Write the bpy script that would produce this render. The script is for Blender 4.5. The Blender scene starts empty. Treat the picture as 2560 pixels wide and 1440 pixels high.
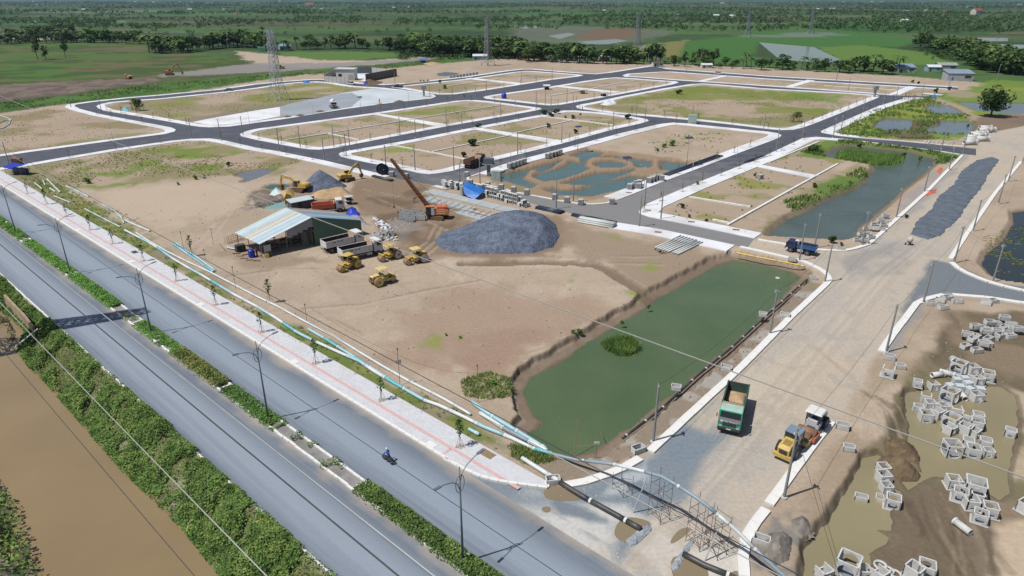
import bpy, math, random
import numpy as np
from mathutils import Vector, Matrix
from mathutils.geometry import tessellate_polygon
R = math.radians
rnd = random.Random(7)
rng = np.random.default_rng(11)
scene = bpy.context.scene
col = scene.collection

# ---------------------------------------------------------------- camera, sky, sun, exposure
HAZE = 0.36e-4
FPX, HOR, CAM_H = 1690.0,-8.0,45.0
PITCH = math.atan((720 - HOR) / FPX)
CP, SP = math.cos(PITCH), math.sin(PITCH)
cam = bpy.data.cameras.new('camera'); cam.sensor_width = 36; cam.lens = 36 * FPX / 2560
cam.clip_start = 0.5; cam.clip_end = 60000
cam_o = bpy.data.objects.new('camera', cam); col.objects.link(cam_o)
cam_o.location = (0,0, CAM_H); cam_o.rotation_euler = (R(90) - PITCH, 0,0)
scene.camera = cam_o
SUN_EL, SHADOW_AZ = 61.0,23.0                      # shadows fall towards +x and a little away
to_sun = Vector((-math.cos(R(SHADOW_AZ)) * math.cos(R(SUN_EL)),-math.sin(R(SHADOW_AZ)) * math.cos(R(SUN_EL)), math.sin(R(SUN_EL))))
world = bpy.data.worlds.new('World'); scene.world = world; world.use_nodes = True
wn = world.node_tree; sky = wn.nodes.new('ShaderNodeTexSky'); sky.sky_type = 'NISHITA'
sky.sun_disc = False; sky.sun_elevation = R(SUN_EL); sky.sun_rotation = math.atan2(to_sun.x, to_sun.y)
sky.air_density = 1.0; sky.dust_density = 1.2; sky.ozone_density = 1.5
wn.nodes['Background'].inputs['Strength'].default_value = 0.075
wn.links.new(sky.outputs[0], wn.nodes['Background'].inputs['Color'])
sun = bpy.data.lights.new('sun', 'SUN'); sun.energy = 4.9; sun.angle = R(0.5); sun.color = (1,0.965,0.915)
sun_o = bpy.data.objects.new('sun', sun); col.objects.link(sun_o)
sun_o.rotation_euler = to_sun.to_track_quat('Z', 'Y').to_euler(); sun_o.location = (-60,0,120)
scene.view_settings.view_transform = 'Standard'; scene.view_settings.look = 'None'
scene.view_settings.exposure = 0.0; scene.view_settings.gamma = 1.0
scene.render.engine = 'CYCLES'
scene.cycles.max_bounces = 5; scene.cycles.diffuse_bounces = 2; scene.cycles.glossy_bounces = 2
scene.cycles.transmission_bounces = 3; scene.cycles.volume_bounces = 0; scene.cycles.transparent_max_bounces = 6
scene.cycles.use_denoising = True

# ---------------------------------------------------------------- photo pixel -> place on the ground
def G(u, v, z=0.0):
    dx, dy = (u - 1280) / FPX, (720 - v) / FPX
    dz = -SP + dy * CP
    t = (CAM_H - z) / -dz
    return (dx * t, (CP + dy * SP) * t)
def P3(u, v, z=0.0):
    x, y = G(u, v, z); return Vector((x, y, z))
def GP(pts, z=0.0): return [G(u, v, z) for u, v in pts]
def project(x, y, z):
    z = z - CAM_H; zf = y * CP - z * SP; yu = y * SP + z * CP
    return 1280 + FPX * x / zf, 720 - FPX * yu / zf
def height_of(u, v, vt):
    """height of an upright thing whose foot is seen at (u, v) and whose top at row vt"""
    x, y = G(u, v); k = (720 - vt) / FPX
    # (y*SP + zz*CP) = k*(y*CP - zz*SP)
    zz = (k * y * CP - y * SP) / (CP + k * SP)
    return zz + CAM_H
def mpp(u, v):
    """metres per photo pixel at a ground point"""
    x, y = G(u, v); return (y * CP + CAM_H * SP) / FPX

def smooth01(t): t = np.clip(t, 0,1); return t * t * (3 - 2 * t)
_T = np.random.default_rng(5).random((256,256))
def vn(x, y):
    ix = np.floor(x).astype(np.int64); iy = np.floor(y).astype(np.int64)
    fx = x - ix; fy = y - iy; fx = fx * fx * (3 - 2 * fx); fy = fy * fy * (3 - 2 * fy)
    a = _T[ix & 255, iy & 255]; b = _T[(ix + 1) & 255, iy & 255]; c = _T[ix & 255,(iy + 1) & 255]; d = _T[(ix + 1) & 255,(iy + 1) & 255]
    return (a * (1 - fx) + b * fx) * (1 - fy) + (c * (1 - fx) + d * fx) * fy
def fbm(x, y, s, octv=3, ox=0.0):
    r = 0; a = 1.0; n = 0
    x = x / s + ox; y = y / s + ox * 1.7
    for _ in range(octv):
        r = r + a * vn(x, y); n += a; x = x * 2.03 + 17.1; y = y * 2.03 + 9.7; a *= .5
    return r / n
def sdist(poly, X, Y, margin=30.0):
    """signed distance to a closed polygon, >0 outside; far points get margin"""
    P = np.array(poly, float); out = np.full(X.shape, float(margin))
    x0, y0 = P.min(0) - margin; x1, y1 = P.max(0) + margin
    m = (X > x0) & (X < x1) & (Y > y0) & (Y < y1)
    if not m.any(): return out
    x = X[m]; y = Y[m]; d2 = np.full(x.shape, 1e18); ins = np.zeros(x.shape, bool)
    for i in range(len(P)):
        ax, ay = P[i]; bx, by = P[(i + 1) % len(P)]
        ex, ey = bx - ax, by - ay; L = ex * ex + ey * ey + 1e-12
        t = np.clip(((x - ax) * ex + (y - ay) * ey) / L, 0,1)
        d2 = np.minimum(d2,(x - ax - t * ex) ** 2 + (y - ay - t * ey) ** 2)
        if ay != by:
            c = ((ay > y) != (by > y)) & (x < ex * (y - ay) / (by - ay) + ax); ins ^= c
    d = np.sqrt(d2); d[ins] *= -1
    out[m] = np.clip(d, -1e9, margin); return out
def ldist(line, X, Y, margin=12.0):
    P = np.array(line, float); out = np.full(X.shape, float(margin))
    x0, y0 = P.min(0) - margin; x1, y1 = P.max(0) + margin
    m = (X > x0) & (X < x1) & (Y > y0) & (Y < y1)
    if not m.any(): return out
    x = X[m]; y = Y[m]; d2 = np.full(x.shape, 1e18)
    for i in range(len(P) - 1):
        ax, ay = P[i]; bx, by = P[i + 1]; ex, ey = bx - ax, by - ay; L = ex * ex + ey * ey + 1e-12
        t = np.clip(((x - ax) * ex + (y - ay) * ey) / L, 0,1)
        d2 = np.minimum(d2,(x - ax - t * ex) ** 2 + (y - ay - t * ey) ** 2)
    out[m] = np.minimum(np.sqrt(d2), margin); return out

# ---------------------------------------------------------------- colours and materials
def lin(c):
    c = c / 255.0
    return c / 12.92 if c <= 0.04045 else ((c + 0.055) / 1.055) ** 2.4
def C(r, g, b, k=1.45): return (lin(r) / k, lin(g) / k, lin(b) / k)      # a colour as it looks in full sun -> albedo
MATS = {}
def mat(name, rgb, rough=0.85, var=0.18, scale=3.0, bump=0.0, bscale=30.0, metal=0.0, spec=0.5, coords='obj', dirt=None, dirt_amt=0.35):
    if name in MATS: return MATS[name]
    m = bpy.data.materials.new(name); m.use_nodes = True; nt = m.node_tree; N = nt.nodes; L = nt.links
    b = N['Principled BSDF']; b.inputs['Roughness'].default_value = rough; b.inputs['Metallic'].default_value = metal
    b.inputs['Specular IOR Level'].default_value = spec
    if coords == 'obj':
        tc = N.new('ShaderNodeTexCoord').outputs['Object']
    else:
        tc = N.new('ShaderNodeNewGeometry').outputs['Position']
    n1 = N.new('ShaderNodeTexNoise'); n1.inputs['Scale'].default_value = scale; n1.inputs['Detail'].default_value = 5
    n1.inputs['Roughness'].default_value = .65
    L.new(tc, n1.inputs['Vector'])
    mix = N.new('ShaderNodeMix'); mix.data_type = 'RGBA'
    mr = N.new('ShaderNodeMapRange'); mr.inputs[1].default_value = .3; mr.inputs[2].default_value = .7
    L.new(n1.outputs['Fac'], mr.inputs[0]); L.new(mr.outputs[0], mix.inputs['Factor'])
    mix.inputs['A'].default_value = (*[c * (1 - var) for c in rgb],1); mix.inputs['B'].default_value = (*[min(c * (1 + var),.95) for c in rgb],1)
    outc = mix.outputs['Result']
    if dirt:
        n2 = N.new('ShaderNodeTexNoise'); n2.inputs['Scale'].default_value = scale * .37; n2.inputs['Detail'].default_value = 6
        L.new(tc, n2.inputs['Vector'])
        r2 = N.new('ShaderNodeMapRange'); r2.inputs[1].default_value = .48; r2.inputs[2].default_value = .72; r2.inputs[4].default_value = dirt_amt
        L.new(n2.outputs['Fac'], r2.inputs[0])
        m2 = N.new('ShaderNodeMix'); m2.data_type = 'RGBA'; L.new(r2.outputs[0], m2.inputs['Factor']); L.new(outc, m2.inputs['A'])
        m2.inputs['B'].default_value = (*dirt, 1); outc = m2.outputs['Result']
    L.new(outc, b.inputs['Base Color'])
    if bump > 0:
        nb = N.new('ShaderNodeTexNoise'); nb.inputs['Scale'].default_value = bscale; nb.inputs['Detail'].default_value = 3
        L.new(tc, nb.inputs['Vector'])
        bp = N.new('ShaderNodeBump'); bp.inputs['Strength'].default_value = bump; bp.inputs['Distance'].default_value = .05
        L.new(nb.outputs['Fac'], bp.inputs['Height']); L.new(bp.outputs[0], b.inputs['Normal'])
    MATS[name] = m; return m

# ---------------------------------------------------------------- mesh building
class MB:
    def __init__(s): s.v = []; s.f = []
    def add(s, vs, fs):
        o = len(s.v); s.v += [tuple(p) for p in vs]; s.f += [tuple(i + o for i in f) for f in fs]; return s
    def box(s, cx, cy, cz, sx, sy, sz, rz=0.0, rx=0.0, ry=0.0, top=1.0):
        """box centred at c; top <1 shrinks the upper face"""
        vs = []
        M = Matrix.Rotation(rz, 3, 'Z') @ Matrix.Rotation(ry, 3, 'Y') @ Matrix.Rotation(rx, 3, 'X')
        for z, k in ((-.5,1),(.5, top)):
            for x, y in ((-.5,-.5),(.5,-.5),(.5,.5),(-.5,.5)):
                p = M @ Vector((x * sx * k, y * sy * k, z * sz)); vs.append((cx + p.x, cy + p.y, cz + p.z))
        return s.add(vs, [(3,2,1,0),(4,5,6,7),(0,1,5,4),(1,2,6,5),(2,3,7,6),(3,0,4,7)])
    def bx(s, x0, x1, y0, y1, z0, z1): return s.box((x0 + x1) / 2,(y0 + y1) / 2,(z0 + z1) / 2, x1 - x0, y1 - y0, z1 - z0)
    def cyl(s, p0, p1, r0, r1=None, n=8, cap=True):
        p0 = Vector(p0); p1 = Vector(p1); r1 = r0 if r1 is None else r1
        d = (p1 - p0).normalized(); a = d.orthogonal().normalized(); b = d.cross(a)
        vs = []
        for p, r in ((p0, r0),(p1, r1)):
            for i in range(n):
                t = 2 * math.pi * i / n; vs.append(p + a * (r * math.cos(t)) + b * (r * math.sin(t)))
        fs = [(i, (i + 1) % n, n + (i + 1) % n, n + i) for i in range(n)]
        if cap: fs += [tuple(range(n))[::-1], tuple(range(n, 2 * n))]
        return s.add(vs, fs)
    def ring(s, p0, p1, ro, ri, n=16):
        """pipe with a wall: open both ends"""
        p0 = Vector(p0); p1 = Vector(p1); d = (p1 - p0).normalized(); a = d.orthogonal().normalized(); b = d.cross(a); vs = []
        for p, r in ((p0, ro),(p1, ro),(p1, ri),(p0, ri)):
            for i in range(n):
                t = 2 * math.pi * i / n; vs.append(p + a * (r * math.cos(t)) + b * (r * math.sin(t)))
        fs = [(k * n + i, k * n + (i + 1) % n, ((k + 1) % 4) * n + (i + 1) % n, ((k + 1) % 4) * n + i) for k in range(4) for i in range(n)]
        return s.add(vs, fs)
    def tube(s, pts, r, n=6):
        P = [Vector(p) for p in pts]; vs = []; prev = None
        for i, p in enumerate(P):
            d = (P[min(i + 1, len(P) - 1)] - P[max(i - 1,0)]).normalized()
            a = (prev - d * prev.dot(d)).normalized() if prev is not None else d.orthogonal().normalized()
            prev = a; b = d.cross(a)
            for k in range(n):
                t = 2 * math.pi * k / n; vs.append(p + a * (r * math.cos(t)) + b * (r * math.sin(t)))
        fs = [(i * n + k, i * n + (k + 1) % n, (i + 1) * n + (k + 1) % n, (i + 1) * n + k) for i in range(len(P) - 1) for k in range(n)]
        fs += [tuple(range(n))[::-1], tuple(range((len(P) - 1) * n, len(P) * n))]
        return s.add(vs, fs)
    def prism(s, poly, z0, z1, bottom=False):
        """upright prism over a 2D polygon (any winding)"""
        P = [Vector((x, y, 0)) for x, y in poly]; n = len(P)
        tris = tessellate_polygon([P])
        vs = [(p.x, p.y, z0) for p in P] + [(p.x, p.y, z1) for p in P]
        fs = [up3(vs, (a + n, b + n, c + n)) for a, b, c in tris]
        if bottom: fs += [tuple(reversed(up3(vs, (a, b, c)))) for a, b, c in tris]
        fs += [(i, (i + 1) % n, n + (i + 1) % n, n + i) for i in range(n)]
        return s.add(vs, fs)
    def sheet(s, poly, z, holes=()):
        loops = [[Vector((x, y, 0)) for x, y in poly]] + [[Vector((x, y, 0)) for x, y in h] for h in holes]
        tris = tessellate_polygon(loops); vs = [(p.x, p.y, z) for l in loops for p in l]
        return s.add(vs, [up3(vs, t) for t in tris])
    def profile(s, pts, x0, x1, axis='y'):
        """side outline (a, z) extruded from x0 to x1 across; outline runs along `axis`"""
        n = len(pts); vs = []
        for q in (x0, x1):
            for a, z in pts: vs.append((q, a, z) if axis == 'y' else (a, q, z))
        tr = tessellate_polygon([[Vector((a, z, 0)) for a, z in pts]])
        fs = [tuple(t) for t in tr] + [tuple(i + n for i in reversed(t)) for t in tr]
        fs += [(i, (i + 1) % n, n + (i + 1) % n, n + i) for i in range(n)]
        return s.add(vs, fs)
    def lathe(s, prof, c=(0,0,0), n=16):
        vs = []; m = len(prof)
        for r, z in prof:
            for i in range(n):
                t = 2 * math.pi * i / n; vs.append((c[0] + r * math.cos(t), c[1] + r * math.sin(t), c[2] + z))
        fs = [(k * n + i, k * n + (i + 1) % n, (k + 1) * n + (i + 1) % n, (k + 1) * n + i) for k in range(m - 1) for i in range(n)]
        return s.add(vs, fs)
    def xf(s, M):
        s.v = [tuple(M @ Vector(p)) for p in s.v]; return s
    def build(s, name, m, parent=None, smooth=False, loc=None):
        me = bpy.data.meshes.new(name); me.from_pydata(s.v, [], s.f); me.update()
        me.materials.append(m)
        if smooth: me.polygons.foreach_set('use_smooth', [True] * len(me.polygons))
        o = bpy.data.objects.new(name, me); col.objects.link(o)
        if parent is not None: o.parent = parent
        if loc is not None: o.location = loc
        return o
def up3(vs, t):
    a, b, c = (vs[i] for i in t)
    return tuple(t) if (b[0] - a[0]) * (c[1] - a[1]) - (b[1] - a[1]) * (c[0] - a[0]) > 0 else (t[0], t[2], t[1])
def np_mesh(name, V, F, m, parent=None, colattr=None, smooth=False):
    """fast mesh from arrays; F is (n,3) or (n,4)"""
    me = bpy.data.meshes.new(name); V = np.asarray(V, np.float32); F = np.asarray(F, np.int32); k = F.shape[1]
    me.vertices.add(len(V)); me.vertices.foreach_set('co', V.ravel())
    me.loops.add(F.size); me.loops.foreach_set('vertex_index', F.ravel())
    me.polygons.add(len(F)); me.polygons.foreach_set('loop_start', np.arange(0, F.size, k, dtype=np.int32))
    me.polygons.foreach_set('loop_total', np.full(len(F), k, np.int32))
    if smooth: me.polygons.foreach_set('use_smooth', np.ones(len(F), bool))
    me.update(calc_edges=True)
    if colattr is not None:
        at = me.color_attributes.new('Col', 'FLOAT_COLOR', 'POINT')
        at.data.foreach_set('color', np.concatenate([colattr, np.ones((len(V),1))],1).astype(np.float32).ravel())
    me.materials.append(m); o = bpy.data.objects.new(name, me); col.objects.link(o)
    if parent is not None: o.parent = parent
    return o
def tag(o, label=None, cat=None, group=None, kind=None):
    if label: o['label'] = label
    if cat: o['category'] = cat
    if group: o['group'] = group
    if kind: o['kind'] = kind
    return o
def thing(name, label, cat, loc=(0,0,0), rz=0.0, group=None):
    o = bpy.data.objects.new(name, None); o.empty_display_size = .3; col.objects.link(o)
    o.location = loc; o.rotation_euler = (0,0, rz); return tag(o, label, cat, group)
def copy_tree(o, parent=None, kids=None):
    c = o.copy(); col.objects.link(c); c.parent = parent
    for ch in KIDS.get(o.name, ()): copy_tree(ch, c)
    return c
KIDS = {}
def index_kids(o):
    ch = [x for x in o.children]; KIDS[o.name] = ch
    for c in ch: index_kids(c)
def place(proto, first, loc, rz, label, scale=None, group=None):
    """first use moves the prototype itself, later uses are copies"""
    if first[0]: o = proto; first[0] = False
    else: o = copy_tree(proto)
    o.location = loc; o.rotation_euler = (0,0, rz); o['label'] = label
    if scale: o.scale = scale if hasattr(scale, '__len__') else (scale,) * 3
    if group: o['group'] = group
    return o
_ones = 'zeroth first second third fourth fifth sixth seventh eighth ninth tenth eleventh twelfth thirteenth fourteenth fifteenth sixteenth seventeenth eighteenth nineteenth'.split()
_tens = {20: 'twenty', 30: 'thirty', 40: 'forty', 50: 'fifty', 60: 'sixty', 70: 'seventy', 80: 'eighty', 90: 'ninety'}
def ordn(i):
    if i < 20: return _ones[i]
    t, u = i // 10 * 10, i % 10
    if t > 90: return '%dth' % i
    return (_tens[t][:-1] + 'ieth') if u == 0 else _tens[t] + '-' + _ones[u]
def offset_line(P, w, closed=False):
    """shift a world polyline sideways by w (left of its run is +)"""
    n = len(P); out = []
    for i in range(n):
        a = Vector(P[(i - 1) % n] if closed or i > 0 else P[i]); b = Vector(P[i]); c = Vector(P[(i + 1) % n] if closed or i < n - 1 else P[i])
        d1 = (b - a); d2 = (c - b)
        if d1.length < 1e-6: d1 = d2
        if d2.length < 1e-6: d2 = d1
        d1.normalize(); d2.normalize(); n1 = Vector((-d1.y, d1.x)); n2 = Vector((-d2.y, d2.x))
        m = n1 + n2
        if m.length < 1e-3: m = n1
        m.normalize(); k = min(1.0 / max(m.dot(n1),.35),2.5); out.append(tuple(b + m * (w * k)))
    return out
def area2(P): return sum(P[i][0] * P[(i + 1) % len(P)][1] - P[(i + 1) % len(P)][0] * P[i][1] for i in range(len(P)))
def chaikin(P, n=2):
    for _ in range(n):
        Q = []
        for i in range(len(P)):
            a, b = P[i], P[(i + 1) % len(P)]; Q += [(a[0] * .75 + b[0] * .25, a[1] * .75 + b[1] * .25),(a[0] * .25 + b[0] * .75, a[1] * .25 + b[1] * .75)]
        P = Q
    return P
def resample(P, step):
    P = [Vector(p) for p in P]; out = [P[0].copy()]; acc = 0
    for a, b in zip(P, P[1:]):
        L = (b - a).length; t = step - acc
        while t <= L: out.append(a.lerp(b, t / L)); t += step
        acc = (acc + L) % step
    return out
# ================================================================ the ground
# ---- water lines, traced from the photograph and laid out on the ground at each water's own level
WATER = {   # name: (level, bank width, bank kind, outline)
 'canal': (-2.4,4.7, 'slope', [(-300,700),(-20,770),(25,795),(62,832),(45,868),(57,880),(87,920),(130,960),(160,995),(210,1052),(240,1080),(250,1100),(325,1185),(400,1255),(475,1332),(562,1440),(700,1600),(150,1600),(100,1435),(57,1317),(37,1255),(0,1210),(-300,950)]),
 'green_pond': (-1.3,2.6, 'cut', [(1636,752),(1672,737),(1735,700),(1800,663),(1838,652),(1900,662),(1975,680),(1998,693),(1930,765),(1880,812),(1800,882),(1740,935),(1640,1010),(1560,1072),(1520,1100),(1485,1130),(1440,1137),(1400,1138),(1350,1112),(1318,1092),(1345,1072),(1357,1056),(1336,1038),(1327,1010),(1316,980),(1330,950),(1365,928),(1430,890),(1485,853),(1545,815),(1572,800),(1617,772)]),
 'grey_pond': (-.9,2.2, 'slope', [(2060,392),(2095,372),(2132,366),(2270,381),(2332,398),(2330,413),(2297,444),(2245,482),(2215,512),(2170,550),(2140,572),(2130,594),(2095,602),(1995,596),(1925,592),(1945,570),(1972,550),(2020,530),(2050,512),(2100,490),(2145,472),(2172,455),(2176,440),(2190,427),(2184,415),(2140,408),(2095,401)]),
 'weedy_pond': (-.6,1.2, 'cut', [(2532,532),(2535,560),(2517,590),(2502,612),(2465,637),(2457,665),(2482,692),(2505,702),(2600,715),(2720,720),(2720,520),(2600,525)]),
 'basin_west': (-.78,.8, 'slope', [(2157,1150),(2195,1142),(2202,1155),(2210,1167),(2222,1187),(2227,1220),(2250,1230),(2227,1275),(2232,1305),(2227,1325),(2180,1322),(2217,1345),(2212,1357),(2165,1382),(2175,1412),(2170,1470),(2006,1470),(2012,1392),(2015,1367),(2045,1342),(2070,1305),(2095,1260),(2132,1205),(2145,1180)]),
 'basin_east': (-.78,.8, 'slope', [(2262,1020),(2270,985),(2315,975),(2357,977),(2395,978),(2457,970),(2495,967),(2532,990),(2542,1027),(2542,1052),(2535,1105),(2525,1142),(2515,1185),(2517,1230),(2495,1250),(2445,1220),(2395,1200),(2365,1190),(2320,1192),(2282,1220),(2270,1227),(2240,1192),(2270,1192),(2307,1180),(2295,1155),(2272,1130),(2272,1095),(2275,1060)]),
 'lot_a': (-.75,1.3, 'cut', [(1245,440),(1290,430),(1322,424),(1312,440),(1302,448),(1340,464),(1325,472),(1290,462),(1255,452)]),
 'lot_b': (-.75,1.3, 'cut', [(1325,425),(1405,402),(1385,413),(1375,422),(1350,430)]),
 'lot_c': (-.75,1.3, 'cut', [(1455,410),(1430,405),(1425,413),(1400,423),(1362,433),(1340,440),(1343,448),(1362,455),(1393,452),(1440,438),(1472,423),(1458,416),(1465,400),(1485,395),(1507,384),(1470,377),(1430,392),(1460,398)]),
 'lot_d': (-.75,1.2, 'cut', [(1526 + 36 * math.cos(t),414 + 9 * math.sin(t)) for t in [k * math.pi / 8 for k in range(16)]]),
 'lot_e': (-.75,1.2, 'cut', [(1490,395),(1530,392),(1580,399),(1627,405),(1625,420),(1595,421),(1592,411),(1578,405),(1535,397)]),
 'lot_f': (-.75,1.3, 'cut', [(1660,405),(1715,410),(1705,417),(1675,429),(1657,427),(1655,417)]),
 'lot_g': (-.75,1.3, 'cut', [(1410,462),(1440,450),(1495,435),(1550,432),(1582,425),(1580,430),(1530,447),(1505,460),(1460,465)]),
 'lot_h': (-.75,1.3, 'cut', [(1400,478),(1450,477),(1540,452),(1580,442),(1617,447),(1595,460),(1562,472),(1512,485),(1475,494),(1400,490),(1365,478),(1385,474)]),
 'pond_p': (-.5,1.5, 'slope', [(2185,320),(2195,307),(2215,297),(2270,300),(2280,307),(2277,320),(2265,327),(2220,327)]),
 'pond_q': (-.5,1.5, 'slope', [(2317,320),(2350,315),(2355,302),(2420,306),(2435,317),(2432,325),(2410,337),(2357,336),(2320,330)]),
 'pond_r': (-.5,1.5, 'slope', [(2310,270),(2332,262),(2370,265),(2395,277),(2405,287),(2345,286)]),
 'pond_s': (-.5,1.5, 'slope', [(2390,255),(2435,257),(2600,260),(2640,284),(2507,285),(2440,277)]),
 'turquoise_pool': (-.35,.9, 'cut', [(651,517),(662,509),(690,504),(714,502),(726,508),(709,519),(690,523),(662,521)]),
 'green_pool': (-.35,.9, 'cut', [(660,470),(681,462),(709,461),(727,464),(709,470),(684,474)]),
 'grey_pool': (-.35,.9, 'cut', [(587,438),(615,429),(652,424),(690,425),(671,434),(634,449),(615,455),(602,457),(620,446),(596,442)]),
}
WPOLY = {k: GP(w[3], w[0]) for k, w in WATER.items()}
BASIN = GP([(2360,775),(2375,800),(2335,842),(2312,882),(2272,925),(2262,950),(2230,1000),(2195,1100),(2165,1147),(2120,1205),(2082,1245),(2042,1308),(2012,1350),(2005,1392),(2000,1500),(2900,1500),(2900,775)])
ERODE = GP([(1160,657),(1260,657),(1342,654),(1435,656),(1492,661),(1522,672),(1547,690),(1580,710),(1605,727),(1632,745)])
PIT = GP([(1640,622),(1680,607),(1697,608),(1690,622),(1655,632)])
PLOUGH = GP([(-200,225),(0,212),(150,204),(300,197),(390,196),(400,203),(330,212),(240,225),(100,243),(0,254),(-200,275)])

def height(X, Y):
    X = np.asarray(X, float); Y = np.asarray(Y, float)
    Z = np.zeros(X.shape)
    jag = (fbm(X, Y, 1.6,3,3.1) - .5)
    near = np.clip((260 - Y) / 120,0,1)
    soft = np.full(X.shape, 1.0)
    d = sdist(BASIN, X, Y, 8); base = -.58 - .14 * (fbm(X, Y, 5,3,8.0) - .5)
    Z = np.where(d < 0, base * smooth01((-d + jag * 1.2) / 2.2), Z)
    d = ldist(ERODE, X, Y, 6); Z = Z - .5 * smooth01((1.5 - d + jag * 1.3) / .7)
    d = sdist(PIT, X, Y, 6); Z = Z - .7 * smooth01((.6 - d + jag) / 1.2)
    d = sdist(PLOUGH, X, Y, 20); Z = Z + np.where(d < 2,1.0 * (fbm(X, Y, 4.5,3,1.0) - .45),0)
    for k, (zw, bw, kind, _) in WATER.items():
        d = sdist(WPOLY[k], X, Y, bw + 6) + jag * (1.1 if kind == 'cut' else 1.6) * min(1.0, bw / 2.0)
        t = d / bw
        if kind == 'cut':
            prof = np.where(t < .72, zw + (-zw) * .32 * np.clip(t, 0,1) / .72, zw * .68 * (1 - smooth01((t - .72) / .22)))
        else:
            prof = zw * (1 - smooth01(t * .5 + .5 * np.clip(t, 0,1)))
        prof = np.where(d < 0, zw - .06 + np.maximum(d, -6) * .22, prof)
        Z = np.where(t < 1, np.minimum(Z, prof), Z)
    return Z
def hz(x, y): return float(height(np.array([x]), np.array([y]))[0])

# ---- the sheet: rows and columns widen with distance, as the ground needs less detail further off
rows_v = np.concatenate([np.linspace(1560,330,430), np.linspace(328,30,150)[0:], np.array([24,18,13,9,6,3,1])])
ys = np.array([G(1280, v)[1] for v in rows_v])
ys = np.concatenate([[-120,-60,-25,0,12,22], ys, [9000,14000,25000]])
ys = np.unique(ys)
sc_f = np.linspace(-.735,.735,800)
ss = np.concatenate([[-3.5,-2.2,-1.5,-1.1,-.95,-.85,-.79], sc_f, [.79,.85,.95,1.1,1.5,2.2,3.5]])
HT = CAM_H * math.tan(PITCH)
S, YY = np.meshgrid(ss, ys); XX = S * (np.maximum(YY, 28) + HT)
ZZ = height(XX, YY)
# relief of the open ground
dens = np.clip((240 - YY) / 140,0,1)
SITE = GP([(-900,300),(0,283),(150,262),(400,240),(640,203),(760,186),(1000,168),(1180,152),(1290,143),(1420,153),(1650,160),(1900,170),(2250,190),(2440,205),(2700,232),(4500,330),(5200,1700),(-2600,1700)])
flat = np.zeros(XX.shape)

def paint_init():
    n1 = fbm(XX, YY, 90,4,1.0); n2 = fbm(XX * .5, YY, 260,3,5.0); n3 = fbm(XX, YY, 14,3,2.0)
    k = np.stack([np.full(XX.shape, c) for c in C(74,96,58)],-1)
    def mix(m, rgb):
        nonlocal k
        k = k * (1 - m[..., None]) + np.array(rgb) * m[..., None]
    n4 = fbm(XX * .35, YY * 1.3,120,4,6.0); mix(smooth01((n1 - .5) * 6), C(58,84,44)); mix(smooth01((n2 - .55) * 7) * .7, C(98,94,68)); mix(smooth01((n4 - .54) * 9) * .75, C(84,112,60)); mix(smooth01((.44 - n4) * 9) * .6, C(52,70,42)); mix(smooth01((n3 - .55) * 5) * .5, C(44,66,36))
    return k
K = paint_init()
def mixc(m, rgb):
    global K
    m = np.clip(m, 0,1)[..., None]; K = K * (1 - m) + np.array(rgb) * m
N_CO = fbm(XX, YY, 7,3,4.4); N_MD = fbm(XX, YY, 2.2,3,9.2); N_FI = fbm(XX, YY, .7,2,6.1); N_BG = fbm(XX, YY, 24,3,7.7)
def paint(px, rgb, soft=1.0, amt=1.0, patch=None, z=0.0, edge=1.0, world=None):
    """lay one kind of ground over an outline; patch=(noise, threshold, softness) makes it patchy"""
    d = sdist(world or GP(px, z), XX, YY, soft * 3 + 20) + (N_CO - .5) * 4 * soft * edge + (N_MD - .5) * 2 * soft * edge
    m = smooth01(.5 - d / (2 * soft)) * amt
    if patch is not None:
        n, th, sf = patch; m = m * smooth01((n - th) / sf + .5)
    mixc(m, C(*rgb)); return m
def streak(px, rgb, w=.6, amt=.5, soft=.3):
    d = ldist(GP(px), XX, YY, w + soft + 4) + (N_MD - .5) * .9
    mixc(smooth01((w - d) / soft + .5) * amt, C(*rgb))

# countryside beyond the site
paint([(-400,118),(0,112),(350,103),(420,130),(640,148),(660,168),(450,192),(150,205),(0,213),(-400,240)],(80,110,50),4)
paint([(-400,118),(0,112),(350,103),(420,130),(640,148),(660,168),(450,192),(0,213),(-400,240)],(112,98,62),4,.8,(fbm(XX * .6, YY * 1.4,26,3,2.2),.5,.12))
paint([(-400,118),(0,112),(350,103),(420,130),(640,148),(660,168),(450,192),(0,213),(-400,240)],(60,88,42),4,.8,(fbm(XX * .6, YY, 14,3,3.9),.54,.12))
paint([(-300,88),(0,84),(60,86),(210,88),(200,96),(90,100),(0,102),(-300,108)],(196,178,158),3)
paint([(700,130),(860,128),(1000,132),(1030,138),(880,150),(760,148),(700,138)],(92,122,60),3)
paint([(590,128),(640,132),(800,150),(920,152),(1130,136),(1130,141),(920,163),(760,168),(640,160),(600,145)],(190,168,142),3,1)
paint([(640,158),(800,158),(900,155),(1080,142),(1100,146),(920,162),(800,172),(640,182),(400,192),(400,186)],(148,142,138),2.5,.9)
paint([(-300,265),(0,255),(200,238),(420,205),(660,185),(820,172),(1000,163),(1130,150),(1140,155),(1000,172),(820,178),(700,192),(640,203),(400,238),(150,258),(0,282),(-300,300)],(84,116,52),4)
paint([(-300,265),(0,255),(420,205),(820,172),(1130,150),(1000,172),(640,203),(0,282)],(58,88,38),3,.7,(N_CO, .55,.2))
paint([(1280,62),(1480,66),(1700,78),(1640,95),(1520,112),(1400,108),(1290,100)],(106,112,96),8,.8)
paint([(1440,92),(1490,74),(1590,72),(1610,84),(1560,98),(1480,100)],(122,98,72),6)
paint([(1560,118),(1720,100),(1715,140),(1650,146),(1560,136)],(124,122,72),4)
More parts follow.
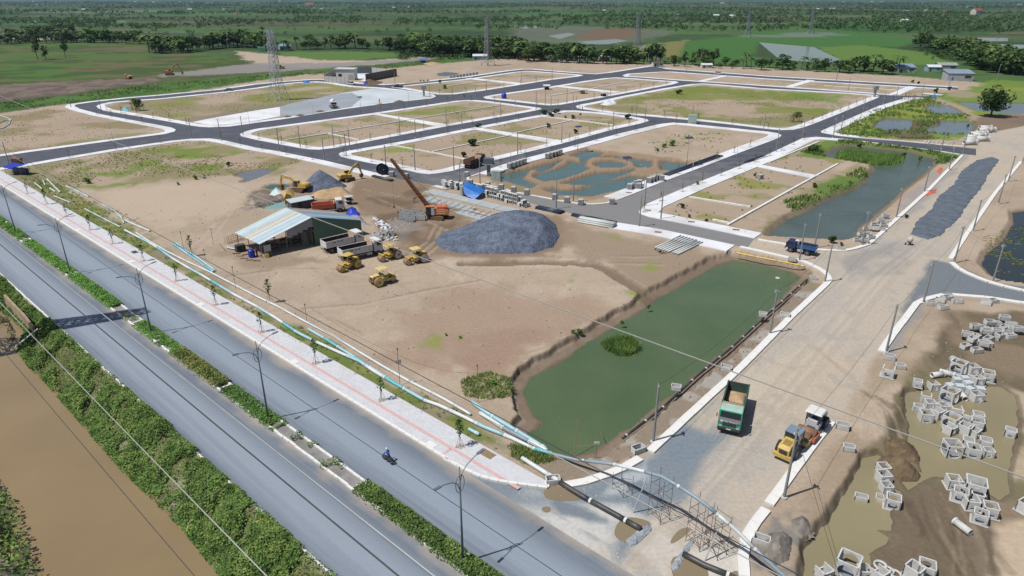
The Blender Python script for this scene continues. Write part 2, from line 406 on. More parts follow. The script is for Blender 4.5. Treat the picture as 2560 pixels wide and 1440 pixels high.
paint([(1715,104),(1870,87),(1895,78),(2040,76),(2230,84),(2330,96),(2240,120),(2160,113),(2040,118),(1895,106),(1880,140),(1960,152),(1880,165),(1700,142)],(70,112,52),3)
paint([(2040,118),(2160,112),(2240,122),(2310,130),(2400,160),(2125,165)],(98,128,58),3)
paint([(2030,60),(2160,56),(2330,62),(2320,80),(2200,82),(2060,74)],(58,96,48),5)
paint([(160,28),(400,30),(640,34),(640,40),(380,38),(160,36)],(74,112,58),12)
paint([(1280,30),(1560,32),(1560,40),(1290,42)],(70,108,56),12)
for b in range(46):                                     # field strips out to the horizon
    v = rnd.uniform(12,100); u = rnd.uniform(-200,2760); w = rnd.uniform(90,420); h = v * rnd.uniform(.04,.1)
    paint([(u, v),(u + w, v + rnd.uniform(-2,2)),(u + w + rnd.uniform(-40,60), v + h),(u - rnd.uniform(-40,60), v + h)], rnd.choice([(66,104,52),(98,98,70),(76,108,56),(110,106,84),(84,100,60),(58,92,48),(120,126,122)]),6,.75)
# the building site: sandy fill
paint(None, (188,165,138),2, world=SITE)
TRK = []
for q in range(46):                                     # wheel ruts criss-crossing the yard
    u, v = rnd.uniform(330,1500), rnd.uniform(480,900); a = rnd.uniform(-.5,.35); c_ = rnd.uniform(-.004,.004); L_ = rnd.uniform(90,260); TRK.append([(u + s * L_, v + s * L_ * (a + c_ * s * L_)) for s in (0,.25,.5,.75,1)])
inside = sdist(SITE, XX, YY, 20) < 0
m_in = np.where(inside, 1.0,0.0)
mixc(m_in * smooth01((N_BG - .5) * 5) * .45, C(170,147,121)); mixc(m_in * smooth01((N_CO - .58) * 6) * .3, C(202,182,157))
mixc(m_in * smooth01((.42 - N_CO) * 7) * .3, C(160,137,112)); mixc(m_in * (N_FI - .5) * .5 + 0 * N_FI, C(150,128,105))
for p in TRK:
    cc = rnd.choice([(150,130,108),(204,188,166),(158,138,116)]); streak(p, cc, .22,.3,.25); streak([(u + 14, v + 9) for u, v in p], cc, .22,.3,.25)
# lots of the estate
LOTS = {
 'a': [(255,268),(500,313),(800,250),(930,222),(880,216),(800,206),(640,222),(330,252)],
 'k': [(-60,300),(140,272),(410,322),(300,345),(0,388),(-60,395)],
 's': [(60,425),(300,378),(500,352),(620,372),(760,398),(700,425),(560,440),(330,470),(230,480),(100,470)],
 'b': [(620,335),(910,292),(1190,256),(1320,270),(1100,314),(830,365),(760,366)],
 'c': [(870,388),(1280,306),(1420,284),(1580,298),(1280,385),(1090,428)],
 'e': [(1470,266),(1740,214),(2160,238),(2010,312),(1950,320),(1700,292)],
 'j': [(1640,545),(1760,470),(2010,360),(2110,402),(2040,450),(1880,590)]}
for k_, px in LOTS.items(): paint(px, (178,154,127),1.5,.7)
paint(LOTS['a'],(142,132,84),3,.8,(fbm(XX, YY, 22,3,1.3),.47,.2)); paint(LOTS['a'],(128,138,70),3,.7,(fbm(XX, YY, 15,3,4.1),.58,.14))
paint([(480,312),(640,280),(800,245),(640,268),(470,298)],(140,128,116),1.5,.7)
paint(LOTS['k'],(142,128,78),3,.8,(fbm(XX, YY, 16,3,6.3),.52,.16)); paint([(100,362),(380,325),(400,334),(200,366)],(128,134,72),2.5,.7,(N_CO, .45,.2))
paint(LOTS['s'],(140,134,78),4,.85,(fbm(XX, YY, 14,3,2.7),.45,.18)); paint(LOTS['s'],(112,136,58),3,.8,(N_CO, .58,.14))
paint(LOTS['b'],(140,138,78),2,.8,(fbm(XX, YY, 13,3,5.7),.55,.12)); paint([(910,292),(1080,268),(1200,258),(1090,285)],(124,140,66),2,.8,(N_CO, .42,.2))
paint(LOTS['c'],(142,138,76),2,.8,(fbm(XX, YY, 12,3,8.1),.58,.12)); paint([(930,376),(1020,362),(1030,376),(960,384)],(128,148,62),1.5,.8)
paint(LOTS['e'],(140,136,78),3,.95,(fbm(XX, YY, 26,3,3.3),.4,.25)); paint(LOTS['e'],(118,132,60),3,.75,(fbm(XX, YY, 14,3,9.9),.52,.14))
paint(LOTS['j'],(136,140,70),1.5,.8,(fbm(XX, YY, 9,3,7.1),.6,.1))
paint([(1690,215),(2130,236),(2100,262),(1900,230),(1720,226)],(104,138,56),3,.7,(N_CO, .45,.2))
paint([(1520,196),(1680,206),(1500,232),(1400,220)],(140,132,80),2,.7,(N_CO, .52,.16))
paint([(1000,216),(1280,184),(1400,190),(1240,216),(1120,234)],(140,132,82),2,.75,(N_BG, .45,.2))
paint([(1900,196),(2380,222),(2300,240),(1900,214)],(136,136,80),2,.6,(N_CO, .55,.14))
paint([(1700,340),(1720,320),(1820,330),(1780,360),(1660,372),(1620,352)],(140,146,76),2,.5,(N_MD, .55,.2))
# east of the estate: grass and mud round the ponds
paint([(2080,335),(2180,275),(2330,238),(2420,222),(2470,198),(2700,215),(2760,258),(2450,296),(2430,345),(2290,350)],(112,138,60),2.5,.95)
paint([(2080,335),(2180,275),(2330,238),(2420,222),(2700,215),(2450,296),(2290,350)],(150,150,62),2,.7,(N_CO, .52,.16)); paint([(2080,338),(2250,300),(2300,340)],(76,112,44),2,.7,(N_MD, .5,.2))
paint([(2270,300),(2360,300),(2330,345),(2240,345),(2200,328)],(112,92,72),2,.9); paint([(2420,290),(2800,280),(2800,420),(2440,370),(2440,330)],(138,114,90),2,.95)
paint([(2420,290),(2800,280),(2800,420),(2440,370)],(126,106,86),2,.6,(N_CO, .55,.15))
paint([(2330,240),(2420,270),(2450,300),(2435,302),(2400,280),(2325,245)],(176,156,128),1.2,.9); paint([(2390,222),(2450,236),(2420,246),(2370,240)],(170,148,120),1.5,.8)
paint([(2060,345),(2120,345),(2360,378),(2420,378),(2390,400),(2340,420),(2330,400),(2270,380),(2130,362),(2090,370),(2050,395),(1990,385),(2010,375)],(104,132,58),1.5,.95)
paint([(1960,500),(2020,460),(2160,400),(2190,425),(2170,450),(2060,505),(1990,545),(1920,590),(1880,585)],(150,138,84),1.2,.8,(N_CO, .45,.2)); paint([(2030,478),(2100,440),(2170,440),(2140,470),(2060,500)],(92,124,50),1.5,.9)
paint([(2390,395),(2300,480),(2210,560),(2150,610),(2120,600),(2215,510),(2330,400)],(184,156,128),1.2,.8)
# lot with the winding ponds
paint([(1185,440),(1440,368),(1660,390),(1760,405),(1560,480),(1480,500),(1330,488)],(160,132,100),1.2,.9); paint([(1245,455),(1330,478),(1300,482),(1240,466)],(134,130,70),1,.8)
# boulevard verge, sand yard
paint([(20,430),(60,440),(180,500),(300,565),(420,640),(520,700),(640,770),(760,850),(900,930),(1020,990),(1150,1060),(1280,1130),(1380,1200),(1290,1160),(1100,1060),(835,912),(640,792),(390,650),(155,517),(45,447)],(140,130,98),1.2,.9)
paint([(20,425),(100,445),(260,520),(345,545),(330,580),(420,640),(520,690),(560,740),(700,800),(830,850),(990,960),(1130,1020),(1270,1110),(1350,1150),(1330,1165),(1100,1058),(835,912),(640,792),(390,650),(155,517)],(104,122,60),1.0,.95,(N_CO, .4,.2))
paint([(20,425),(260,520),(345,545),(420,640),(700,800),(990,960),(1270,1110),(1100,1058),(640,792),(155,517)],(148,142,86),.8,.8,(N_MD, .55,.15))
paint([(230,480),(420,455),(640,455),(600,520),(420,570),(300,530)],(200,178,150),3,.7); paint([(640,690),(800,720),(1000,720),(1200,800),(1050,800),(760,770)],(180,158,134),4,.7)
paint([(1000,780),(1250,700),(1480,730),(1620,770),(1380,870),(1250,950),(1100,960),(960,900)],(172,142,116),4,.8); paint([(1080,900),(1300,820),(1360,850),(1240,940),(1120,950)],(166,132,108),3,.7)
paint([(1300,960),(1330,900),(1450,840),(1560,770),(1620,730),(1560,760),(1420,850),(1270,950)],(204,184,160),1.0,.7,(N_MD, .42,.2)); paint([(1060,650),(1300,640),(1480,648),(1540,680),(1440,670),(1300,668),(1100,670)],(206,182,156),.8,.7,(N_MD, .45,.2))
paint([(880,450),(1010,440),(1070,470),(1100,520),(1200,560),(1400,530),(1440,560),(1420,640),(1180,655),(1030,640),(960,600),(930,540),(860,500)],(146,120,92),2,.95); paint([(900,460),(1050,465),(1150,540),(1120,620),(960,600),(900,530)],(116,92,68),2,.75,(N_CO, .45,.2))
paint([(640,470),(740,452),(860,470),(900,540),(820,545),(700,525),(640,510)],(150,126,98),1.5,.85); paint([(630,480),(660,470),(700,480),(720,500),(660,515),(620,530),(600,520)],(120,104,88),1,.9,(N_MD, .4,.2))
paint([(540,640),(600,610),(800,640),(820,660),(640,668)],(150,126,100),1.5,.6); paint([(960,560),(1010,540),(1060,570),(1000,590)],(150,140,130),1,.7); paint([(985,590),(1020,580),(1030,600),(990,610)],(126,118,112),.8,.9)
paint([(1400,530),(1560,585),(1800,630),(1820,660),(1700,720),(1620,740),(1500,660),(1420,640)],(160,136,110),2,.85)
for p in [[(1080,560),(1060,600),(1010,640)],[(1110,570),(1090,610),(1040,650)],[(1095,565),(1075,605),(1025,645)],[(930,690),(820,670),(700,672),(560,690)],[(1380,640),(1500,655),(1650,660)],[(1400,610),(1520,640),(1640,640)],[(900,470),(1000,490),(1080,480)],[(900,480),(1000,520),(1120,580)],[(1200,700),(1060,725),(900,760),(760,770)]]:
    streak(p, (122,98,76),.3,.34); streak([(u + 9, v + 3) for u, v in p],(206,184,158),.3,.3)
for px, rr in [((1590,735),2.2),((1535,592),2.),((1620,668),2.2),((1430,700),1.5),((1150,845),1.),((1090,860),2.)]:
    x, y = G(*px); mixc(smooth01(1.2 - np.hypot((XX - x),(YY - y) * .7) / rr + (N_MD - .5) * 2) * .8, C(138,150,72))
# works road on the east side and its forecourt
ROAD_E = [(2407,387),(2320,477),(2170,612),(2112,628),(2030,628),(1920,605),(1850,595),(1850,618),(2007,655),(2050,675),(2075,700),(1977,795),(1851,922),(1720,1042),(1622,1135),(1507,1195),(1380,1222),(1240,1204),(1180,1185),(1500,1500),(1860,1500),(1858,1380),(1866,1340),(1985,1182),(2082,1060),(2200,880),(2295,757),(2382,737),(2640,770),(2640,728),(2485,710),(2400,675),(2372,652),(2415,587),(2490,480),(2550,407),(2640,330),(2640,300),(2430,340)]
paint(ROAD_E, (194,180,160),.25,1.0, edge=.2)
ROADW = sdist(GP(ROAD_E), XX, YY, 5) < .3
m_r = ROADW * 1.0
mixc(m_r * smooth01((N_CO - .52) * 5) * .55, C(176,172,166)); mixc(m_r * smooth01((.46 - N_BG) * 6) * .5, C(202,180,150)); mixc(m_r * smooth01((N_MD - .6) * 6) * .3, C(158,152,146))
paint([(2330,650),(2380,660),(2480,705),(2700,735),(2700,775),(2480,748),(2370,735),(2310,745),(2260,780),(2280,740)],(118,126,134),.8,.95, edge=.6)
paint([(2200,600),(2300,600),(2340,560),(2300,620),(2240,680),(2130,700),(2090,650)],(150,148,146),1.2,.7); paint([(2250,500),(2320,440),(2420,385),(2330,490),(2230,590)],(158,156,156),1,.7)
paint([(2310,740),(2260,800),(2200,890),(2230,890),(2290,790)],(150,150,150),.6,.8); paint([(1700,1060),(1800,1060),(1850,1090),(1790,1150),(1700,1180),(1630,1150)],(124,136,146),1,.95,(N_CO, .35,.2)); paint([(1760,950),(1830,960),(1790,1010),(1720,1060)],(158,162,164),1,.6,(N_MD, .45,.2))
paint([(1960,1220),(2030,1120),(2080,1070),(2130,980),(2180,920),(2200,900),(2120,1060),(2000,1240)],(186,166,140),.8,.7)
for q in range(14):
    o = (q - 7) * 13
    streak([(1560 + o * .6,1420),(1760 + o, 1180),(1960 + o * 1.1,930),(2180 + o * .8,690),(2360 + o * .4,560)], rnd.choice([(210,196,174),(172,160,144),(186,178,166)]),.25,.28)
for q in range(10):
    o = q * 11
    streak([(1960 + o, 830 + q * 5),(2100 + o * .7,905 + q * 9),(2150 + o * .6,980 + q * 12),(2140 + o, 1080 + q * 8)], rnd.choice([(212,192,164),(170,150,124)]),.2,.2)
paint([(2130,700),(2080,720),(1990,800),(1900,900),(1960,880),(2080,780)],(180,172,164),1.2,.6)
# forecourt by the boulevard: old asphalt under pale dust
paint([(1180,1183),(1240,1203),(1380,1222),(1500,1195),(1625,1135),(1700,1060),(1800,1100),(1720,1250),(1600,1300),(1500,1500),(1300,1500)],(128,140,150),.8,.95, edge=.5)
paint([(1255,1235),(1350,1240),(1420,1262),(1560,1260),(1700,1370),(1640,1460),(1560,1440),(1420,1370),(1330,1290)],(212,210,204),.9,.85,(N_CO, .36,.25)); paint([(1390,1250),(1470,1270),(1510,1300),(1470,1310),(1400,1285)],(116,128,138),.5,.9)
paint([(1480,1360),(1560,1340),(1700,1370),(1840,1330),(1860,1500),(1480,1500)],(200,186,166),1,.85,(N_CO, .4,.25)); paint([(1540,1190),(1620,1140),(1640,1200),(1580,1240),(1500,1240)],(200,206,208),.6,.6,(N_MD, .5,.2))
paint([(1300,1310),(1340,1320),(1480,1440),(1420,1430)],(198,172,150),.5,.7,(N_MD, .52,.12)); paint([(1700,1390),(1780,1390),(1860,1400),(1855,1500),(1760,1440)],(214,208,196),.6,.85)
for q in range(7):
    o = q * 14
    streak([(1350 + o, 1255 + q * 10),(1450 + o, 1330 + q * 6),(1560 + o * .8,1400),(1650 + o * .5,1500)],(164,166,168),.14,.45)
# ground round the green pond and along the east kerbs
paint([(1540,1110),(1640,1015),(1740,940),(1880,818),(2010,700),(2065,712),(1970,795),(1845,920),(1715,1040),(1620,1130),(1500,1190),(1400,1212),(1300,1150),(1400,1140),(1500,1132)],(150,132,110),.6,.95)
paint([(1540,1110),(1740,940),(2010,700),(2065,712),(1845,920),(1620,1130),(1500,1190),(1400,1212),(1400,1140)],(176,170,160),.6,.8,(N_MD, .55,.14)); paint([(1900,655),(2040,690),(2040,720),(1990,700)],(138,136,80),.8,.7)
# basin with the concrete pieces
paint(None, (140,120,92),.8,.95, world=BASIN); paint(None, (112,98,72),.8,.8,(N_CO, .5,.2), world=BASIN); paint(None, (118,116,66),.8,.6,(fbm(XX, YY, 9,3,2.9),.6,.12), world=BASIN)
paint([(2205,890),(2300,900),(2270,925),(2250,960),(2200,1000),(2150,1060),(2085,1060),(2130,990)],(166,146,116),.8,.7); paint([(2450,1320),(2500,1300),(2700,1300),(2700,1500),(2480,1440)],(202,178,146),.8,.95)
paint([(2250,1240),(2330,1195),(2440,1230),(2480,1310),(2450,1460),(2200,1460),(2190,1400),(2240,1330)],(120,102,80),.8,.85); paint([(1990,1250),(2080,1130),(2140,1060),(2160,1140),(2050,1300)],(164,142,112),.7,.7); paint([(1930,1290),(2020,1280),(2030,1340),(2000,1440),(1890,1420),(1880,1360)],(128,126,122),.6,.8,(N_MD, .4,.2))
paint([(2530,960),(2700,1000),(2700,1200),(2540,1180),(2560,1080)],(192,170,140),.8,.9)
for q in range(16):
    a = rnd.uniform(0,1); u = 2230 + a * 200
    streak([(u, 1190 + rnd.uniform(0,60)),(u + rnd.uniform(20,80),1280 + rnd.uniform(0,40)),(u + rnd.uniform(20,120),1420)], rnd.choice([(98,82,62),(152,134,104)]),.14,.5)
for q in range(12):
    u = 2120 + q * 14
    streak([(u, 960 + q * 6),(u + 60,1010 + q * 7),(u + 90,1090 + q * 5)], rnd.choice([(98,82,60),(176,158,126)]),.16,.5)
# ploughed strip and canal banks
paint(None, (132,112,98),1.5,.95, world=PLOUGH); paint(None, (88,76,68),1.5,.6,(N_CO, .5,.2), world=PLOUGH)
# wet margins: soil at and just above each water line is darker mud
for k_, (zw, bw, kind, _) in WATER.items():
    d = sdist(WPOLY[k_], XX, YY, bw + 2)
    if k_ == 'canal':
        mixc(smooth01((5.4 - d) / 1) * .9, C(96,104,62)); mixc(smooth01((5.4 - d) / 1) * smooth01((N_CO - .6) * 8) * .9, C(186,170,156)); mixc(smooth01((1.2 - d) / 1.2), C(110,100,76)); continue
    mixc(smooth01((bw * .95 - d) / (bw * .4)) * .75, C(128,106,84) if kind == 'cut' else C(118,104,80))
    mixc(smooth01((bw * .35 - d) / (bw * .35)) * .7, C(104,90,72))
d = ldist(ERODE, XX, YY, 5); mixc(smooth01((1.6 - d) / .8) * .8, C(122,100,80))
# steep broken edges expose darker, damper soil
gy = np.abs(np.gradient(ZZ, axis=0)) / np.maximum(np.abs(np.gradient(YY, axis=0)),1e-3); gx = np.abs(np.gradient(ZZ, axis=1)) / np.maximum(np.abs(np.gradient(XX, axis=1)),1e-3)
mixc(smooth01((np.hypot(gx, gy) - .7) / .8) * m_in * .55, C(96,76,58))
# low relief where nothing is paved
rel = m_in * (1 - m_r) * dens
ZZ = ZZ + rel * ((N_CO - .5) * .10 + (N_MD - .5) * .05) - rel * .035
ZZ = ZZ - .02 * m_in * m_r

def terrain_material():
    m = bpy.data.materials.new('ground_soil'); m.use_nodes = True; nt = m.node_tree; N = nt.nodes; L = nt.links
    b = N['Principled BSDF']; b.inputs['Roughness'].default_value = .95; b.inputs['Specular IOR Level'].default_value = .2
    at = N.new('ShaderNodeVertexColor'); at.layer_name = 'Col'; pos = N.new('ShaderNodeNewGeometry').outputs['Position']
    a1 = N.new('ShaderNodeTexNoise'); a1.inputs['Scale'].default_value = 2.2; a1.inputs['Detail'].default_value = 8; a1.inputs['Roughness'].default_value = .72
    L.new(pos, a1.inputs['Vector'])
    mr = N.new('ShaderNodeMapRange'); mr.inputs[1].default_value = .28; mr.inputs[2].default_value = .72; mr.inputs[3].default_value = .84; mr.inputs[4].default_value = 1.16
    L.new(a1.outputs['Fac'], mr.inputs[0])
    mx = N.new('ShaderNodeMix'); mx.data_type = 'RGBA'; mx.blend_type = 'MULTIPLY'; mx.inputs['Factor'].default_value = 1
    L.new(at.outputs['Color'], mx.inputs['A']); L.new(mr.outputs[0], mx.inputs['B']); L.new(mx.outputs['Result'], b.inputs['Base Color'])
    bp = N.new('ShaderNodeBump'); bp.inputs['Strength'].default_value = .4; bp.inputs['Distance'].default_value = .08
    L.new(a1.outputs['Fac'], bp.inputs['Height']); L.new(bp.outputs[0], b.inputs['Normal']); return m
lum = K @ np.array([.3,.55,.15]); warm = np.clip((K[..., 0] - K[..., 1]) / np.maximum(lum, 1e-3),0,1)[..., None]      # fill sand is greyer than the raw picks
K = K * (1 - .25 * (warm > .05)) + (lum[..., None] * np.array([1.02,1.0,.97])) * (.25 * (warm > .05))
nr, nc = XX.shape
idx = np.arange(nr * nc).reshape(nr, nc)
F = np.stack([idx[:-1, :-1], idx[:-1,1:], idx[1:, 1:], idx[1:, :-1]],-1).reshape(-1,4)
ground = np_mesh('ground', np.stack([XX, YY, ZZ],-1).reshape(-1,3), F, terrain_material(), colattr=K.reshape(-1,3), smooth=True)
tag(ground, kind='structure')

# ---- water sheets
def water_mat(name, rgb, rough=.12, wave=.06, wscale=1.2, spec=.5, mottled=None):
    m = bpy.data.materials.new(name); m.use_nodes = True; nt = m.node_tree; N = nt.nodes; L = nt.links
    b = N['Principled BSDF']; b.inputs['Roughness'].default_value = rough; b.inputs['IOR'].default_value = 1.33; b.inputs['Specular IOR Level'].default_value = spec
    pos = N.new('ShaderNodeNewGeometry').outputs['Position']
    n1 = N.new('ShaderNodeTexNoise'); n1.inputs['Scale'].default_value = .09; n1.inputs['Detail'].default_value = 4; L.new(pos, n1.inputs['Vector'])
    mx = N.new('ShaderNodeMix'); mx.data_type = 'RGBA'; L.new(n1.outputs['Fac'], mx.inputs['Factor'])
    mx.inputs['A'].default_value = (*[c * .8 for c in rgb],1); mx.inputs['B'].default_value = (*[c * 1.2 for c in (mottled or rgb)],1); L.new(mx.outputs['Result'], b.inputs['Base Color'])
    mp = N.new('ShaderNodeMapping'); mp.inputs['Scale'].default_value = (wscale, wscale * .45,1); mp.inputs['Rotation'].default_value = (0,0,.5); L.new(pos, mp.inputs['Vector'])
    n2 = N.new('ShaderNodeTexNoise'); n2.inputs['Scale'].default_value = 1.6; n2.inputs['Detail'].default_value = 3; L.new(mp.outputs[0], n2.inputs['Vector'])
    bp = N.new('ShaderNodeBump'); bp.inputs['Strength'].default_value = wave; bp.inputs['Distance'].default_value = .5
    L.new(n2.outputs['Fac'], bp.inputs['Height']); L.new(bp.outputs[0], b.inputs['Normal']); MATS[name] = m; return m
WMAT = {'canal': water_mat('muddy_canal_water', C(150,130,98),.2,.03,.8), 'green_pond': water_mat('green_pond_water', C(80,106,72),.12,.22,2.6, mottled=C(98,112,80)),
        'grey_pond': water_mat('grey_pond_water', C(74,88,86),.12,.2,2.2, mottled=C(96,108,100)), 'weedy_pond': water_mat('dark_pond_water', C(52,58,58),.1,.05,2.),
        'basin_west': water_mat('brown_basin_water', C(150,140,110),.15,.02,1.), 'lot': water_mat('blue_green_lot_water', C(92,116,114),.12,.06,2.),
        'pond': water_mat('pale_pond_water', C(112,120,126),.12,.06,1.5), 'turquoise_pool': water_mat('turquoise_water', C(132,176,168),.12,.04,2.), 'green_pool': water_mat('green_pool_water', C(62,110,88),.12,.04,2.), 'grey_pool': water_mat('grey_pool_water', C(122,122,126),.12,.04,2.), 'paddy': water_mat('paddy_water', C(112,124,134),.1,.04,.6, mottled=C(122,138,124))}
for k_, (zw, bw, kind, _) in WATER.items():
    P = WPOLY[k_]; sgn = 1 if area2(P) > 0 else -1
    mm = WMAT.get(k_) or WMAT['basin_west' if k_.startswith('basin') else k_.split('_')[0]]
    Pw = offset_line(P, -sgn * min(bw * .3,.7), True) if k_ != 'canal' else P
    if k_ == 'canal': Pw = offset_line(P, -sgn * 1.2, True)
    nm = {'canal': 'canal_water', 'green_pond': 'pond_water', 'grey_pond': 'pond_water', 'weedy_pond': 'pond_water'}.get(k_, 'pool_water' if 'pool' in k_ else 'pond_water')
    o = MB().sheet(Pw, zw + {'lot_e': .004, 'lot_d': .002}.get(k_, 0)).build(nm, mm); tag(o, kind='structure')
for px in ([(1897,106),(2035,118),(2125,161),(1950,150)],[(1445,104),(1540,98),(1570,102),(1520,111),(1450,110)],[(1300,67),(1350,66),(1350,70),(1310,72)],
           [(2365,108),(2560,112),(2700,118),(2700,124),(2560,122),(2365,121)],[(2365,124),(2440,122),(2560,126),(2700,128),(2700,138),(2560,136),(2430,138)],[(2430,94),(2520,95),(2520,103),(2440,104)],[(1370,90),(1420,82),(1440,86),(1400,98)],
           [(60,53),(90,52),(95,55),(40,57)],[(275,52),(320,51),(320,55),(280,56)],[(1590,120),(1615,114),(1620,118),(1600,126)]):
    tag(MB().sheet(GP(px),.10).build('paddy_water', WMAT['paddy']), kind='structure')
# ================================================================ roads and pavements
BD = Vector((-.74275,.66957)); BN = Vector((.66957,.74275))          # along and across the boulevard
def BV(t, n, z=0.0): p = BD * t + BN * n; return Vector((p.x, p.y, z))
def TN(u, v, z=0.0): p = Vector(G(u, v, z)); return p.dot(BD), p.dot(BN)
def asphalt_mat(name, rgb, light, streaks, dust=None, dirv=None, near=False, lat=None):
    m = bpy.data.materials.new(name); m.use_nodes = True; nt = m.node_tree; N = nt.nodes; L = nt.links
    b = N['Principled BSDF']; b.inputs['Roughness'].default_value = .82; b.inputs['Specular IOR Level'].default_value = .35
    pos = N.new('ShaderNodeNewGeometry').outputs['Position']
    mp = N.new('ShaderNodeMapping'); mp.vector_type = 'POINT'
    ang = math.atan2(BD.y, BD.x) if dirv is None else math.atan2(dirv[1], dirv[0])
    mp.inputs['Rotation'].default_value = (0,0,-ang); L.new(pos, mp.inputs['Vector'])
    mp2 = N.new('ShaderNodeMapping'); mp2.inputs['Scale'].default_value = (.035,1.0,1.0); L.new(mp.outputs[0], mp2.inputs['Vector'])
    n1 = N.new('ShaderNodeTexNoise'); n1.inputs['Scale'].default_value = 1.6; n1.inputs['Detail'].default_value = 6; n1.inputs['Roughness'].default_value = .6; L.new(mp2.outputs[0], n1.inputs['Vector'])
    n2 = N.new('ShaderNodeTexNoise'); n2.inputs['Scale'].default_value = .22; n2.inputs['Detail'].default_value = 5; L.new(pos, n2.inputs['Vector'])
    n3 = N.new('ShaderNodeTexNoise'); n3.inputs['Scale'].default_value = 22; n3.inputs['Detail'].default_value = 2; L.new(pos, n3.inputs['Vector'])
    def rng_(sock, a, bb, c, d):
        r = N.new('ShaderNodeMapRange'); r.inputs[1].default_value = a; r.inputs[2].default_value = bb; r.inputs[3].default_value = c; r.inputs[4].default_value = d; L.new(sock, r.inputs[0]); return r.outputs[0]
    mx = N.new('ShaderNodeMix'); mx.data_type = 'RGBA'; L.new(rng_(n1.outputs['Fac'],.38,.66,0, streaks), mx.inputs['Factor'])
    mx.inputs['A'].default_value = (*rgb, 1); mx.inputs['B'].default_value = (*light, 1)
    m2 = N.new('ShaderNodeMix'); m2.data_type = 'RGBA'; L.new(rng_(n2.outputs['Fac'],.5,.75,0,.55 if dust else 0), m2.inputs['Factor']); L.new(mx.outputs['Result'], m2.inputs['A']); m2.inputs['B'].default_value = (*(dust or rgb),1)
    if lat:                                              # traffic polishes the middle of the carriageway; silt gathers at one kerb
        dt = N.new('ShaderNodeVectorMath'); dt.operation = 'DOT_PRODUCT'; L.new(pos, dt.inputs[0]); dt.inputs[1].default_value = (BN.x, BN.y, 0)
        aa = N.new('ShaderNodeMath'); aa.operation = 'MULTIPLY_ADD'; L.new(n1.outputs['Fac'], aa.inputs[0]); aa.inputs[1].default_value = 1.6; L.new(dt.outputs['Value'], aa.inputs[2])
        sb = N.new('ShaderNodeMath'); sb.operation = 'SUBTRACT'; L.new(aa.outputs[0], sb.inputs[0]); sb.inputs[1].default_value = lat[0] + .8; ab = N.new('ShaderNodeMath'); ab.operation = 'ABSOLUTE'; L.new(sb.outputs[0], ab.inputs[0])
        ml = N.new('ShaderNodeMix'); ml.data_type = 'RGBA'; L.new(rng_(ab.outputs[0],.8,3.2,.75,0), ml.inputs['Factor']); L.new(m2.outputs['Result'], ml.inputs['A']); ml.inputs['B'].default_value = (*light, 1)
        du = N.new('ShaderNodeMath'); du.operation = 'MULTIPLY_ADD'; L.new(n2.outputs['Fac'], du.inputs[0]); du.inputs[1].default_value = 3.2; L.new(dt.outputs['Value'], du.inputs[2])
        mk = N.new('ShaderNodeMix'); mk.data_type = 'RGBA'; L.new(rng_(du.outputs[0], lat[1] - .2, lat[1] + 1.4,0,.8), mk.inputs['Factor']); L.new(ml.outputs['Result'], mk.inputs['A']); mk.inputs['B'].default_value = (*C(184,170,154),1); m2 = mk
    if near:                                             # yard traffic leaves the roads next to it grey with dust
        vd = N.new('ShaderNodeVectorMath'); vd.operation = 'DISTANCE'; L.new(pos, vd.inputs[0]); vd.inputs[1].default_value = (*G(1560,570),0)
        ad = N.new('ShaderNodeMath'); ad.operation = 'MULTIPLY_ADD'; L.new(n2.outputs['Fac'], ad.inputs[0]); ad.inputs[1].default_value = -50; L.new(vd.outputs['Value'], ad.inputs[2])
        md = N.new('ShaderNodeMix'); md.data_type = 'RGBA'; L.new(rng_(ad.outputs[0],5,55,.8,0), md.inputs['Factor']); L.new(m2.outputs['Result'], md.inputs['A']); md.inputs['B'].default_value = (*C(146,144,142),1); m2 = md
    m3 = N.new('ShaderNodeMix'); m3.data_type = 'RGBA'; m3.blend_type = 'MULTIPLY'; m3.inputs['Factor'].default_value = 1; L.new(m2.outputs['Result'], m3.inputs['A']); L.new(rng_(n3.outputs['Fac'],.3,.7,.86,1.14), m3.inputs['B'])
    L.new(m3.outputs['Result'], b.inputs['Base Color'])
    bp = N.new('ShaderNodeBump'); bp.inputs['Strength'].default_value = .25; bp.inputs['Distance'].default_value = .02; L.new(n3.outputs['Fac'], bp.inputs['Height']); L.new(bp.outputs[0], b.inputs['Normal'])
    return m
M_BLVD = [asphalt_mat('boulevard_asphalt', C(112,121,132), C(158,169,183),.3, lat=(24.8,30.0)), asphalt_mat('boulevard_asphalt_far', C(112,121,132), C(156,168,182),.3, lat=(34.2,39.2))]
M_ROAD = asphalt_mat('new_asphalt', C(80,83,94), C(100,103,112),.5, C(118,118,120),(1,.5), near=True)
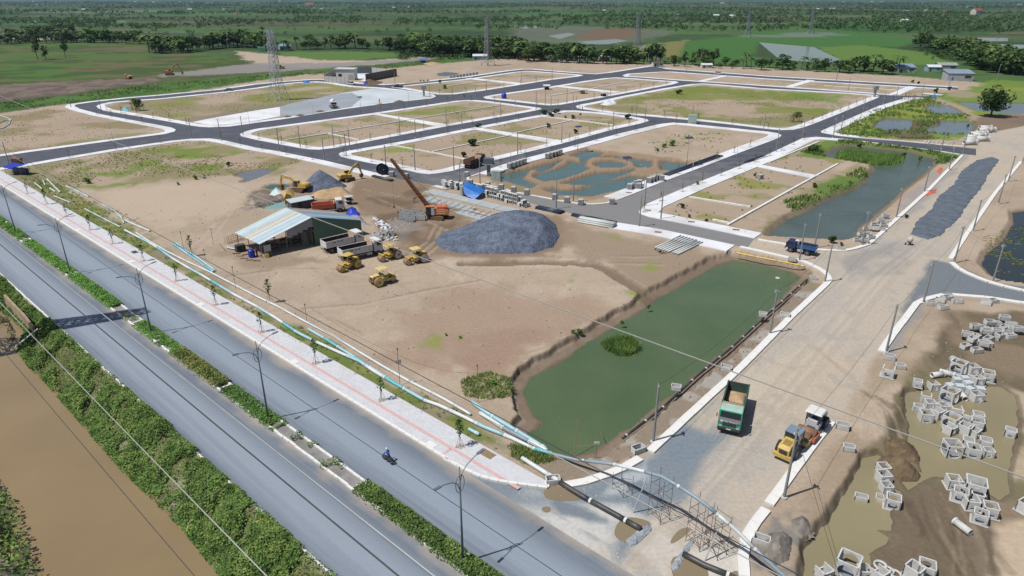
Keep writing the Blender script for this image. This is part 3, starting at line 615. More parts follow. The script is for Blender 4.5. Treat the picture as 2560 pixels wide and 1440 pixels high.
def paving_mat(name, rgb, joint, sx, sy, var=.1, stain=None):
    m = bpy.data.materials.new(name); m.use_nodes = True; nt = m.node_tree; N = nt.nodes; L = nt.links
    b = N['Principled BSDF']; b.inputs['Roughness'].default_value = .8; b.inputs['Specular IOR Level'].default_value = .3
    pos = N.new('ShaderNodeNewGeometry').outputs['Position']; mp = N.new('ShaderNodeMapping'); mp.inputs['Rotation'].default_value = (0,0,-math.atan2(BD.y, BD.x)); L.new(pos, mp.inputs['Vector'])
    br = N.new('ShaderNodeTexBrick'); br.inputs['Scale'].default_value = 1; br.inputs['Brick Width'].default_value = sx; br.inputs['Row Height'].default_value = sy; br.inputs['Mortar Size'].default_value = .012
    br.inputs['Color1'].default_value = (*[c * (1 - var) for c in rgb],1); br.inputs['Color2'].default_value = (*[min(c * (1 + var),.9) for c in rgb],1); br.inputs['Mortar'].default_value = (*joint, 1); L.new(mp.outputs[0], br.inputs['Vector'])
    n2 = N.new('ShaderNodeTexNoise'); n2.inputs['Scale'].default_value = .35; n2.inputs['Detail'].default_value = 7; n2.inputs['Roughness'].default_value = .7; L.new(pos, n2.inputs['Vector'])
    r = N.new('ShaderNodeMapRange'); r.inputs[1].default_value = .48; r.inputs[2].default_value = .75; r.inputs[4].default_value = .4; L.new(n2.outputs['Fac'], r.inputs[0])
    mx = N.new('ShaderNodeMix'); mx.data_type = 'RGBA'; L.new(r.outputs[0], mx.inputs['Factor']); L.new(br.outputs['Color'], mx.inputs['A']); mx.inputs['B'].default_value = (*(stain or [c * .75 for c in rgb]),1)
    L.new(mx.outputs['Result'], b.inputs['Base Color']); return m
M_PAVE = paving_mat('pale_paving', C(220,222,226), C(172,172,174),.4,.2,.07, C(186,182,176))
M_PAVE2 = mat('white_concrete_paving', C(236,238,242),.8,.1,.25, coords='pos', dirt=C(176,168,156), dirt_amt=.55)
M_RED = paving_mat('red_tactile_paving', C(224,184,182), C(206,172,170),.3,.3,.06, C(206,190,184))
M_KERB = mat('kerb_concrete', C(240,239,235),.8,.08,1.5, dirt=C(176,166,150), dirt_amt=.4)
M_CONC = mat('grey_concrete', C(164,164,166),.85,.14,1.3, bump=.2, dirt=C(112,108,100), dirt_amt=.5)
M_CONC_L = mat('pale_concrete', C(200,200,196),.85,.12,1.6, bump=.15, dirt=C(138,132,120), dirt_amt=.5)

OUTER = [(-60,428),(42,415),(150,396),(287,373),(425,353),(475,348),(525,347),(562,352),(640,370),(700,380),(815,403),(932,431),(1000,447),(1060,458),(1130,472),(1200,484),(1330,508),(1400,527),(1540,557),(1650,574),(1837,614),(1870,617),(1885,597),(1775,574),(1662,551),(1625,544),(1599,535),(1597,530),(1617,511),(1727,464),(1900,396),(2007,346),(2040,343),(2095,346),(2145,352),(2270,368),(2350,378),(2440,388),(2440,372),(2270,355),(2145,345),(2095,340),(2054,332),(2052,329),(2062,324),(2195,266),(2262,246),(2335,247),(2335,241),(2240,239),(2170,234),(2050,225),(1920,216),(1800,208),(1692,201),(1605,194),(1562,192),(1556,189),(1567,185),(1655,179.5),(1680,179.5),(1920,197),(2395,224),(2395,219),(1920,191.5),(1670,173),(1655,171),(1652,162),(1632,162),(1637,165),(1530,182),(1492,186),(1455,184),(1400,180),(1330,174),(1310,174),(1280,177),(1165,194),(1015,210),(960,213),(890,209),(850,204),(815,200),(780,200),(700,206),(640,212),(552,225),(395,240),(322,246),(230,256),(190,262),(186,266),(200,273),(250,286),(400,314),(430,320),(440,325),(436,330),(412,336),(287,352),(150,371),(75,381),(0,392),(-60,401)]
BLOCKS = {
 'A': [(241,266),(246,271),(260,277),(375,296),(475,314),(500,317.5),(525,319),(575,317),(640,308),(720,297),(790,285),(872,272),(990,256),(1078,247),(1090,242),(1084,237),(1015,226),(960,220),(890,216),(850,210),(825,206),(790,204),(745,206),(697,211),(640,220),(552,231),(395,247),(322,252),(275,256),(250,261)],
 'B': [(600,336),(603,341),(640,350),(752,371),(775,374),(800,375),(835,371),(877,363),(1000,339),(1115,317),(1280,288),(1340,277),(1355,273),(1348,270),(1317,266),(1280,261),(1227,254),(1190,251),(1165,251),(1140,252.5),(907,287),(640,323),(615,329)],
 'C': [(847,386),(852,392),(890,401),(960,415),(1020,427),(1052,434),(1075,436),(1098,434),(1127,429),(1160,420),(1280,391),(1405,360),(1530,325),(1600,310),(1622,303),(1618,299),(1595,294),(1505,282),(1440,277),(1410,277),(1392,280),(1350,288),(1280,301),(1155,325),(1030,350),(940,366),(865,379),(850,383)],
 'D': [(1166,446),(1172,457),(1200,463),(1314,487),(1400,503),(1447,511),(1487,512),(1520,509),(1545,500),(1580,487),(1650,458),(1730,428),(1812,397),(1840,386),(1920,356),(1948,345),(1954,339),(1945,334),(1920,330),(1722,310),(1685,307),(1655,310),(1640,313),(1555,333),(1445,362),(1350,387),(1280,405),(1235,420),(1195,434),(1172,441)],
 'E': [(1439,266),(1443,270),(1455,273),(1530,284),(1620,291),(1730,301),(1830,312),(1920,323),(1955,326),(1985,325),(2010,319),(2040,308),(2100,284),(2195,245),(2199,241),(2188,238),(2127,233),(1920,222),(1800,212),(1757,209),(1725,211),(1655,222),(1555,241),(1480,257),(1450,262)],
 'F': [(1208,243),(1215,247),(1240,250),(1280,254),(1340,261),(1375,264),(1400,263),(1417,260),(1530,240),(1600,227),(1680,212),(1697,207),(1690,204),(1660,202),(1580,196),(1540,194),(1512,196),(1455,204),(1372,218),(1280,231),(1225,239)],
 'G': [(978,218),(1015,224),(1065,233),(1100,237),(1140,236),(1210,227),(1280,216),(1380,200),(1445,192),(1459,189),(1450,187),(1400,183),(1330,178),(1310,178),(1280,181),(1165,198),(1015,214)]}
road = MB().sheet(GP(OUTER),.012,[GP(b) for b in BLOCKS.values()]).build('road', M_ROAD); tag(road, kind='structure')
def ring_slab(px, w, name='pavement', z1=.15, m=None):
    P = GP(px); s = 1 if area2(P) > 0 else -1; Q = offset_line(P, s * w, True); n = len(P); mb = MB()
    vs = [(x, y, z) for z in (-.05, z1) for x, y in P] + [(x, y, z) for z in (z1,-.05) for x, y in Q]
    fs = []
    for i in range(n):
        j = (i + 1) % n
        for a, b in ((0,1),(1,2),(2,3)): fs.append((a * n + i, a * n + j, b * n + j, b * n + i))
    o = mb.add(vs, fs).build(name, m or M_PAVE2); return tag(o, kind='structure')
def strip(px, w, name='pavement', z1=.15, m=None, parent=None, world=None):
    """slab whose one edge is the traced line and which reaches w metres to its left"""
    P = world or GP(px); Q = offset_line(P, w); mb = MB(); mb.prism(list(P) + list(Q)[::-1],-.5, z1)
    o = mb.build(name, m or M_PAVE2, parent)
    return o if parent else tag(o, kind='structure')
for k_ in 'ABCEFG': ring_slab(BLOCKS[k_],3.6)
D = BLOCKS['D']
strip([D[i] for i in range(7,30)][::1][1:22],4.2)          # the winding-pond lot: pavement on three sides
strip([(1230,422),(1200,433),(1175,441),(1166,446),(1172,457),(1200,463),(1314,487),(1400,503),(1447,511),(1487,512),(1520,509),(1542,501)],.6, 'kerb', .16, M_KERB)
strip([(2230,238.7),(2170,234),(2050,225),(1920,216),(1800,208),(1692,201),(1605,194),(1562,192),(1556,189),(1567,185),(1655,179.5),(1680,179.5),(1920,197),(2380,223)][::-1],3.4)
strip([(-60,428),(42,415),(150,396),(287,373),(425,353),(475,348),(525,347),(562,352),(640,370),(700,380),(815,403),(932,431),(975,441)],-3.4)
strip([(200,273),(250,286),(400,314),(430,320),(440,325),(436,330),(412,336),(287,352),(150,371),(75,381),(0,392),(-60,401)],-3.4)
strip([(1637,165),(1530,182),(1492,186),(1455,184),(1400,180),(1330,174),(1310,174),(1280,177),(1165,194),(1080,203)],-3.4)
strip([(1015,210),(960,213),(890,209),(870,206)],-3.2)
strip([(815,200),(780,200),(700,206),(640,212),(552,225),(395,240),(322,246),(230,256),(190,262),(186,266),(200,273)],-3.6)
strip([(1885,597),(1775,574),(1662,551),(1625,544),(1599,535),(1597,530),(1617,511),(1727,464),(1900,396),(2007,346),(2040,343),(2100,347)],-4.2)
strip([(2395,219),(1920,191.5),(1670,173),(1655,171)],-3.2)
strip([(2145,345),(2095,340),(2054,332),(2052,329),(2062,324),(2195,266),(2262,246)],-4.0)
strip([(2310,247),(2262,246)],-3.0)
strip([(1540,557),(1650,574),(1837,614)],-4.4)
strip([(2145,345),(2270,355),(2410,367)],.7, 'kerb', .16, M_KERB); strip([(2100,347),(2145,352),(2270,368),(2350,378),(2400,386)],-.6, 'kerb', .16, M_KERB)
PATHS = [[(935,287),(950,285),(1125,313),(1103,318)],[(1178,323),(1196,320),(1405,352),(1385,359)],[(1380,216),(1395,214),(1553,230),(1535,233)],[(1163,197),(1176,195),(1312,209),(1300,212)],[(1738,204),(1755,205),(1825,190),(1808,189)],[(1960,218),(1980,219),(2038,202),(2018,200)],[(2222,236),(2250,237),(2295,218),(2270,216)],[(1870,413),(1882,409),(2047,440),(2030,446)]]
for p in PATHS: tag(MB().prism(GP(p),-.05,.158).build('footpath', M_PAVE2), kind='structure')
LOWWALL = [[(717,351),(820,335),(1015,302),(1252,264)],[(820,335),(897,351)],[(982,365),(1077,382),(1160,399)],[(1077,382),(1280,339)],[(1280,336),(1430,302)],[(1352,292),(1430,301),(1532,314)],[(1822,564),(2035,445),(2097,411)],[(1722,494),(1875,519)],[(1925,407),(2050,355)],[(1380,240),(1500,219)],[(1120,216),(1250,198)],[(1500,218),(1590,202)],[(1780,551),(1822,560)],[(2060,215),(2240,226)],[(1300,198),(1360,190)]]
for i, p in enumerate(LOWWALL):
    o = strip(p, .55 if max(v for u, v in p) > 330 else .75, 'drain_wall', .3, M_KERB); o.pop('kind', None) if 'kind' in o else None
    tag(o, 'low white concrete drain wall between lots, %s counted from the shed outwards' % ordn(i + 1), 'low wall', 'low drain walls between the lots')
# concrete apron of the corner lot
AP = [([(482,306),(525,297),(640,277),(700,268),(700,292),(640,303),(575,312),(530,314)], M_PAVE2,.160),([(700,268),(727,259),(795,246),(835,237),(880,233),(905,246),(880,268),(800,282),(760,289),(700,294)], mat('grey_wet_concrete', C(158,166,174),.7,.1,.08, coords='pos', dirt=C(186,192,198), dirt_amt=.6),.164),([(835,237),(927,222),(1015,227),(1082,238),(1086,242),(1075,246),(990,254),(905,266),(880,266),(905,246),(880,233)], mat('chalky_concrete', C(206,214,218),.75,.14,.07, coords='pos', dirt=C(168,182,192), dirt_amt=.7),.168)]
for p, m, z in AP: tag(MB().prism(GP(p),-.05, z).build('concrete_apron', m), kind='structure')

# boulevard, straight and parallel
T0, T1 = -120.0,420.0
def blvd(n0, n1, z, t0=T0, t1=T1): return [tuple(BV(t0, n0).xy), tuple(BV(t1, n0).xy), tuple(BV(t1, n1).xy), tuple(BV(t0, n1).xy)]
N_LL, N_ML, N_MR, N_NE, N_PV, N_RED = 21.75,29.2,31.0,38.72,43.1,40.42
for a, b, m in ((N_LL, N_ML, M_BLVD[0]),(N_MR, N_NE + .05, M_BLVD[1])): tag(MB().sheet(blvd(a, b, 0),.016).build('boulevard', m), kind='structure')
tag(MB().sheet(blvd(N_ML + .05, N_MR - .05,0),.05).build('median_soil', mat('median_soil', C(150,148,146),.95,.25,.6, coords='pos', dirt=C(112,108,84), dirt_amt=.8)), kind='structure')
t_end = 44.0
pv = [tuple(BV(t_end, N_NE).xy), tuple(BV(T1, N_NE).xy), tuple(BV(T1, N_PV).xy)] + [G(u, v) for u, v in [(1250,1140),(1367,1206),(1370,1221),(1300,1211),(1250,1205),(1205,1194),(1160,1174),(1110,1147)]]
pave = MB().prism(pv, -.05,.15).build('pavement', M_PAVE); tag(pave, kind='structure')
MB().sheet(blvd(N_RED - .22, N_RED + .22,0,35.5, T1),.154).build('tactile_strip', M_RED, pave)
a_ = TN(1113,1134)[0]
MB().sheet(blvd(N_NE + .35, N_RED - .17,0, a_ - .2, a_ + .2),.154).build('tactile_strip', M_RED, pave)
_kb = MB().box(0,0,0,1,1,1); _kerb_me = None
def kerb_run(P, w, h, seg, name_label=None, jitter=.0, m=None, z=0.0, skip=()):
    """a run of kerb stones along a world polyline, each stone a piece of its own"""
    e = bpy.data.objects.new('kerb', None); e.empty_display_size = .2; col.objects.link(e); tag(e, kind='structure')
    e.location = (P[0][0], P[0][1],0)
    pts = resample([Vector(p[:2]) for p in P], seg); me = None
    if (pts[-1] - Vector(P[-1][:2])).length > .4: pts.append(Vector(P[-1][:2]))
    for i, (a, b) in enumerate(zip(pts, pts[1:])):
        if i in skip: continue
        d = b - a
        if me is None:
            o = MB().box(0,0,0,1,1,1).build('kerb_stone', m or M_KERB, e); me = o.data
        else: o = bpy.data.objects.new('kerb_stone', me); col.objects.link(o); o.parent = e
        c = (a + b) / 2; o.location = (c.x - P[0][0] + rnd.uniform(-jitter, jitter), c.y - P[0][1] + rnd.uniform(-jitter, jitter), z + h / 2 - .03 + rnd.uniform(-jitter, jitter) * .3)
        o.scale = (d.length - .03, w, h + .06); o.rotation_euler = (0,0, math.atan2(d.y, d.x) + rnd.uniform(-jitter, jitter) * .3)
    return e
kerb_run([BV(44, N_NE + .17), BV(230, N_NE + .17)],.36,.21,1.2, m=M_KERB)
kerb_run([BV(15, N_MR - .14), BV(190, N_MR - .14)],.24,.2,1.2, jitter=.02)
kerb_run([BV(15, N_ML + .14), BV(190, N_ML + .14)],.24,.2,1.2, jitter=.04)
kerb_run([BV(15, N_LL - .1), BV(170, N_LL - .1)],.2,.14,1.2, jitter=.03)
BEDS_T = [TN(60,600)[0], TN(182,687)[0], TN(342,807)[0], TN(566,968)[0], TN(898,1213)[0]]
for t in BEDS_T: kerb_run([BV(t, N_ML + .26), BV(t, N_MR - .26)],.22,.2,1.28)
kerb_run([G(*p) for p in [(1367,1206),(1371,1221),(1330,1216),(1250,1205),(1205,1194),(1160,1174),(1110,1147)]],.36,.21,1.0)
# kerbs of the works road: long white precast channels
EK = [[(2407,387),(2320,477),(2245,545),(2172,611),(2140,622),(2112,627),(2070,627),(2030,624),(1967,612),(1895,600)],
      [(1850,618),(1930,636),(2007,654),(2050,673),(2068,688),(2075,698),(2068,709),(1977,793),(1851,921),(1720,1041),(1650,1107),(1622,1133)],
      [(1600,1147),(1560,1170),(1507,1192),(1460,1207),(1400,1217)],
      [(2552,405),(2490,480),(2415,588),(2376,648)],[(2378,657),(2395,672),(2420,686),(2485,711),(2560,728),(2640,742)],
      [(2640,768),(2560,759),(2470,745),(2382,738)],[(2360,738),(2318,747),(2293,757),(2262,798),(2230,840),(2203,880)],[(2077,1055),(2030,1115),(1975,1190),(1922,1262)],[(1915,1275),(1880,1318),(1862,1350),(1857,1385),(1862,1460)]]
for p in EK: kerb_run([G(*q) for q in p],.95 if p[0][1] > 640 or p[-1][1] > 700 else .8,.2,2.4, jitter=.015)
# puddles and flat marks on the forecourt
M_PUD = water_mat('puddle_water', C(144,130,106),.1,.01,1.0)
for p in ([(1362,1215),(1385,1212),(1440,1228),(1458,1246),(1430,1253),(1372,1250),(1358,1240)],[(1548,1300),(1580,1290),(1640,1308),(1590,1330),(1568,1362),(1540,1345),(1534,1328)],[(1358,1265),(1380,1268),(1372,1284),(1352,1276)],[(1672,1400),(1700,1385),(1760,1400),(1775,1440),(1760,1470),(1690,1470)],[(1810,1440),(1850,1420),(1850,1470),(1815,1470)],[(1700,1320),(1728,1318),(1725,1330),(1680,1362),(1674,1352)]):
    o = MB().sheet(chaikin(GP(p)),-.004).build('puddle', M_PUD); tag(o, kind='structure')
# low heaps of crushed stone (fresh road base and rills)
def heap(px, h, m, name, res=.5, noise=.35, peaks=None, z0=-.05, world=None, edge=1.0):
    """a heap over an outline: height grows from its rim; peaks are extra summits (u, v, height, radius)"""
    P = world or GP(px); A = np.array(P); x0, y0 = A.min(0); x1, y1 = A.max(0)
    nx = max(6, int((x1 - x0) / res)); ny = max(6, int((y1 - y0) / res)); X, Y = np.meshgrid(np.linspace(x0, x1, nx), np.linspace(y0, y1, ny))
    d = -sdist(P, X, Y, 3) + (fbm(X, Y, 2.0,3,1.9) - .5) * edge
    Z = h * (1 - np.exp(-np.maximum(d, 0) * .75 / max(h, .3)))
    if peaks:
        Zp = np.zeros_like(Z)
        for u, v, ph, pr in peaks:
            cx, cy = (u, v) if world is not None else G(u, v); Zp = np.maximum(Zp, ph * np.maximum(0,1 - np.hypot(X - cx, Y - cy) / pr) ** .9)
        Z = np.minimum(np.maximum(Zp, Z), np.maximum(d, 0) * .85)
    Z = Z + (fbm(X, Y, 1.1,3,4.4) - .5) * noise * np.clip(d, 0,1) + z0 + np.where(d <= 0,-.3,.0)
    id_ = np.arange(nx * ny).reshape(ny, nx); F = np.stack([id_[:-1, :-1], id_[:-1,1:], id_[1:, 1:], id_[1:, :-1]],-1).reshape(-1,4)
    dv = d.ravel(); keep = (dv[F] > -.15).any(1); F = F[keep]; used = np.unique(F); mp = np.zeros(nx * ny, int); mp[used] = np.arange(len(used))
    V = np.stack([X, Y, Z],-1).reshape(-1,3)[used]
    return np_mesh(name, V, mp[F], m, smooth=True)
def stone_mat(name, a, b, scale, bump=.9):
    m = bpy.data.materials.new(name); m.use_nodes = True; nt = m.node_tree; N = nt.nodes; L = nt.links
    bs = N['Principled BSDF']; bs.inputs['Roughness'].default_value = .95; bs.inputs['Specular IOR Level'].default_value = .2
    pos = N.new('ShaderNodeNewGeometry').outputs['Position']; vo = N.new('ShaderNodeTexVoronoi'); vo.inputs['Scale'].default_value = scale; L.new(pos, vo.inputs['Vector'])
    nn = N.new('ShaderNodeTexNoise'); nn.inputs['Scale'].default_value = .5; nn.inputs['Detail'].default_value = 6; L.new(pos, nn.inputs['Vector'])
    ad = N.new('ShaderNodeMath'); ad.operation = 'MULTIPLY_ADD'; L.new(vo.outputs['Color'], ad.inputs[0]); ad.inputs[1].default_value = .55; L.new(nn.outputs['Fac'], ad.inputs[2])
    mr = N.new('ShaderNodeMapRange'); mr.inputs[1].default_value = .45; mr.inputs[2].default_value = 1.1; L.new(ad.outputs[0], mr.inputs[0])
    mx = N.new('ShaderNodeMix'); mx.data_type = 'RGBA'; mx.inputs['A'].default_value = (*a, 1); mx.inputs['B'].default_value = (*b, 1); L.new(mr.outputs[0], mx.inputs['Factor']); L.new(mx.outputs['Result'], bs.inputs['Base Color'])
    bp = N.new('ShaderNodeBump'); bp.inputs['Strength'].default_value = bump; bp.inputs['Distance'].default_value = .12; L.new(vo.outputs['Distance'], bp.inputs['Height']); L.new(bp.outputs[0], bs.inputs['Normal']); return m
M_STONE = stone_mat('crushed_bluestone', C(76,86,104), C(126,136,154),3.2)
M_STONE2 = stone_mat('fresh_road_stone', C(84,94,106), C(122,130,142),4.)
M_SAND = stone_mat('sand_heap', C(176,146,110), C(206,178,142),1.2,.4)
M_SOIL = stone_mat('dark_soil_heap', C(98,84,66), C(132,114,90),2.5,.6)
tag(heap([(2275,585),(2290,555),(2330,520),(2345,490),(2385,460),(2400,430),(2440,400),(2480,392),(2500,400),(2470,440),(2455,470),(2420,510),(2400,545),(2350,590),(2320,600)],.28, M_STONE2, 'gravel_bed', .22,.1, edge=.7), kind='stuff')
for p in ([(1565,1352),(1600,1320),(1625,1310),(1630,1325),(1595,1360),(1575,1368)],[(1672,1415),(1700,1375),(1735,1340),(1742,1350),(1720,1385),(1700,1420),(1680,1430)]):
    tag(heap(p, .3, stone_mat('wet_rubble', C(128,138,146), C(184,190,194),4.5) if 'wet_rubble' not in bpy.data.materials else bpy.data.materials['wet_rubble'], 'rubble_rill', .25,.25, edge=.5), kind='stuff')
# ================================================================ poles, lamps, pylons, wires
M_POLE = mat('spun_concrete_pole', C(150,152,152),.8,.12,2.0, dirt=C(110,108,104))
M_STEEL = mat('galvanised_steel', C(176,180,184),.45,.1,2.0, metal=.3)
M_DARKSTEEL = mat('dark_grey_steel', C(120,132,142),.5,.12,3.0, metal=.2)
M_BLACK = mat('black_plastic', (.02,.02,.024),.6,.2,3.0)
M_WHITE = mat('white_paint', C(232,232,228),.5,.05,1.5)
M_WOOD = mat('weathered_wood', C(150,126,96),.9,.25,6.0)
M_LAMPH = mat('lamp_head_grey', C(196,200,204),.5,.06,3.0)
def mk_pole():
    t = thing('utility_pole', 'x', 'pole')
    MB().cyl((0,0,-.3),(0,0,1),.17,.10,10).build('pole', M_POLE, t, True)          # unit height, scaled per pole
    MB().box(0,0,.965,.12,.9,.012).build('crossbar', M_STEEL, t)
    MB().box(0,.2,.93,.2,.22,.035).build('junction_box', M_LAMPH, t)
    MB().lathe([(.34,-.02),(.34,.012),(.2,.02),(.0,.02)], n=10).build('footing', M_CONC_L, t)
    return t
# one mesh per height class keeps proportions; poles are scaled along z only
pole_proto = mk_pole(); index_kids(pole_proto); pole_first = [True]
def add_pole(u, v, vt, label, rz=0.0, hmin=6.0, hmax=9.5):
    h = min(max(height_of(u, v, vt), hmin), hmax); x, y = G(u, v)
    return place(pole_proto, pole_first, (x, y, .02), rz, label, (1,1, h), 'concrete utility poles')
POLE_ROWS = {
 'on the boulevard end of the far-left estate road': [(24,415,355)],
 'at the bend of the road around the pylon block': [(178,268,228),(255,284,240)],
 'at the junction left of the sand yard': [(480,347,297),(552,347,297),(608,338,290),(699,378,320),(751,369,315),(811,401,343),(835,368,313),(866,392,335),(875,375,320)],
 'along the street through the middle lots': [(965,415,368),(1000,338,290),(1039,344,297),(1116,316,270),(1155,323,277),(1252,292,250),(1294,387,333),(1404,358,310),(1532,326,280)],
 'facing the crane and block stacks': [(1038,427,366),(1135,427,366),(1150,467,407),(1200,459,393),(1390,522,450),(1433,505,435)],
 'around the concrete apron corner': [(1075,244,210),(1131,251,215),(1189,251,215),(1216,239,205),(988,219,182),(813,206,175)],
 'around the crossing with three round bushes': [(1340,276,227),(1363,262,225),(1377,280,238),(1417,260,220),(1432,277,237)],
 'along the street past the green substation box': [(1590,294,250),(1612,305,260),(1730,300,263),(1908,328,278),(1304,208,176),(1380,200,168)],
 'at the wide junction below the winding ponds': [(1598,567,487),(1611,516,442),(1652,548,472)],
 'along the wide road to the upper crossing': [(1940,380,322),(2005,347,303),(2082,345,295),(2100,337,288),(2157,282,240),(2208,260,226),(2240,246,210),(2303,246,212)],
 'along the gravel works road beside the grey pond': [(2353,373,318),(2405,388,333),(2372,425,367),(2310,480,415),(2240,545,470),(2155,614,528),(2036,620,533),(1998,652,558)],
 'on the far side of the gravel works road': [(2555,410,383),(2520,454,390),(2495,510,436),(2432,578,500),(2385,657,566),(2482,704,610),(2308,757,655),(2215,880,762)],
 'beside the green pond kerb': [(2062,706,608),(1925,835,723),(1633,1105,958)],
 'in front of the yellow compactor': [(1960,1244,1075)],
 'before the tree belt at the far edge': [(1505,158,124),(1620,163,136),(1667,163,144),(1716,183,150),(1750,167,120),(2012,178,148),(2090,205,172),(2120,227,195),(2332,178,142),(2372,217,188),(2492,198,160),(1067,140,100)]}
POLES_XY = {}
for row, L_ in POLE_ROWS.items():
    for i, (u, v, vt) in enumerate(L_):
        lab = ('concrete utility pole ' if len(L_) == 1 else ordn(i + 1) + ' concrete pole from the left ') + row
        o = add_pole(u, v, vt, lab, rnd.uniform(-.3,.8)); POLES_XY[(u, v)] = (o.location.copy(), o.scale.z)
# slung cables between the poles of the works road
M_WIRE_D = mat('dark_cable', (.03,.03,.035),.6,.1,1.0)
M_WIRE_W = mat('bright_aluminium_cable', C(214,212,204),.35,.05,.2, metal=.5)
def cable(p, q, sag, r, label, m=None, n=10, group=None):
    p = Vector(p); q = Vector(q); pts = [p.lerp(q, i / n) - Vector((0,0, sag * 4 * (i / n) * (1 - i / n))) for i in range(n + 1)]
    o = MB().tube(pts, r, 4).build('cable', m or M_WIRE_D); return tag(o, label, 'cable', group)
def ptop(k): l, h = POLES_XY[k]; return Vector((l.x, l.y, h - .25))
chain = [(2405,388),(2372,425),(2310,480),(2240,545),(2155,614),(2062,706),(1925,835),(1633,1105)]
for i, (a, b) in enumerate(zip(chain, chain[1:])): cable(ptop(a), ptop(b),.9,.018, 'dark cable slung beside the ponds, %s span from the far end' % ordn(i + 1), group='cables beside the ponds')
chain = [(2520,454),(2495,510),(2432,578),(2385,657),(2308,757),(2215,880),(1960,1244)]
for i, (a, b) in enumerate(zip(chain, chain[1:])): cable(ptop(a), ptop(b),.9,.018, 'dark cable slung over the gravel road edge, %s span from the far end' % ordn(i + 1), group='cables over the gravel road edge')
cable(ptop((1960,1244)), Vector((21,22,7)),.8,.018, 'dark cable running from the pole by the yellow compactor out of view')
cable(ptop((2036,620)), ptop((2155,614)),.5,.016, 'short dark cable across the end of the grey pond'); cable(ptop((1598,567)), ptop((1998,652)),1.2,.016, 'dark cable from the wide junction to the blue truck')
cable(ptop((1200,459)), ptop((1390,522)),1.0,.014, 'dark cable across the kerb blocks'); cable(ptop((1433,505)), ptop((1611,516)),1.0,.014, 'dark cable across the last winding pond'); cable(ptop((2385,657)), ptop((2482,704)),.6,.016, 'dark cable over the dark gravel side road')
cable(ptop((1038,427)), ptop((1135,427)),.8,.014, 'dark cable between two poles behind the crane'); cable(ptop((699,378)), ptop((751,369)),.5,.014, 'dark cable at the junction left of the yard')

def mk_lamp():
    t = thing('street_lamp', 'x', 'street lamp')
    MB().cyl((0,0,0),(0,0,7.2),.075,.05,8).build('pole', M_STEEL, t, True)
    MB().tube([(0,0,6.9),(-.25,0,7.3),(-.8,0,7.55),(-1.5,0,7.65)],.035,6).build('arm', M_STEEL, t, True)
    MB().box(-1.75,0,7.66,.6,.22,.09).build('lamp_head', M_LAMPH, t)
    MB().box(0,0,.05,.4,.4,.1).build('base_plate', M_CONC_L, t); return t
lamp_proto = mk_lamp(); index_kids(lamp_proto); lamp_first = [True]
LAMP_ROWS = {'along the road behind the first pylon': [(277,254,217),(395,245,206),(532,230,195)], 'along the road edge of the sand yard': [(288,372,320),(626,325,279)], 'along the street beside the concrete apron': [(785,302,257),(1023,267,226)],
 'along the streets of the middle lots': [(1277,425,365),(1290,297,252)], 'on the wide road past the winding ponds': [(1610,470,425),(1727,466,400),(1838,418,360),(2060,324,280),(2115,298,257)], 'on the upper street near the second pylon': [(1170,197,170),(1260,190,160),(1450,187,160),(1612,176,150)]}
for row, L_ in LAMP_ROWS.items():
    for i, (u, v, vt) in enumerate(L_):
        h = min(max(height_of(u, v, vt),6),9); x, y = G(u, v)
        place(lamp_proto, lamp_first, (x, y, .15), rnd.uniform(-.2,.6), '%s thin street lamp from the left %s' % (ordn(i + 1), row), h / 7.6, 'thin steel street lamps')
def mk_solar():
    t = thing('solar_lamp', 'x', 'street lamp'); MB().cyl((0,0,0),(0,0,7),.08,.05,8).build('pole', M_STEEL, t, True)
    MB().box(0,0,7.1,2.0,1.2,.06, rx=.25).build('solar_panel', mat('solar_cells', C(70,74,92),.3,.1,4), t); MB().tube([(0,0,6.5),(-.6,0,6.9),(-1.2,0,6.95)],.03,5).build('arm', M_STEEL, t)
    MB().box(-1.4,0,6.95,.5,.2,.08).build('lamp_head', M_LAMPH, t); return t
sol = mk_solar(); index_kids(sol); sf = [True]
for u, v, vt, l in ((903,285,243, 'solar street lamp with flat panel standing at the concrete apron'),(1444,376,317, 'solar street lamp with flat panel on the street above the winding ponds'),(1563,473,395, 'solar street lamp with flat panel beside the winding ponds'),(1716,416,345, 'solar street lamp with flat panel behind the black pipe bundle')):
    x, y = G(u, v); place(sol, sf, (x, y, .1),.2, l, min(max(height_of(u, v, vt),6),9) / 7.1, 'solar street lamps')
def mk_blamp():
    t = thing('boulevard_lamp', 'x', 'street lamp'); Mz = M_DARKSTEEL
    MB().cyl((0,0,.2),(0,0,10.2),.12,.055,10).build('pole', Mz, t, True); MB().box(0,0,.15,.5,.5,.3).build('footing', M_CONC_L, t)
    n = 20; MB().tube([(.48 * math.cos(2 * math.pi * i / n),0,8.5 + .85 * math.sin(2 * math.pi * i / n)) for i in range(n + 1)],.035,5).build('ring', Mz, t)
    for s, z in ((1,10.1),(-1,9.3)):
        a = MB().tube([(0,0, z - 1.6),(s * .25,0, z - .7),(s * .8,0, z - .2),(s * 1.6,0, z + .1),(s * 2.1,0, z + .2)],.04,6).build('arm', Mz, t)
        MB().box(s * 2.4,0, z + .24,.7,.24,.09, ry=-s * .1).build('lamp_head', M_DARKSTEEL, a)
    return t
bl = mk_blamp(); index_kids(bl); bf = [True]
for i, (u, v) in enumerate([(39,583),(177,683),(378,833),(672,1048),(1172,1395)]):
    tt, _ = TN(u, v); p = BV(tt, 30.1); place(bl, bf, p, math.atan2(BN.y, BN.x), '%s tall double-arm ring lamp on the boulevard median, counted from the far end' % ordn(i + 1), None, 'boulevard median lamps')

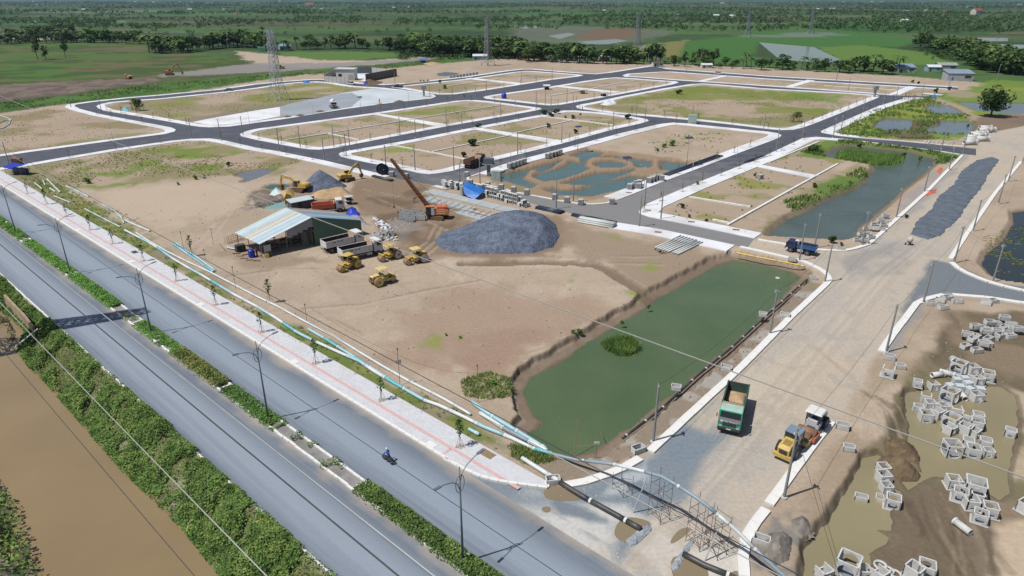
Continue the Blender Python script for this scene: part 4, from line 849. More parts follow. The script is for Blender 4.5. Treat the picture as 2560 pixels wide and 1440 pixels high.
def lattice(name, label, base, h, w0, w1, arms, rz, m, r=.09, waist=None, group=None):
    """tapered four-legged lattice tower with cross-arms; arms = [(height, half-span)]"""
    t = thing(name, label, 'pylon', base, rz, group)
    levels = []; z = 0.0; wm = (w0 * .3 + w1 * .7) * 1.05; hw = lambda z: (w0 + (wm - w0) * min(1, z / (h * .3)) if z < h * .3 else wm + (w1 - wm) * (z / h - .3) / .7) / 2
    while z < h * .97: levels.append(z); z += max(hw(z) * 1.5,1.1)
    levels.append(h)
    cs = ((1,1),(-1,1),(-1,-1),(1,-1))
    for i, (a, b) in enumerate(cs):
        MB().tube([(a * hw(z), b * hw(z), z) for z in levels], r * 1.5,4).build('leg', m, t)
        MB().box(a * hw(0), b * hw(0),.2,.8,.8,.8).build('footing', M_CONC_L, t)
    br = MB()
    for z0, z1 in zip(levels, levels[1:]):
        for k in range(4):
            (a, b),(c, d) = cs[k], cs[(k + 1) % 4]
            p0 = (a * hw(z0), b * hw(z0), z0); q1 = (c * hw(z1), d * hw(z1), z1); p1 = (a * hw(z1), b * hw(z1), z1); q0 = (c * hw(z0), d * hw(z0), z0)
            br.cyl(p0, q1, r, n=4, cap=False); br.cyl(q0, p1, r, n=4, cap=False); br.cyl(p1, q1, r, n=4, cap=False)
    br.build('bracing', m, t)
    for z, sp in arms:
        for s in (-1,1):
            am = MB(); w = hw(z)
            for b in (-1,1): am.cyl((s * w, b * w, z),(s * sp, 0, z + .25), r, n=4, cap=False); am.cyl((s * w, b * w, z + 1.3),(s * sp, 0, z + .3), r, n=4, cap=False)
            for q in (.35,.7): am.cyl((s * (w + (sp - w) * q),-w * (1 - q), z + .1),(s * (w + (sp - w) * q), w * (1 - q), z + .1), r * .8, n=4, cap=False)
            a_ = am.build('cross_arm', m, t); MB().cyl((s * sp, 0, z + .2),(s * sp, 0, z - 1.1),.09, n=6).build('insulator', M_LAMPH, a_)
    return t
M_PYL = mat('pylon_steel', C(196,202,208),.5,.08,1.0, metal=.25); M_PYLD = mat('pylon_steel_far', C(150,158,166),.5,.08,1.0, metal=.25)
PYL = [(697,250,75, 'steel lattice pylon standing on the corner lot of the estate'),(1220,164,45, 'steel lattice pylon on sandy ground before the tree belt'),(1592,122,32, 'distant lattice pylon in the wet fields'),(1868,92,26, 'distant lattice pylon in the green rice fields'),(2026,84,27, 'faintest distant lattice pylon beyond the flooded paddy')]
PB = []
for u, v, vt, l in PYL:
    x, y = G(u, v); h = min(height_of(u, v, vt),40); big = y > 420
    lattice('pylon', l, (x, y, 0), h, 7.2 if not big else 7.2,2.0,[(h * .6,2.6),(h * .78,2.8),(h * .96,3.2)],.9, M_PYL if not big else M_PYLD, .085 if not big else .11, group='estate pylons'); PB.append((x, y, h))
for i, (a, b) in enumerate(zip(PB, PB[1:])):
    for q, f in enumerate((.62,.77,.93)):
        cable((a[0], a[1], a[2] * f),(b[0], b[1], b[2] * f),5,.018, '%s conductor of the %s span between the estate pylons' % (('lower', 'middle', 'upper')[q], ordn(i + 1)), M_DARKSTEEL, 14, 'conductors between the estate pylons')
# the line that crosses close below the camera, carried by two tall pylons beside the boulevard
TP = TN(355,745); B1 = BV(117,8.9,-1.2); B2 = BV(-117,8.9,-.3); az = math.atan2(BN.y, BN.x)
for b_, l in ((B1, 'tall double-circuit pylon on the canal bank throwing its shadow over the boulevard'),(B2, 'tall double-circuit pylon at the near end of the overhead line')):
    lattice('pylon', l, b_, 47,7.5,2.0,[(31.5,4.2),(36,4.2),(40.7,4.2)], az, M_PYL, .1, group='tall line pylons')
WR = [('upper right', 13.0,76.3, M_WIRE_W),('first middle right', 13.0,47.0, M_WIRE_W),('second middle right', 13.3,48.2, M_WIRE_D),('lower right', 13.0,34.6, M_WIRE_D),('first upper left', 4.35,25.4, M_WIRE_D),('second upper left', 4.67,27.4, M_STEEL),('middle left', 4.93,17.9, M_WIRE_W),('lower left', 5.18,13.8, M_WIRE_D)]
for nm, nw, n0, m in WR:
    z = CAM_H * (1 - nw / n0); pts = [BV(t, nw, z + 2.3e-4 * t * t) for t in np.linspace(-117,117,41)]
    tag(MB().tube(pts, .0145,5).build('power_line', m), '%s conductor of the overhead line along the boulevard' % nm, 'power line', 'overhead line conductors')

# ================================================================ plants
def leaf_mat(name, a, b, c=None):
    m = bpy.data.materials.new(name); m.use_nodes = True; nt = m.node_tree; N = nt.nodes; L = nt.links
    bs = N['Principled BSDF']; bs.inputs['Roughness'].default_value = .7; bs.inputs['Specular IOR Level'].default_value = .25
    g = N.new('ShaderNodeNewGeometry'); oi = N.new('ShaderNodeObjectInfo')
    nn = N.new('ShaderNodeTexNoise'); nn.inputs['Scale'].default_value = .6; nn.inputs['Detail'].default_value = 4; L.new(g.outputs['Position'], nn.inputs['Vector'])
    ad = N.new('ShaderNodeMath'); ad.operation = 'MULTIPLY_ADD'; L.new(g.outputs['Random Per Island'], ad.inputs[0]); ad.inputs[1].default_value = .55
    a2 = N.new('ShaderNodeMath'); a2.operation = 'MULTIPLY_ADD'; L.new(nn.outputs['Fac'], a2.inputs[0]); a2.inputs[1].default_value = 1.7; a2.inputs[2].default_value = -.62; L.new(a2.outputs[0], ad.inputs[2])
    cr = N.new('ShaderNodeValToRGB'); cr.color_ramp.elements[0].color = (*a, 1); cr.color_ramp.elements[1].color = (*b, 1); cr.color_ramp.elements[0].position = .1; cr.color_ramp.elements[1].position = .75
    if c: e = cr.color_ramp.elements.new(.97); e.color = (*c, 1)
    L.new(ad.outputs[0], cr.inputs[0])
    hs = N.new('ShaderNodeHueSaturation'); mr = N.new('ShaderNodeMapRange'); mr.inputs[3].default_value = .75; mr.inputs[4].default_value = 1.2; L.new(oi.outputs['Random'], mr.inputs[0]); L.new(mr.outputs[0], hs.inputs['Value']); L.new(cr.outputs[0], hs.inputs['Color'])
    L.new(hs.outputs[0], bs.inputs['Base Color'])
    tr = N.new('ShaderNodeBsdfTranslucent'); L.new(hs.outputs[0], tr.inputs['Color']); mx = N.new('ShaderNodeMixShader'); mx.inputs[0].default_value = .25
    L.new(bs.outputs[0], mx.inputs[1]); L.new(tr.outputs[0], mx.inputs[2]); L.new(mx.outputs[0], N['Material Output'].inputs['Surface']); return m
M_LEAF = leaf_mat('tree_leaves', (.020,.046,.015),(.075,.14,.036)); M_LEAF2 = leaf_mat('light_tree_leaves', (.04,.078,.02),(.11,.18,.05),(.16,.2,.06))
M_BUSH = leaf_mat('bank_leaves', (.06,.115,.028),(.19,.30,.075),(.32,.33,.11)); M_HEDGE = leaf_mat('hedge_leaves', (.07,.16,.035),(.20,.38,.08)); M_HEDGE2 = leaf_mat('reddish_hedge_leaves', (.09,.12,.035),(.24,.30,.08),(.34,.24,.11))
M_GRASS = leaf_mat('grass_blades', (.13,.19,.05),(.27,.34,.11),(.44,.40,.22)); M_REED = leaf_mat('reed_blades', (.07,.14,.03),(.2,.32,.075)); M_DRY = leaf_mat('dry_grass', (.17,.17,.07),(.28,.26,.12),(.38,.33,.19)); M_BARK = mat('bark', (.09,.07,.05),.95,.3,6)
def leaves_np(Cn, size, flat=.5, rg=rng, tri=False):
    """randomly turned leaf faces at centres Cn"""
    n = len(Cn); size = np.broadcast_to(size, (n,)); nrm = rg.normal(size=(n, 3)); nrm[:, 2] = np.abs(nrm[:, 2]) + flat; nrm /= np.linalg.norm(nrm, axis=1, keepdims=True)
    r = rg.normal(size=(n, 3)); a = np.cross(nrm, r); a /= np.linalg.norm(a, axis=1, keepdims=True); b = np.cross(nrm, a); s = size[:, None]
    k = rg.uniform(.55,1.0,(n, 1))
    if tri:
        V = np.stack([Cn - a * s * .5, Cn + a * s * .5, Cn + b * s * k],1).reshape(-1,3); return V, np.arange(3 * n).reshape(n, 3)
    V = np.stack([Cn - a * s * .55, Cn - b * s * k * .45, Cn + a * s * .55, Cn + b * s * k * .45],1).reshape(-1,3); return V, np.arange(4 * n).reshape(n, 4)
def blades_np(Pn, h, w, lean=.5, rg=rng):
    n = len(Pn); h = np.broadcast_to(h, (n,)); th = rg.uniform(0,2 * np.pi, n); d = np.stack([np.cos(th), np.sin(th), np.zeros(n)],1); e = np.stack([-np.sin(th), np.cos(th), np.zeros(n)],1)
    top = Pn + e * (rg.uniform(-lean, lean, n) * h)[:, None] + np.array([0,0,1]) * h[:, None]; ww = np.broadcast_to(w, (n,))[:, None]
    V = np.stack([Pn - d * ww, Pn + d * ww, top],1).reshape(-1,3); return V, np.arange(3 * n).reshape(n, 3)
def crown_pts(n, clumps, rx, rz, cz, seed, shell=.6):
    rg = np.random.default_rng(seed); d = rg.normal(size=(clumps, 3)); d /= np.linalg.norm(d, axis=1, keepdims=True); rr = rg.uniform(.25,1,(clumps, 1)) ** .5
    cc = d * rr * np.array([rx * .72, rx * .72, rz * .72]); cr = rg.uniform(.25,.5, clumps) * rx
    i = rg.integers(0, clumps, n); q = rg.normal(size=(n, 3)); q /= np.linalg.norm(q, axis=1, keepdims=True); q *= (rg.uniform(shell, 1, n) ** .5 * cr[i])[:, None]
    P = cc[i] + q * np.array([1,1,.8]); P[:, 2] += cz; return P, rg
def mk_tree(name, h, rx, rz, n, clumps, leaf, seed, m, trunk_r=.16, tall=0.0):
    t = thing(name, 'x', 'tree'); rg = random.Random(seed); th = h - rz * 1.3
    tr = MB().tube([(0,0,-.3),(rg.uniform(-.15,.15), rg.uniform(-.15,.15), th * .5),(rg.uniform(-.3,.3), rg.uniform(-.3,.3), th)], trunk_r, 6)
    for _ in range(5):
        a = rg.uniform(0,6.28); tr.cyl((0,0, th * rg.uniform(.6,.95)),(math.cos(a) * rx * .6, math.sin(a) * rx * .6, th + rz * rg.uniform(.1,.9)), trunk_r * .5, trunk_r * .2,5, False)
    tr.build('trunk', M_BARK, t)
    P, r2 = crown_pts(n, clumps, rx, rz, h - rz, seed); V, F = leaves_np(P, r2.uniform(leaf * .6, leaf * 1.4, n),.4, r2); np_mesh('crown', V, F, m, t); return t
def mk_palm(seed):
    t = thing('palm_tree', 'x', 'palm'); rg = random.Random(seed); h = 7.0; lx, ly = rg.uniform(-.8,.8), rg.uniform(-.8,.8)
    MB().tube([(0,0,-.3),(lx * .3, ly * .3, h * .5),(lx, ly, h)],.15,6).build('trunk', M_BARK, t)
    V = []; F = []
    for i in range(18):
        a = i * 2.4; e = rg.uniform(-.3,1.0); L = rg.uniform(2.2,3.0); d = Vector((math.cos(a), math.sin(a),0)); s = Vector((-d.y, d.x, 0)); prev = None
        for k in range(5):
            q = k / 4; p = Vector((lx, ly, h)) + d * (L * q * math.cos(e * (1 - q))) + Vector((0,0, L * (math.sin(e) * q - .75 * q * q))); w = .42 * (1 - .75 * q) * (0.4 + 1.2 * min(q * 3,1)) ; b = len(V)
            V += [p - s * w - Vector((0,0, w * .5)), p, p + s * w - Vector((0,0, w * .5))]
            if prev is not None: F += [(prev, b, b + 1, prev + 1),(prev + 1, b + 1, b + 2, prev + 2)]
            prev = b
    np_mesh('crown', np.array([tuple(v) for v in V]), np.array(F), M_LEAF2, t); return t
TREES = [mk_tree('tree', 8.5,3.2,3.6,520,11,.75,21, M_LEAF), mk_tree('tree', 10.5,3.0,4.7,560,12,.75,22, M_LEAF, .2), mk_tree('tree', 6.5,3.0,3.0,460,10,.7,23, M_LEAF2), mk_tree('tree', 12,2.4,5.2,460,13,.7,24, M_LEAF, .2), mk_tree('tree', 5.0,2.6,2.4,380,9,.65,25, M_LEAF2)]
PALMS = [mk_palm(31), mk_palm(32), mk_palm(33)]
for t in TREES + PALMS: index_kids(t)
TF = {id(t): [True] for t in TREES + PALMS}
BELTS = [  # (words, polyline of feet, rows behind, spacing px, height range px, share of palms)
 ('in the dense belt behind the second pylon', [(990,138),(1080,141),(1190,142),(1290,148)],4,14,(34,56),.1),('in the belt with tin-roofed huts', [(1300,151),(1420,157),(1560,160),(1640,160)],2,17,(22,52),.15),
 ('in the belt between estate and rice fields', [(1690,166),(1780,170),(1900,174),(2010,178),(2120,182),(2230,186)],2,27,(14,46),.25),('in the dark grove at the right border', [(2400,150),(2440,172),(2500,184),(2600,194)],4,20,(44,72),.05),
 ('along the ponds at the upper right', [(2300,120),(2350,132),(2390,142),(2440,150)],2,20,(30,52),.1),('in the belt left of the first pylon', [(370,132),(440,134),(520,124),(600,116),(660,122)],2,14,(28,50),.25),
 ('in the row behind the left field', [(0,112),(80,108),(180,106),(300,108),(360,110)],2,16,(20,36),.1),('in the row behind the small green field', [(670,128),(760,124),(860,122),(980,126)],1,18,(20,42),.2),('in the copse behind the sandy patch', [(60,86),(130,86),(200,84)],1,16,(20,34),0)]
tree_pool = []
for words_, line, rows, sp, (h0, h1), pp in BELTS:
    pts = []
    for k in range(rows):
        for p in resample([Vector(q) for q in line], sp): pts.append((p.x + rnd.uniform(-6,6) + k * sp * .45, p.y - k * 5 + rnd.uniform(-1.5,1)))
    pts.sort()
    for i, (u, v) in enumerate(pts):
        pr = rnd.choice(PALMS) if rnd.random() < pp else rnd.choice(TREES); hp = rnd.uniform(h0, h1) * mpp(u, v); hp = min(max(hp, 4),15); base = {0: 8.5,1: 10.5,2: 6.5,3: 12,4: 5}.get(TREES.index(pr) if pr in TREES else 9,7.5)
        x, y = G(u, v); s = hp / base; palm = pr in PALMS
        place(pr, TF[id(pr)],(x, y, 0), rnd.uniform(0,6.28), '%s %s from the left %s' % (ordn(i + 1), 'palm or tree', words_),(s * rnd.uniform(1.2,1.75),) * 2 + (s,), 'trees ' + words_)
for u, v, hp, l, k in ((95,150,62, 'tall thin tree leaning over the left field, leftmost of three', 3),(116,150,44, 'middle of three thin trees in the left field', 1),(165,145,55, 'right one of three thin trees in the left field', 3)):
    x, y = G(u, v); s = hp * mpp(u, v) / 12; place(TREES[k], TF[id(TREES[k])],(x, y, 0), rnd.uniform(0,6), l, (s * .9, s * .9, s), 'trees in the left field')
big = mk_tree('tree', 10,5.2,4.4,3200,26,.6,41, M_LEAF, .3); big.location = (*G(2476,292),0); big.scale = (height_of(2476,292,230) / 8,) * 3; tag(big, 'big round dark green tree standing by the pale pond', 'tree')
# far woods and hedges seen only as texture: one mass
def far_woods():
    V = []; F = []; rg = np.random.default_rng(77); cen = []; siz = []
    for _ in range(135):
        v = 7 + 66 * rg.random() ** 1.5; u0 = rg.uniform(-250,2800); Lp = rg.uniform(80,420); n = int(Lp / (1.6 + v * .085)) + 4; dv = rg.uniform(-.02,.02)
        for k in range(n):
            u = u0 + Lp * k / n + rg.normal() * 5; vv = max(v + dv * Lp * k / n + rg.normal() * v * .035,4.5); cen.append((u, vv)); siz.append(rg.uniform(2.0,5.0) * (1.35 if rg.random() < .1 else 1))
    for _ in range(800):
        v = 10 + 95 * rg.random() ** 1.4; u = rg.uniform(-250,2800)
        if 1250 < u < 2330 and v > 64: continue
        if v > 86: continue
        cen.append((u, v)); siz.append(rg.uniform(1.4,4.2))
    for _ in range(2600):
        cen.append((rg.uniform(-250,2800),4.5 + 13 * rg.random())); siz.append(rg.uniform(2.5,5.5))
    for _ in range(520):                                       # the grove right of the white villa
        cen.append((rg.uniform(2180,2800), rg.uniform(40,82))); siz.append(rg.uniform(2.5,5))
    for _ in range(170): cen.append((rg.uniform(-200,420), rg.uniform(88,108))); siz.append(rg.uniform(1.5,3.6))
    for _ in range(220): cen.append((rg.uniform(1000,1660), rg.uniform(136,150 + 0))); siz.append(rg.uniform(1.2,2.6))
    for _ in range(260): a = rg.random(); cen.append((2330 + 330 * a + rg.normal() * 12,130 + 60 * a + rg.normal() * 6)); siz.append(rg.uniform(1.4,3.2))
    P = []; S_ = []
    for (u, v), s in zip(cen, siz):
        x, y = G(u, v); k = 26 if v > 34 else (12 if v > 15 else 6); q = rg.normal(size=(k, 3)); q /= np.linalg.norm(q, axis=1, keepdims=True); q *= rg.uniform(.4,1,(k, 1)) * np.array([s * 1.15, s * 1.15, s * .75]); q[:, 2] += s * .8
        P.append(q + np.array([x, y, 0])); S_.append(np.full(k, s * (.62 if v > 34 else .95 if v > 15 else 1.4)) * rg.uniform(.6,1.3, k))
    return np.concatenate(P), np.concatenate(S_)
P, S_ = far_woods(); V, F = leaves_np(P, S_, .3); tag(np_mesh('distant_woodland', V, F, M_LEAF), 'far woods and hedgerows spread to the horizon', 'woodland', kind='stuff')

# canal banks: a dense mass of shrubs and creepers
def cover(poly, n, hfun, size, m, name, label, cat, kind='stuff', parent=None, blades=None, tri=False, tn=False):
    A = np.array(poly)
    if tn: T_ = A @ np.array(BD); Q_ = A @ np.array(BN); T_, Q_ = rng.uniform(max(T_.min(),12), min(T_.max(),150), n), rng.uniform(Q_.min(), Q_.max(), n); X = BD.x * T_ + BN.x * Q_; Y = BD.y * T_ + BN.y * Q_
    else: x0, y0 = A.min(0); x1, y1 = A.max(0); X = rng.uniform(x0, x1, n); Y = rng.uniform(y0, y1, n)
    d = sdist(poly, X, Y, 3); k = d < 0; X = X[k]; Y = Y[k]; hh, keep = hfun(X, Y, -d[k]); X, Y, hh = X[keep], Y[keep], hh[keep]
    Z = height(X, Y) + hh * (rng.uniform(.15,1, len(X)) ** .6)
    V, F = leaves_np(np.stack([X, Y, Z],1), rng.uniform(size * .6, size * 1.5, len(X)),.7, tri=tri)
    o = np_mesh(name, V, F, m, parent); return tag(o, label, cat, kind=kind) if parent is None else o
bank = GP([(-260,560),(0,688),(37,722),(125,798),(175,846),(300,956),(410,1051),(462,1101),(640,1262),(837,1442),(980,1580)]) + GP([(u - 16, v) for u, v in [(700,1600),(562,1440),(475,1332),(400,1255),(325,1185),(250,1100),(210,1052),(160,995),(130,960),(87,920),(57,880),(78,832),(41,795),(-4,770),(-300,690)]],-2.4)
def hb(X, Y, d):
    n = fbm(X, Y, 2.2,3,2.0); bare = fbm(X, Y, 3.5,3,12.0); h = .25 + .95 * smooth01((n - .3) * 2.2) * np.clip(d / 1.0,.4,1); return h, (bare < .62) | (rng.random(len(X)) < .12)
cover(bank, 460000, hb, .19, M_BUSH, 'bank_shrubs', 'dense green shrubs and creepers on the bank between canal and boulevard', 'shrubs', tn=True)
lbank = GP([(-260,960),(0,1212),(37,1258),(57,1320),(100,1437),(150,1600),(-300,1600)],-2.0)
cover(lbank, 26000, lambda X, Y, d: (.4 + 1.6 * fbm(X, Y, 2.5,3,5.), np.ones(len(X), bool)),.3, M_BUSH, 'far_bank_shrubs', 'dark green undergrowth on the outer canal bank at the bottom corner', 'shrubs')
cover(GP([(-80,785),(0,790),(22,800),(38,830),(36,850),(0,858),(-80,870)],-2.35),9000, lambda X, Y, d: (.45 * np.ones(len(X)), np.ones(len(X), bool)),.26, leaf_mat('water_hyacinth', (.03,.045,.02),(.09,.11,.06),(.2,.2,.16)), 'floating_weed', 'grey green raft of water weed floating by the culvert wall', 'water weed')
# median beds
BED = [(BEDS_T[0] + 26, BEDS_T[0],.9, M_HEDGE, .3),(BEDS_T[0] - 2.2, BEDS_T[1] + 1.0,.9, M_HEDGE, .45),(BEDS_T[1] - .6, TN(300,765)[0],1, M_HEDGE, .6),(TN(282,775)[0], BEDS_T[2] + .4,.25, M_GRASS, .3),(BEDS_T[2] - .4, TN(448,890)[0],.7, M_HEDGE, .3),(TN(440,885)[0], BEDS_T[3] + .6,1, M_HEDGE2,.75),(BEDS_T[3] - .4, TN(700,1070)[0],.7, M_HEDGE, .35),(TN(700,1070)[0], BEDS_T[4] + .5,.28, M_BUSH, .45),(BEDS_T[4] - .4,8,.9, M_BUSH, .6)]
for i, (ta, tb, dens_, m, hh) in enumerate(BED):
    L_ = abs(ta - tb); n = int(L_ * 1.5 * 330 * dens_); T = rng.uniform(min(ta, tb), max(ta, tb), n); NN = rng.uniform(N_ML - .1, N_MR + .12, n) + rng.normal(size=n) * .12; cl = fbm(T, NN, 1.3,2,3.3 + i)
    k = cl > (.58 if dens_ < .5 else .3 if dens_ < 1 else 0); T, NN, cl = T[k], NN[k], cl[k]; Zl = .1 + hh * rng.uniform(.2,1, len(T)) * (.55 + .8 * cl) * np.clip((1.25 - np.abs(NN - 30.1)) * 2.5,.25,1)
    Pn = np.stack([BD.x * T + BN.x * NN, BD.y * T + BN.y * NN, Zl],1); V, F = leaves_np(Pn, rng.uniform(.12,.27, len(T)),.6)
    what = ['low bright green', 'bright green', 'thick bright green', 'sparse dry', 'low spreading green', 'clipped olive and reddish', 'patchy grey green', 'sparse dark', 'dense dark green'][i]
    o = np_mesh('median_hedge', V, F, m); tag(o, '%s hedge bed on the median, %s bed from the far end' % (what, ordn(i + 1)), 'hedge', 'hedge beds on the boulevard median')
# round bushes
def mk_bush(name, n, leaf, m, seed, cat='bush', squash=.85):
    t = thing(name, 'x', cat); MB().cyl((0,0,-.1),(0,0,.5),.05,.04,5).build('stem', M_BARK, t); P, r2 = crown_pts(n, 9,.5,.5 * squash, .5 * squash, seed, .5); V, F = leaves_np(P, r2.uniform(leaf * .6, leaf * 1.4, n),.4, r2); np_mesh('crown', V, F, m, t); return t
bushes = [mk_bush('round_bush', 700,.13, M_LEAF, 51), mk_bush('round_bush', 600,.14, M_LEAF2,52), mk_bush('round_bush', 380,.14, M_BUSH, 53, squash=.7)]
for b in bushes: index_kids(b)
BFst = {id(b): [True] for b in bushes}
BUSH = [(1180,364,27,0, 'largest round dark bush on the lot above the dark dump truck'),(1159,393,17,1, 'small round bush just above the dark dump truck'),(1360,287,20,0, 'left one of three round bushes at the crossing'),(1378,293,18,0, 'middle front one of three round bushes at the crossing'),(1391,284,17,0, 'right one of three round bushes at the crossing'),(1568,297,19,0, 'round dark bush at the corner pavement'),(1196,319,16,0, 'round bush at the white footpath corner'),(1370,320,15,1, 'round bush on the drain wall of the middle lot'),(1438,334,14,1, 'round bush on the lot beside the solar lamp'),(1414,295,9,2, 'smaller of two bushes right of the three round ones'),(1432,297,12,1, 'larger of two bushes right of the three round ones'),(1450,288,8,2, 'tiny bush at the pavement edge right of the round bushes'),(2032,380,27,0, 'large round dark bush at the head of the grey pond'),(1697,235,17,0, 'lone dark bush in the wide grassy block'),(1681,365,20,2, 'largest light clump of weeds on the sandy lot'),(1660,369,14,2, 'leaning clump of weeds on the sandy lot'),(1645,378,11,2, 'smallest clump of weeds on the sandy lot'),(222,458,21,2, 'round light bush on the grass by the boulevard'),(572,415,13,1, 'dark upright bush on the grassy edge of the yard'),(490,448,15,2, 'light bush at the edge of the bare sand'),(512,446,10,2, 'small light bush beside the bare sand'),(447,462,10,2, 'small tuft of weeds alone on the bare sand'),(1113,222,14,2, 'light round bush in the far lot behind the apron'),(1100,208,10,1, 'dark bush in the far lot behind the apron'),(2080,608,24,1, 'leafy bush on the pond bank by the blue truck'),(2105,615,14,2, 'low bush at the kerb by the blue truck'),(1705,520,15,1, 'dark weed bush on the lot by the wide junction'),(1722,543,10,1, 'small weed bush on the lot by the wide junction'),(1766,555,11,1, 'upright weed bush near the white pavement edge'),(1745,462,13,2, 'weed bush at the pavement of the wide road'),(1886,440,10,2, 'weed bush beside the small concrete block'),(1500,797,0,0, ''),(1555,800,14,2, 'tuft of shrub overhanging the pond bank'),(1622,762,13,2, 'shrub at the mouth of the erosion gully'),(1450,826,20,2, 'larger green shrub on the pond rim'),(1432,833,14,2, 'smaller brown green shrub on the pond rim'),(1237,962,22,2, 'shrub at the top corner of the green pond'),(1116,838,9,2, 'tiny shrub on the bare sand'),(1150,845,9,2, 'tiny light shrub on the bare sand'),(2260,388,14,1, 'bush on the bank above the reeds'),(2300,395,14,2, 'bush on the bank right of the reeds'),(2150,365,14,1, 'bush beside the narrow kerbed road'),(2282,207,9,1, 'bush on the far lot behind the thin road'),(2296,210,8,1, 'smaller bush on the far lot behind the thin road'),(2340,232,14,1, 'bush left of the blue tarpaulin'),(2372,225,13,0, 'dark bush at the end of the thin road'),(2265,545,12,1, 'bush at the waterline of the grey pond'),(2035,468,14,1, 'bush on the grassy tongue of the grey pond'),(1178,1408,30,0, 'dark round shrub at the foot of the nearest boulevard lamp'),(2420,312,9,2, 'shrub on the muddy spit of the far pond')]
for u, v, dpx, k, l in BUSH:
    if not l: continue
    x, y = G(u, v); s = dpx * mpp(u, v) * 1.05; place(bushes[k], BFst[id(bushes[k])],(x, y, max(hz(x, y),-.6) - .05), rnd.uniform(0,6), l, s, 'round bushes and weeds')
# pavement saplings with stakes
def mk_sapling(h, seed, leafy):
    t = thing('sapling', 'x', 'sapling'); MB().tube([(0,0,0),(.04,0, h * .5),(-.03,.04, h)],.03,5).build('trunk', M_BARK, t)
    for k in range(3): a = k * 2.1; MB().cyl((.55 * math.cos(a),.55 * math.sin(a),0),(.04 * math.cos(a),.04 * math.sin(a),1.35),.022, n=4).build('stake', M_WOOD, t)
    r2 = np.random.default_rng(seed); n = leafy; z = r2.uniform(h * .42, h * 1.08, n); r = .55 * np.sin(np.clip((z / h - .4) / .7,0.05,1) * np.pi) * r2.uniform(.2,1, n); a = r2.uniform(0,6.28, n)
    V, F = leaves_np(np.stack([r * np.cos(a), r * np.sin(a), z],1), r2.uniform(.14,.3, n),.3, r2); np_mesh('crown', V, F, M_LEAF, t); MB().box(0,0,.0,.8,.8,.05).build('tree_pit', mat('tree_pit_soil', C(176,170,160),.95,.2,3), t); return t
saps = [mk_sapling(3.0,61,110), mk_sapling(3.4,62,150)]; thin = mk_sapling(2.6,63,26)
for s in saps + [thin]: index_kids(s)
SFst = {id(s): [True] for s in saps + [thin]}
for i, (u, v) in enumerate([(70,485),(117,512),(168,543),(227,576),(283,611),(359,654),(443,704),(540,764),(655,832),(790,910),(955,1003),(1150,1119)]):
    x, y = G(u, v); place(saps[i % 2], SFst[id(saps[i % 2])],(x, y, .15), rnd.uniform(0,6), '%s staked young tree on the boulevard pavement, counted from the far end' % ordn(i + 1), rnd.uniform(.85,1.05), 'young trees on the boulevard pavement')
for i, (u, v, l) in enumerate([(1173,1397 - 790, ''),(480,640, 'young tree standing in the sand beside the pipes'),(675,757, 'taller young tree between the two pipelines')]):
    if l: x, y = G(u, v); place(saps[1], SFst[id(saps[1])],(x, y, 0),1, l, 1.15, 'young trees in the sand')
cnt = {}
def sapl_line(px, off, step, words_):
    P = offset_line(GP(px), off); k = 0
    for p in resample([Vector(q) for q in P], step):
        if p.y > 420: continue
        k += 1; place(thin, SFst[id(thin)],(p.x, p.y, .15), rnd.uniform(0,6), '%s staked sapling %s' % (ordn(k), words_), rnd.uniform(.9,1.25), 'staked saplings on the estate pavements')
sapl_line(BLOCKS['B'][2:11],1.2,12.5, 'along the front pavement of the long middle block'); sapl_line(BLOCKS['B'][13:21],1.2,13, 'along the back pavement of the long middle block')
sapl_line(BLOCKS['C'][1:6],1.2,13, 'on the pavement facing the crane'); sapl_line(BLOCKS['C'][9:14],1.2,13, 'on the street pavement left of the winding ponds'); sapl_line(BLOCKS['C'][20:27],1.2,13, 'on the back pavement of the block with bushes')
sapl_line([(1597,530),(1617,511),(1727,464),(1900,396),(2007,346)],-1.2,11, 'along the wide road, pavement side of the long pond lot'); sapl_line(BLOCKS['D'][10:15],1.2,12, 'along the wide road, pavement side of the winding ponds'); sapl_line(BLOCKS['D'][20:28],1.2,12.5, 'on the street side of the winding ponds')
sapl_line(BLOCKS['E'][1:9],1.2,14, 'along the front pavement of the wide grassy block'); sapl_line(BLOCKS['E'][10:14],1.2,12, 'along the end pavement of the wide grassy block'); sapl_line(BLOCKS['F'][6:11],1.2,14, 'on the front pavement of the far small block')
sapl_line([(2052,329),(2062,324),(2195,266),(2262,246)],-1.2,12, 'on the pavement above the far ponds'); sapl_line([(42,415),(150,396),(287,373),(425,353)],-1.2,14, 'on the pavement above the grassy yard edge'); sapl_line([(562,352),(640,370),(815,403)],-1.2,12, 'on the pavement behind the sand yard'); sapl_line([(250,286),(400,314)],-1.2,12, 'on the pavement of the left lot')
sapl_line(BLOCKS['A'][2:5],1.2,12, 'on the pavement by the pylon lot'); sapl_line(BLOCKS['G'][3:8],1.2,15, 'on the pavement of the farthest block')
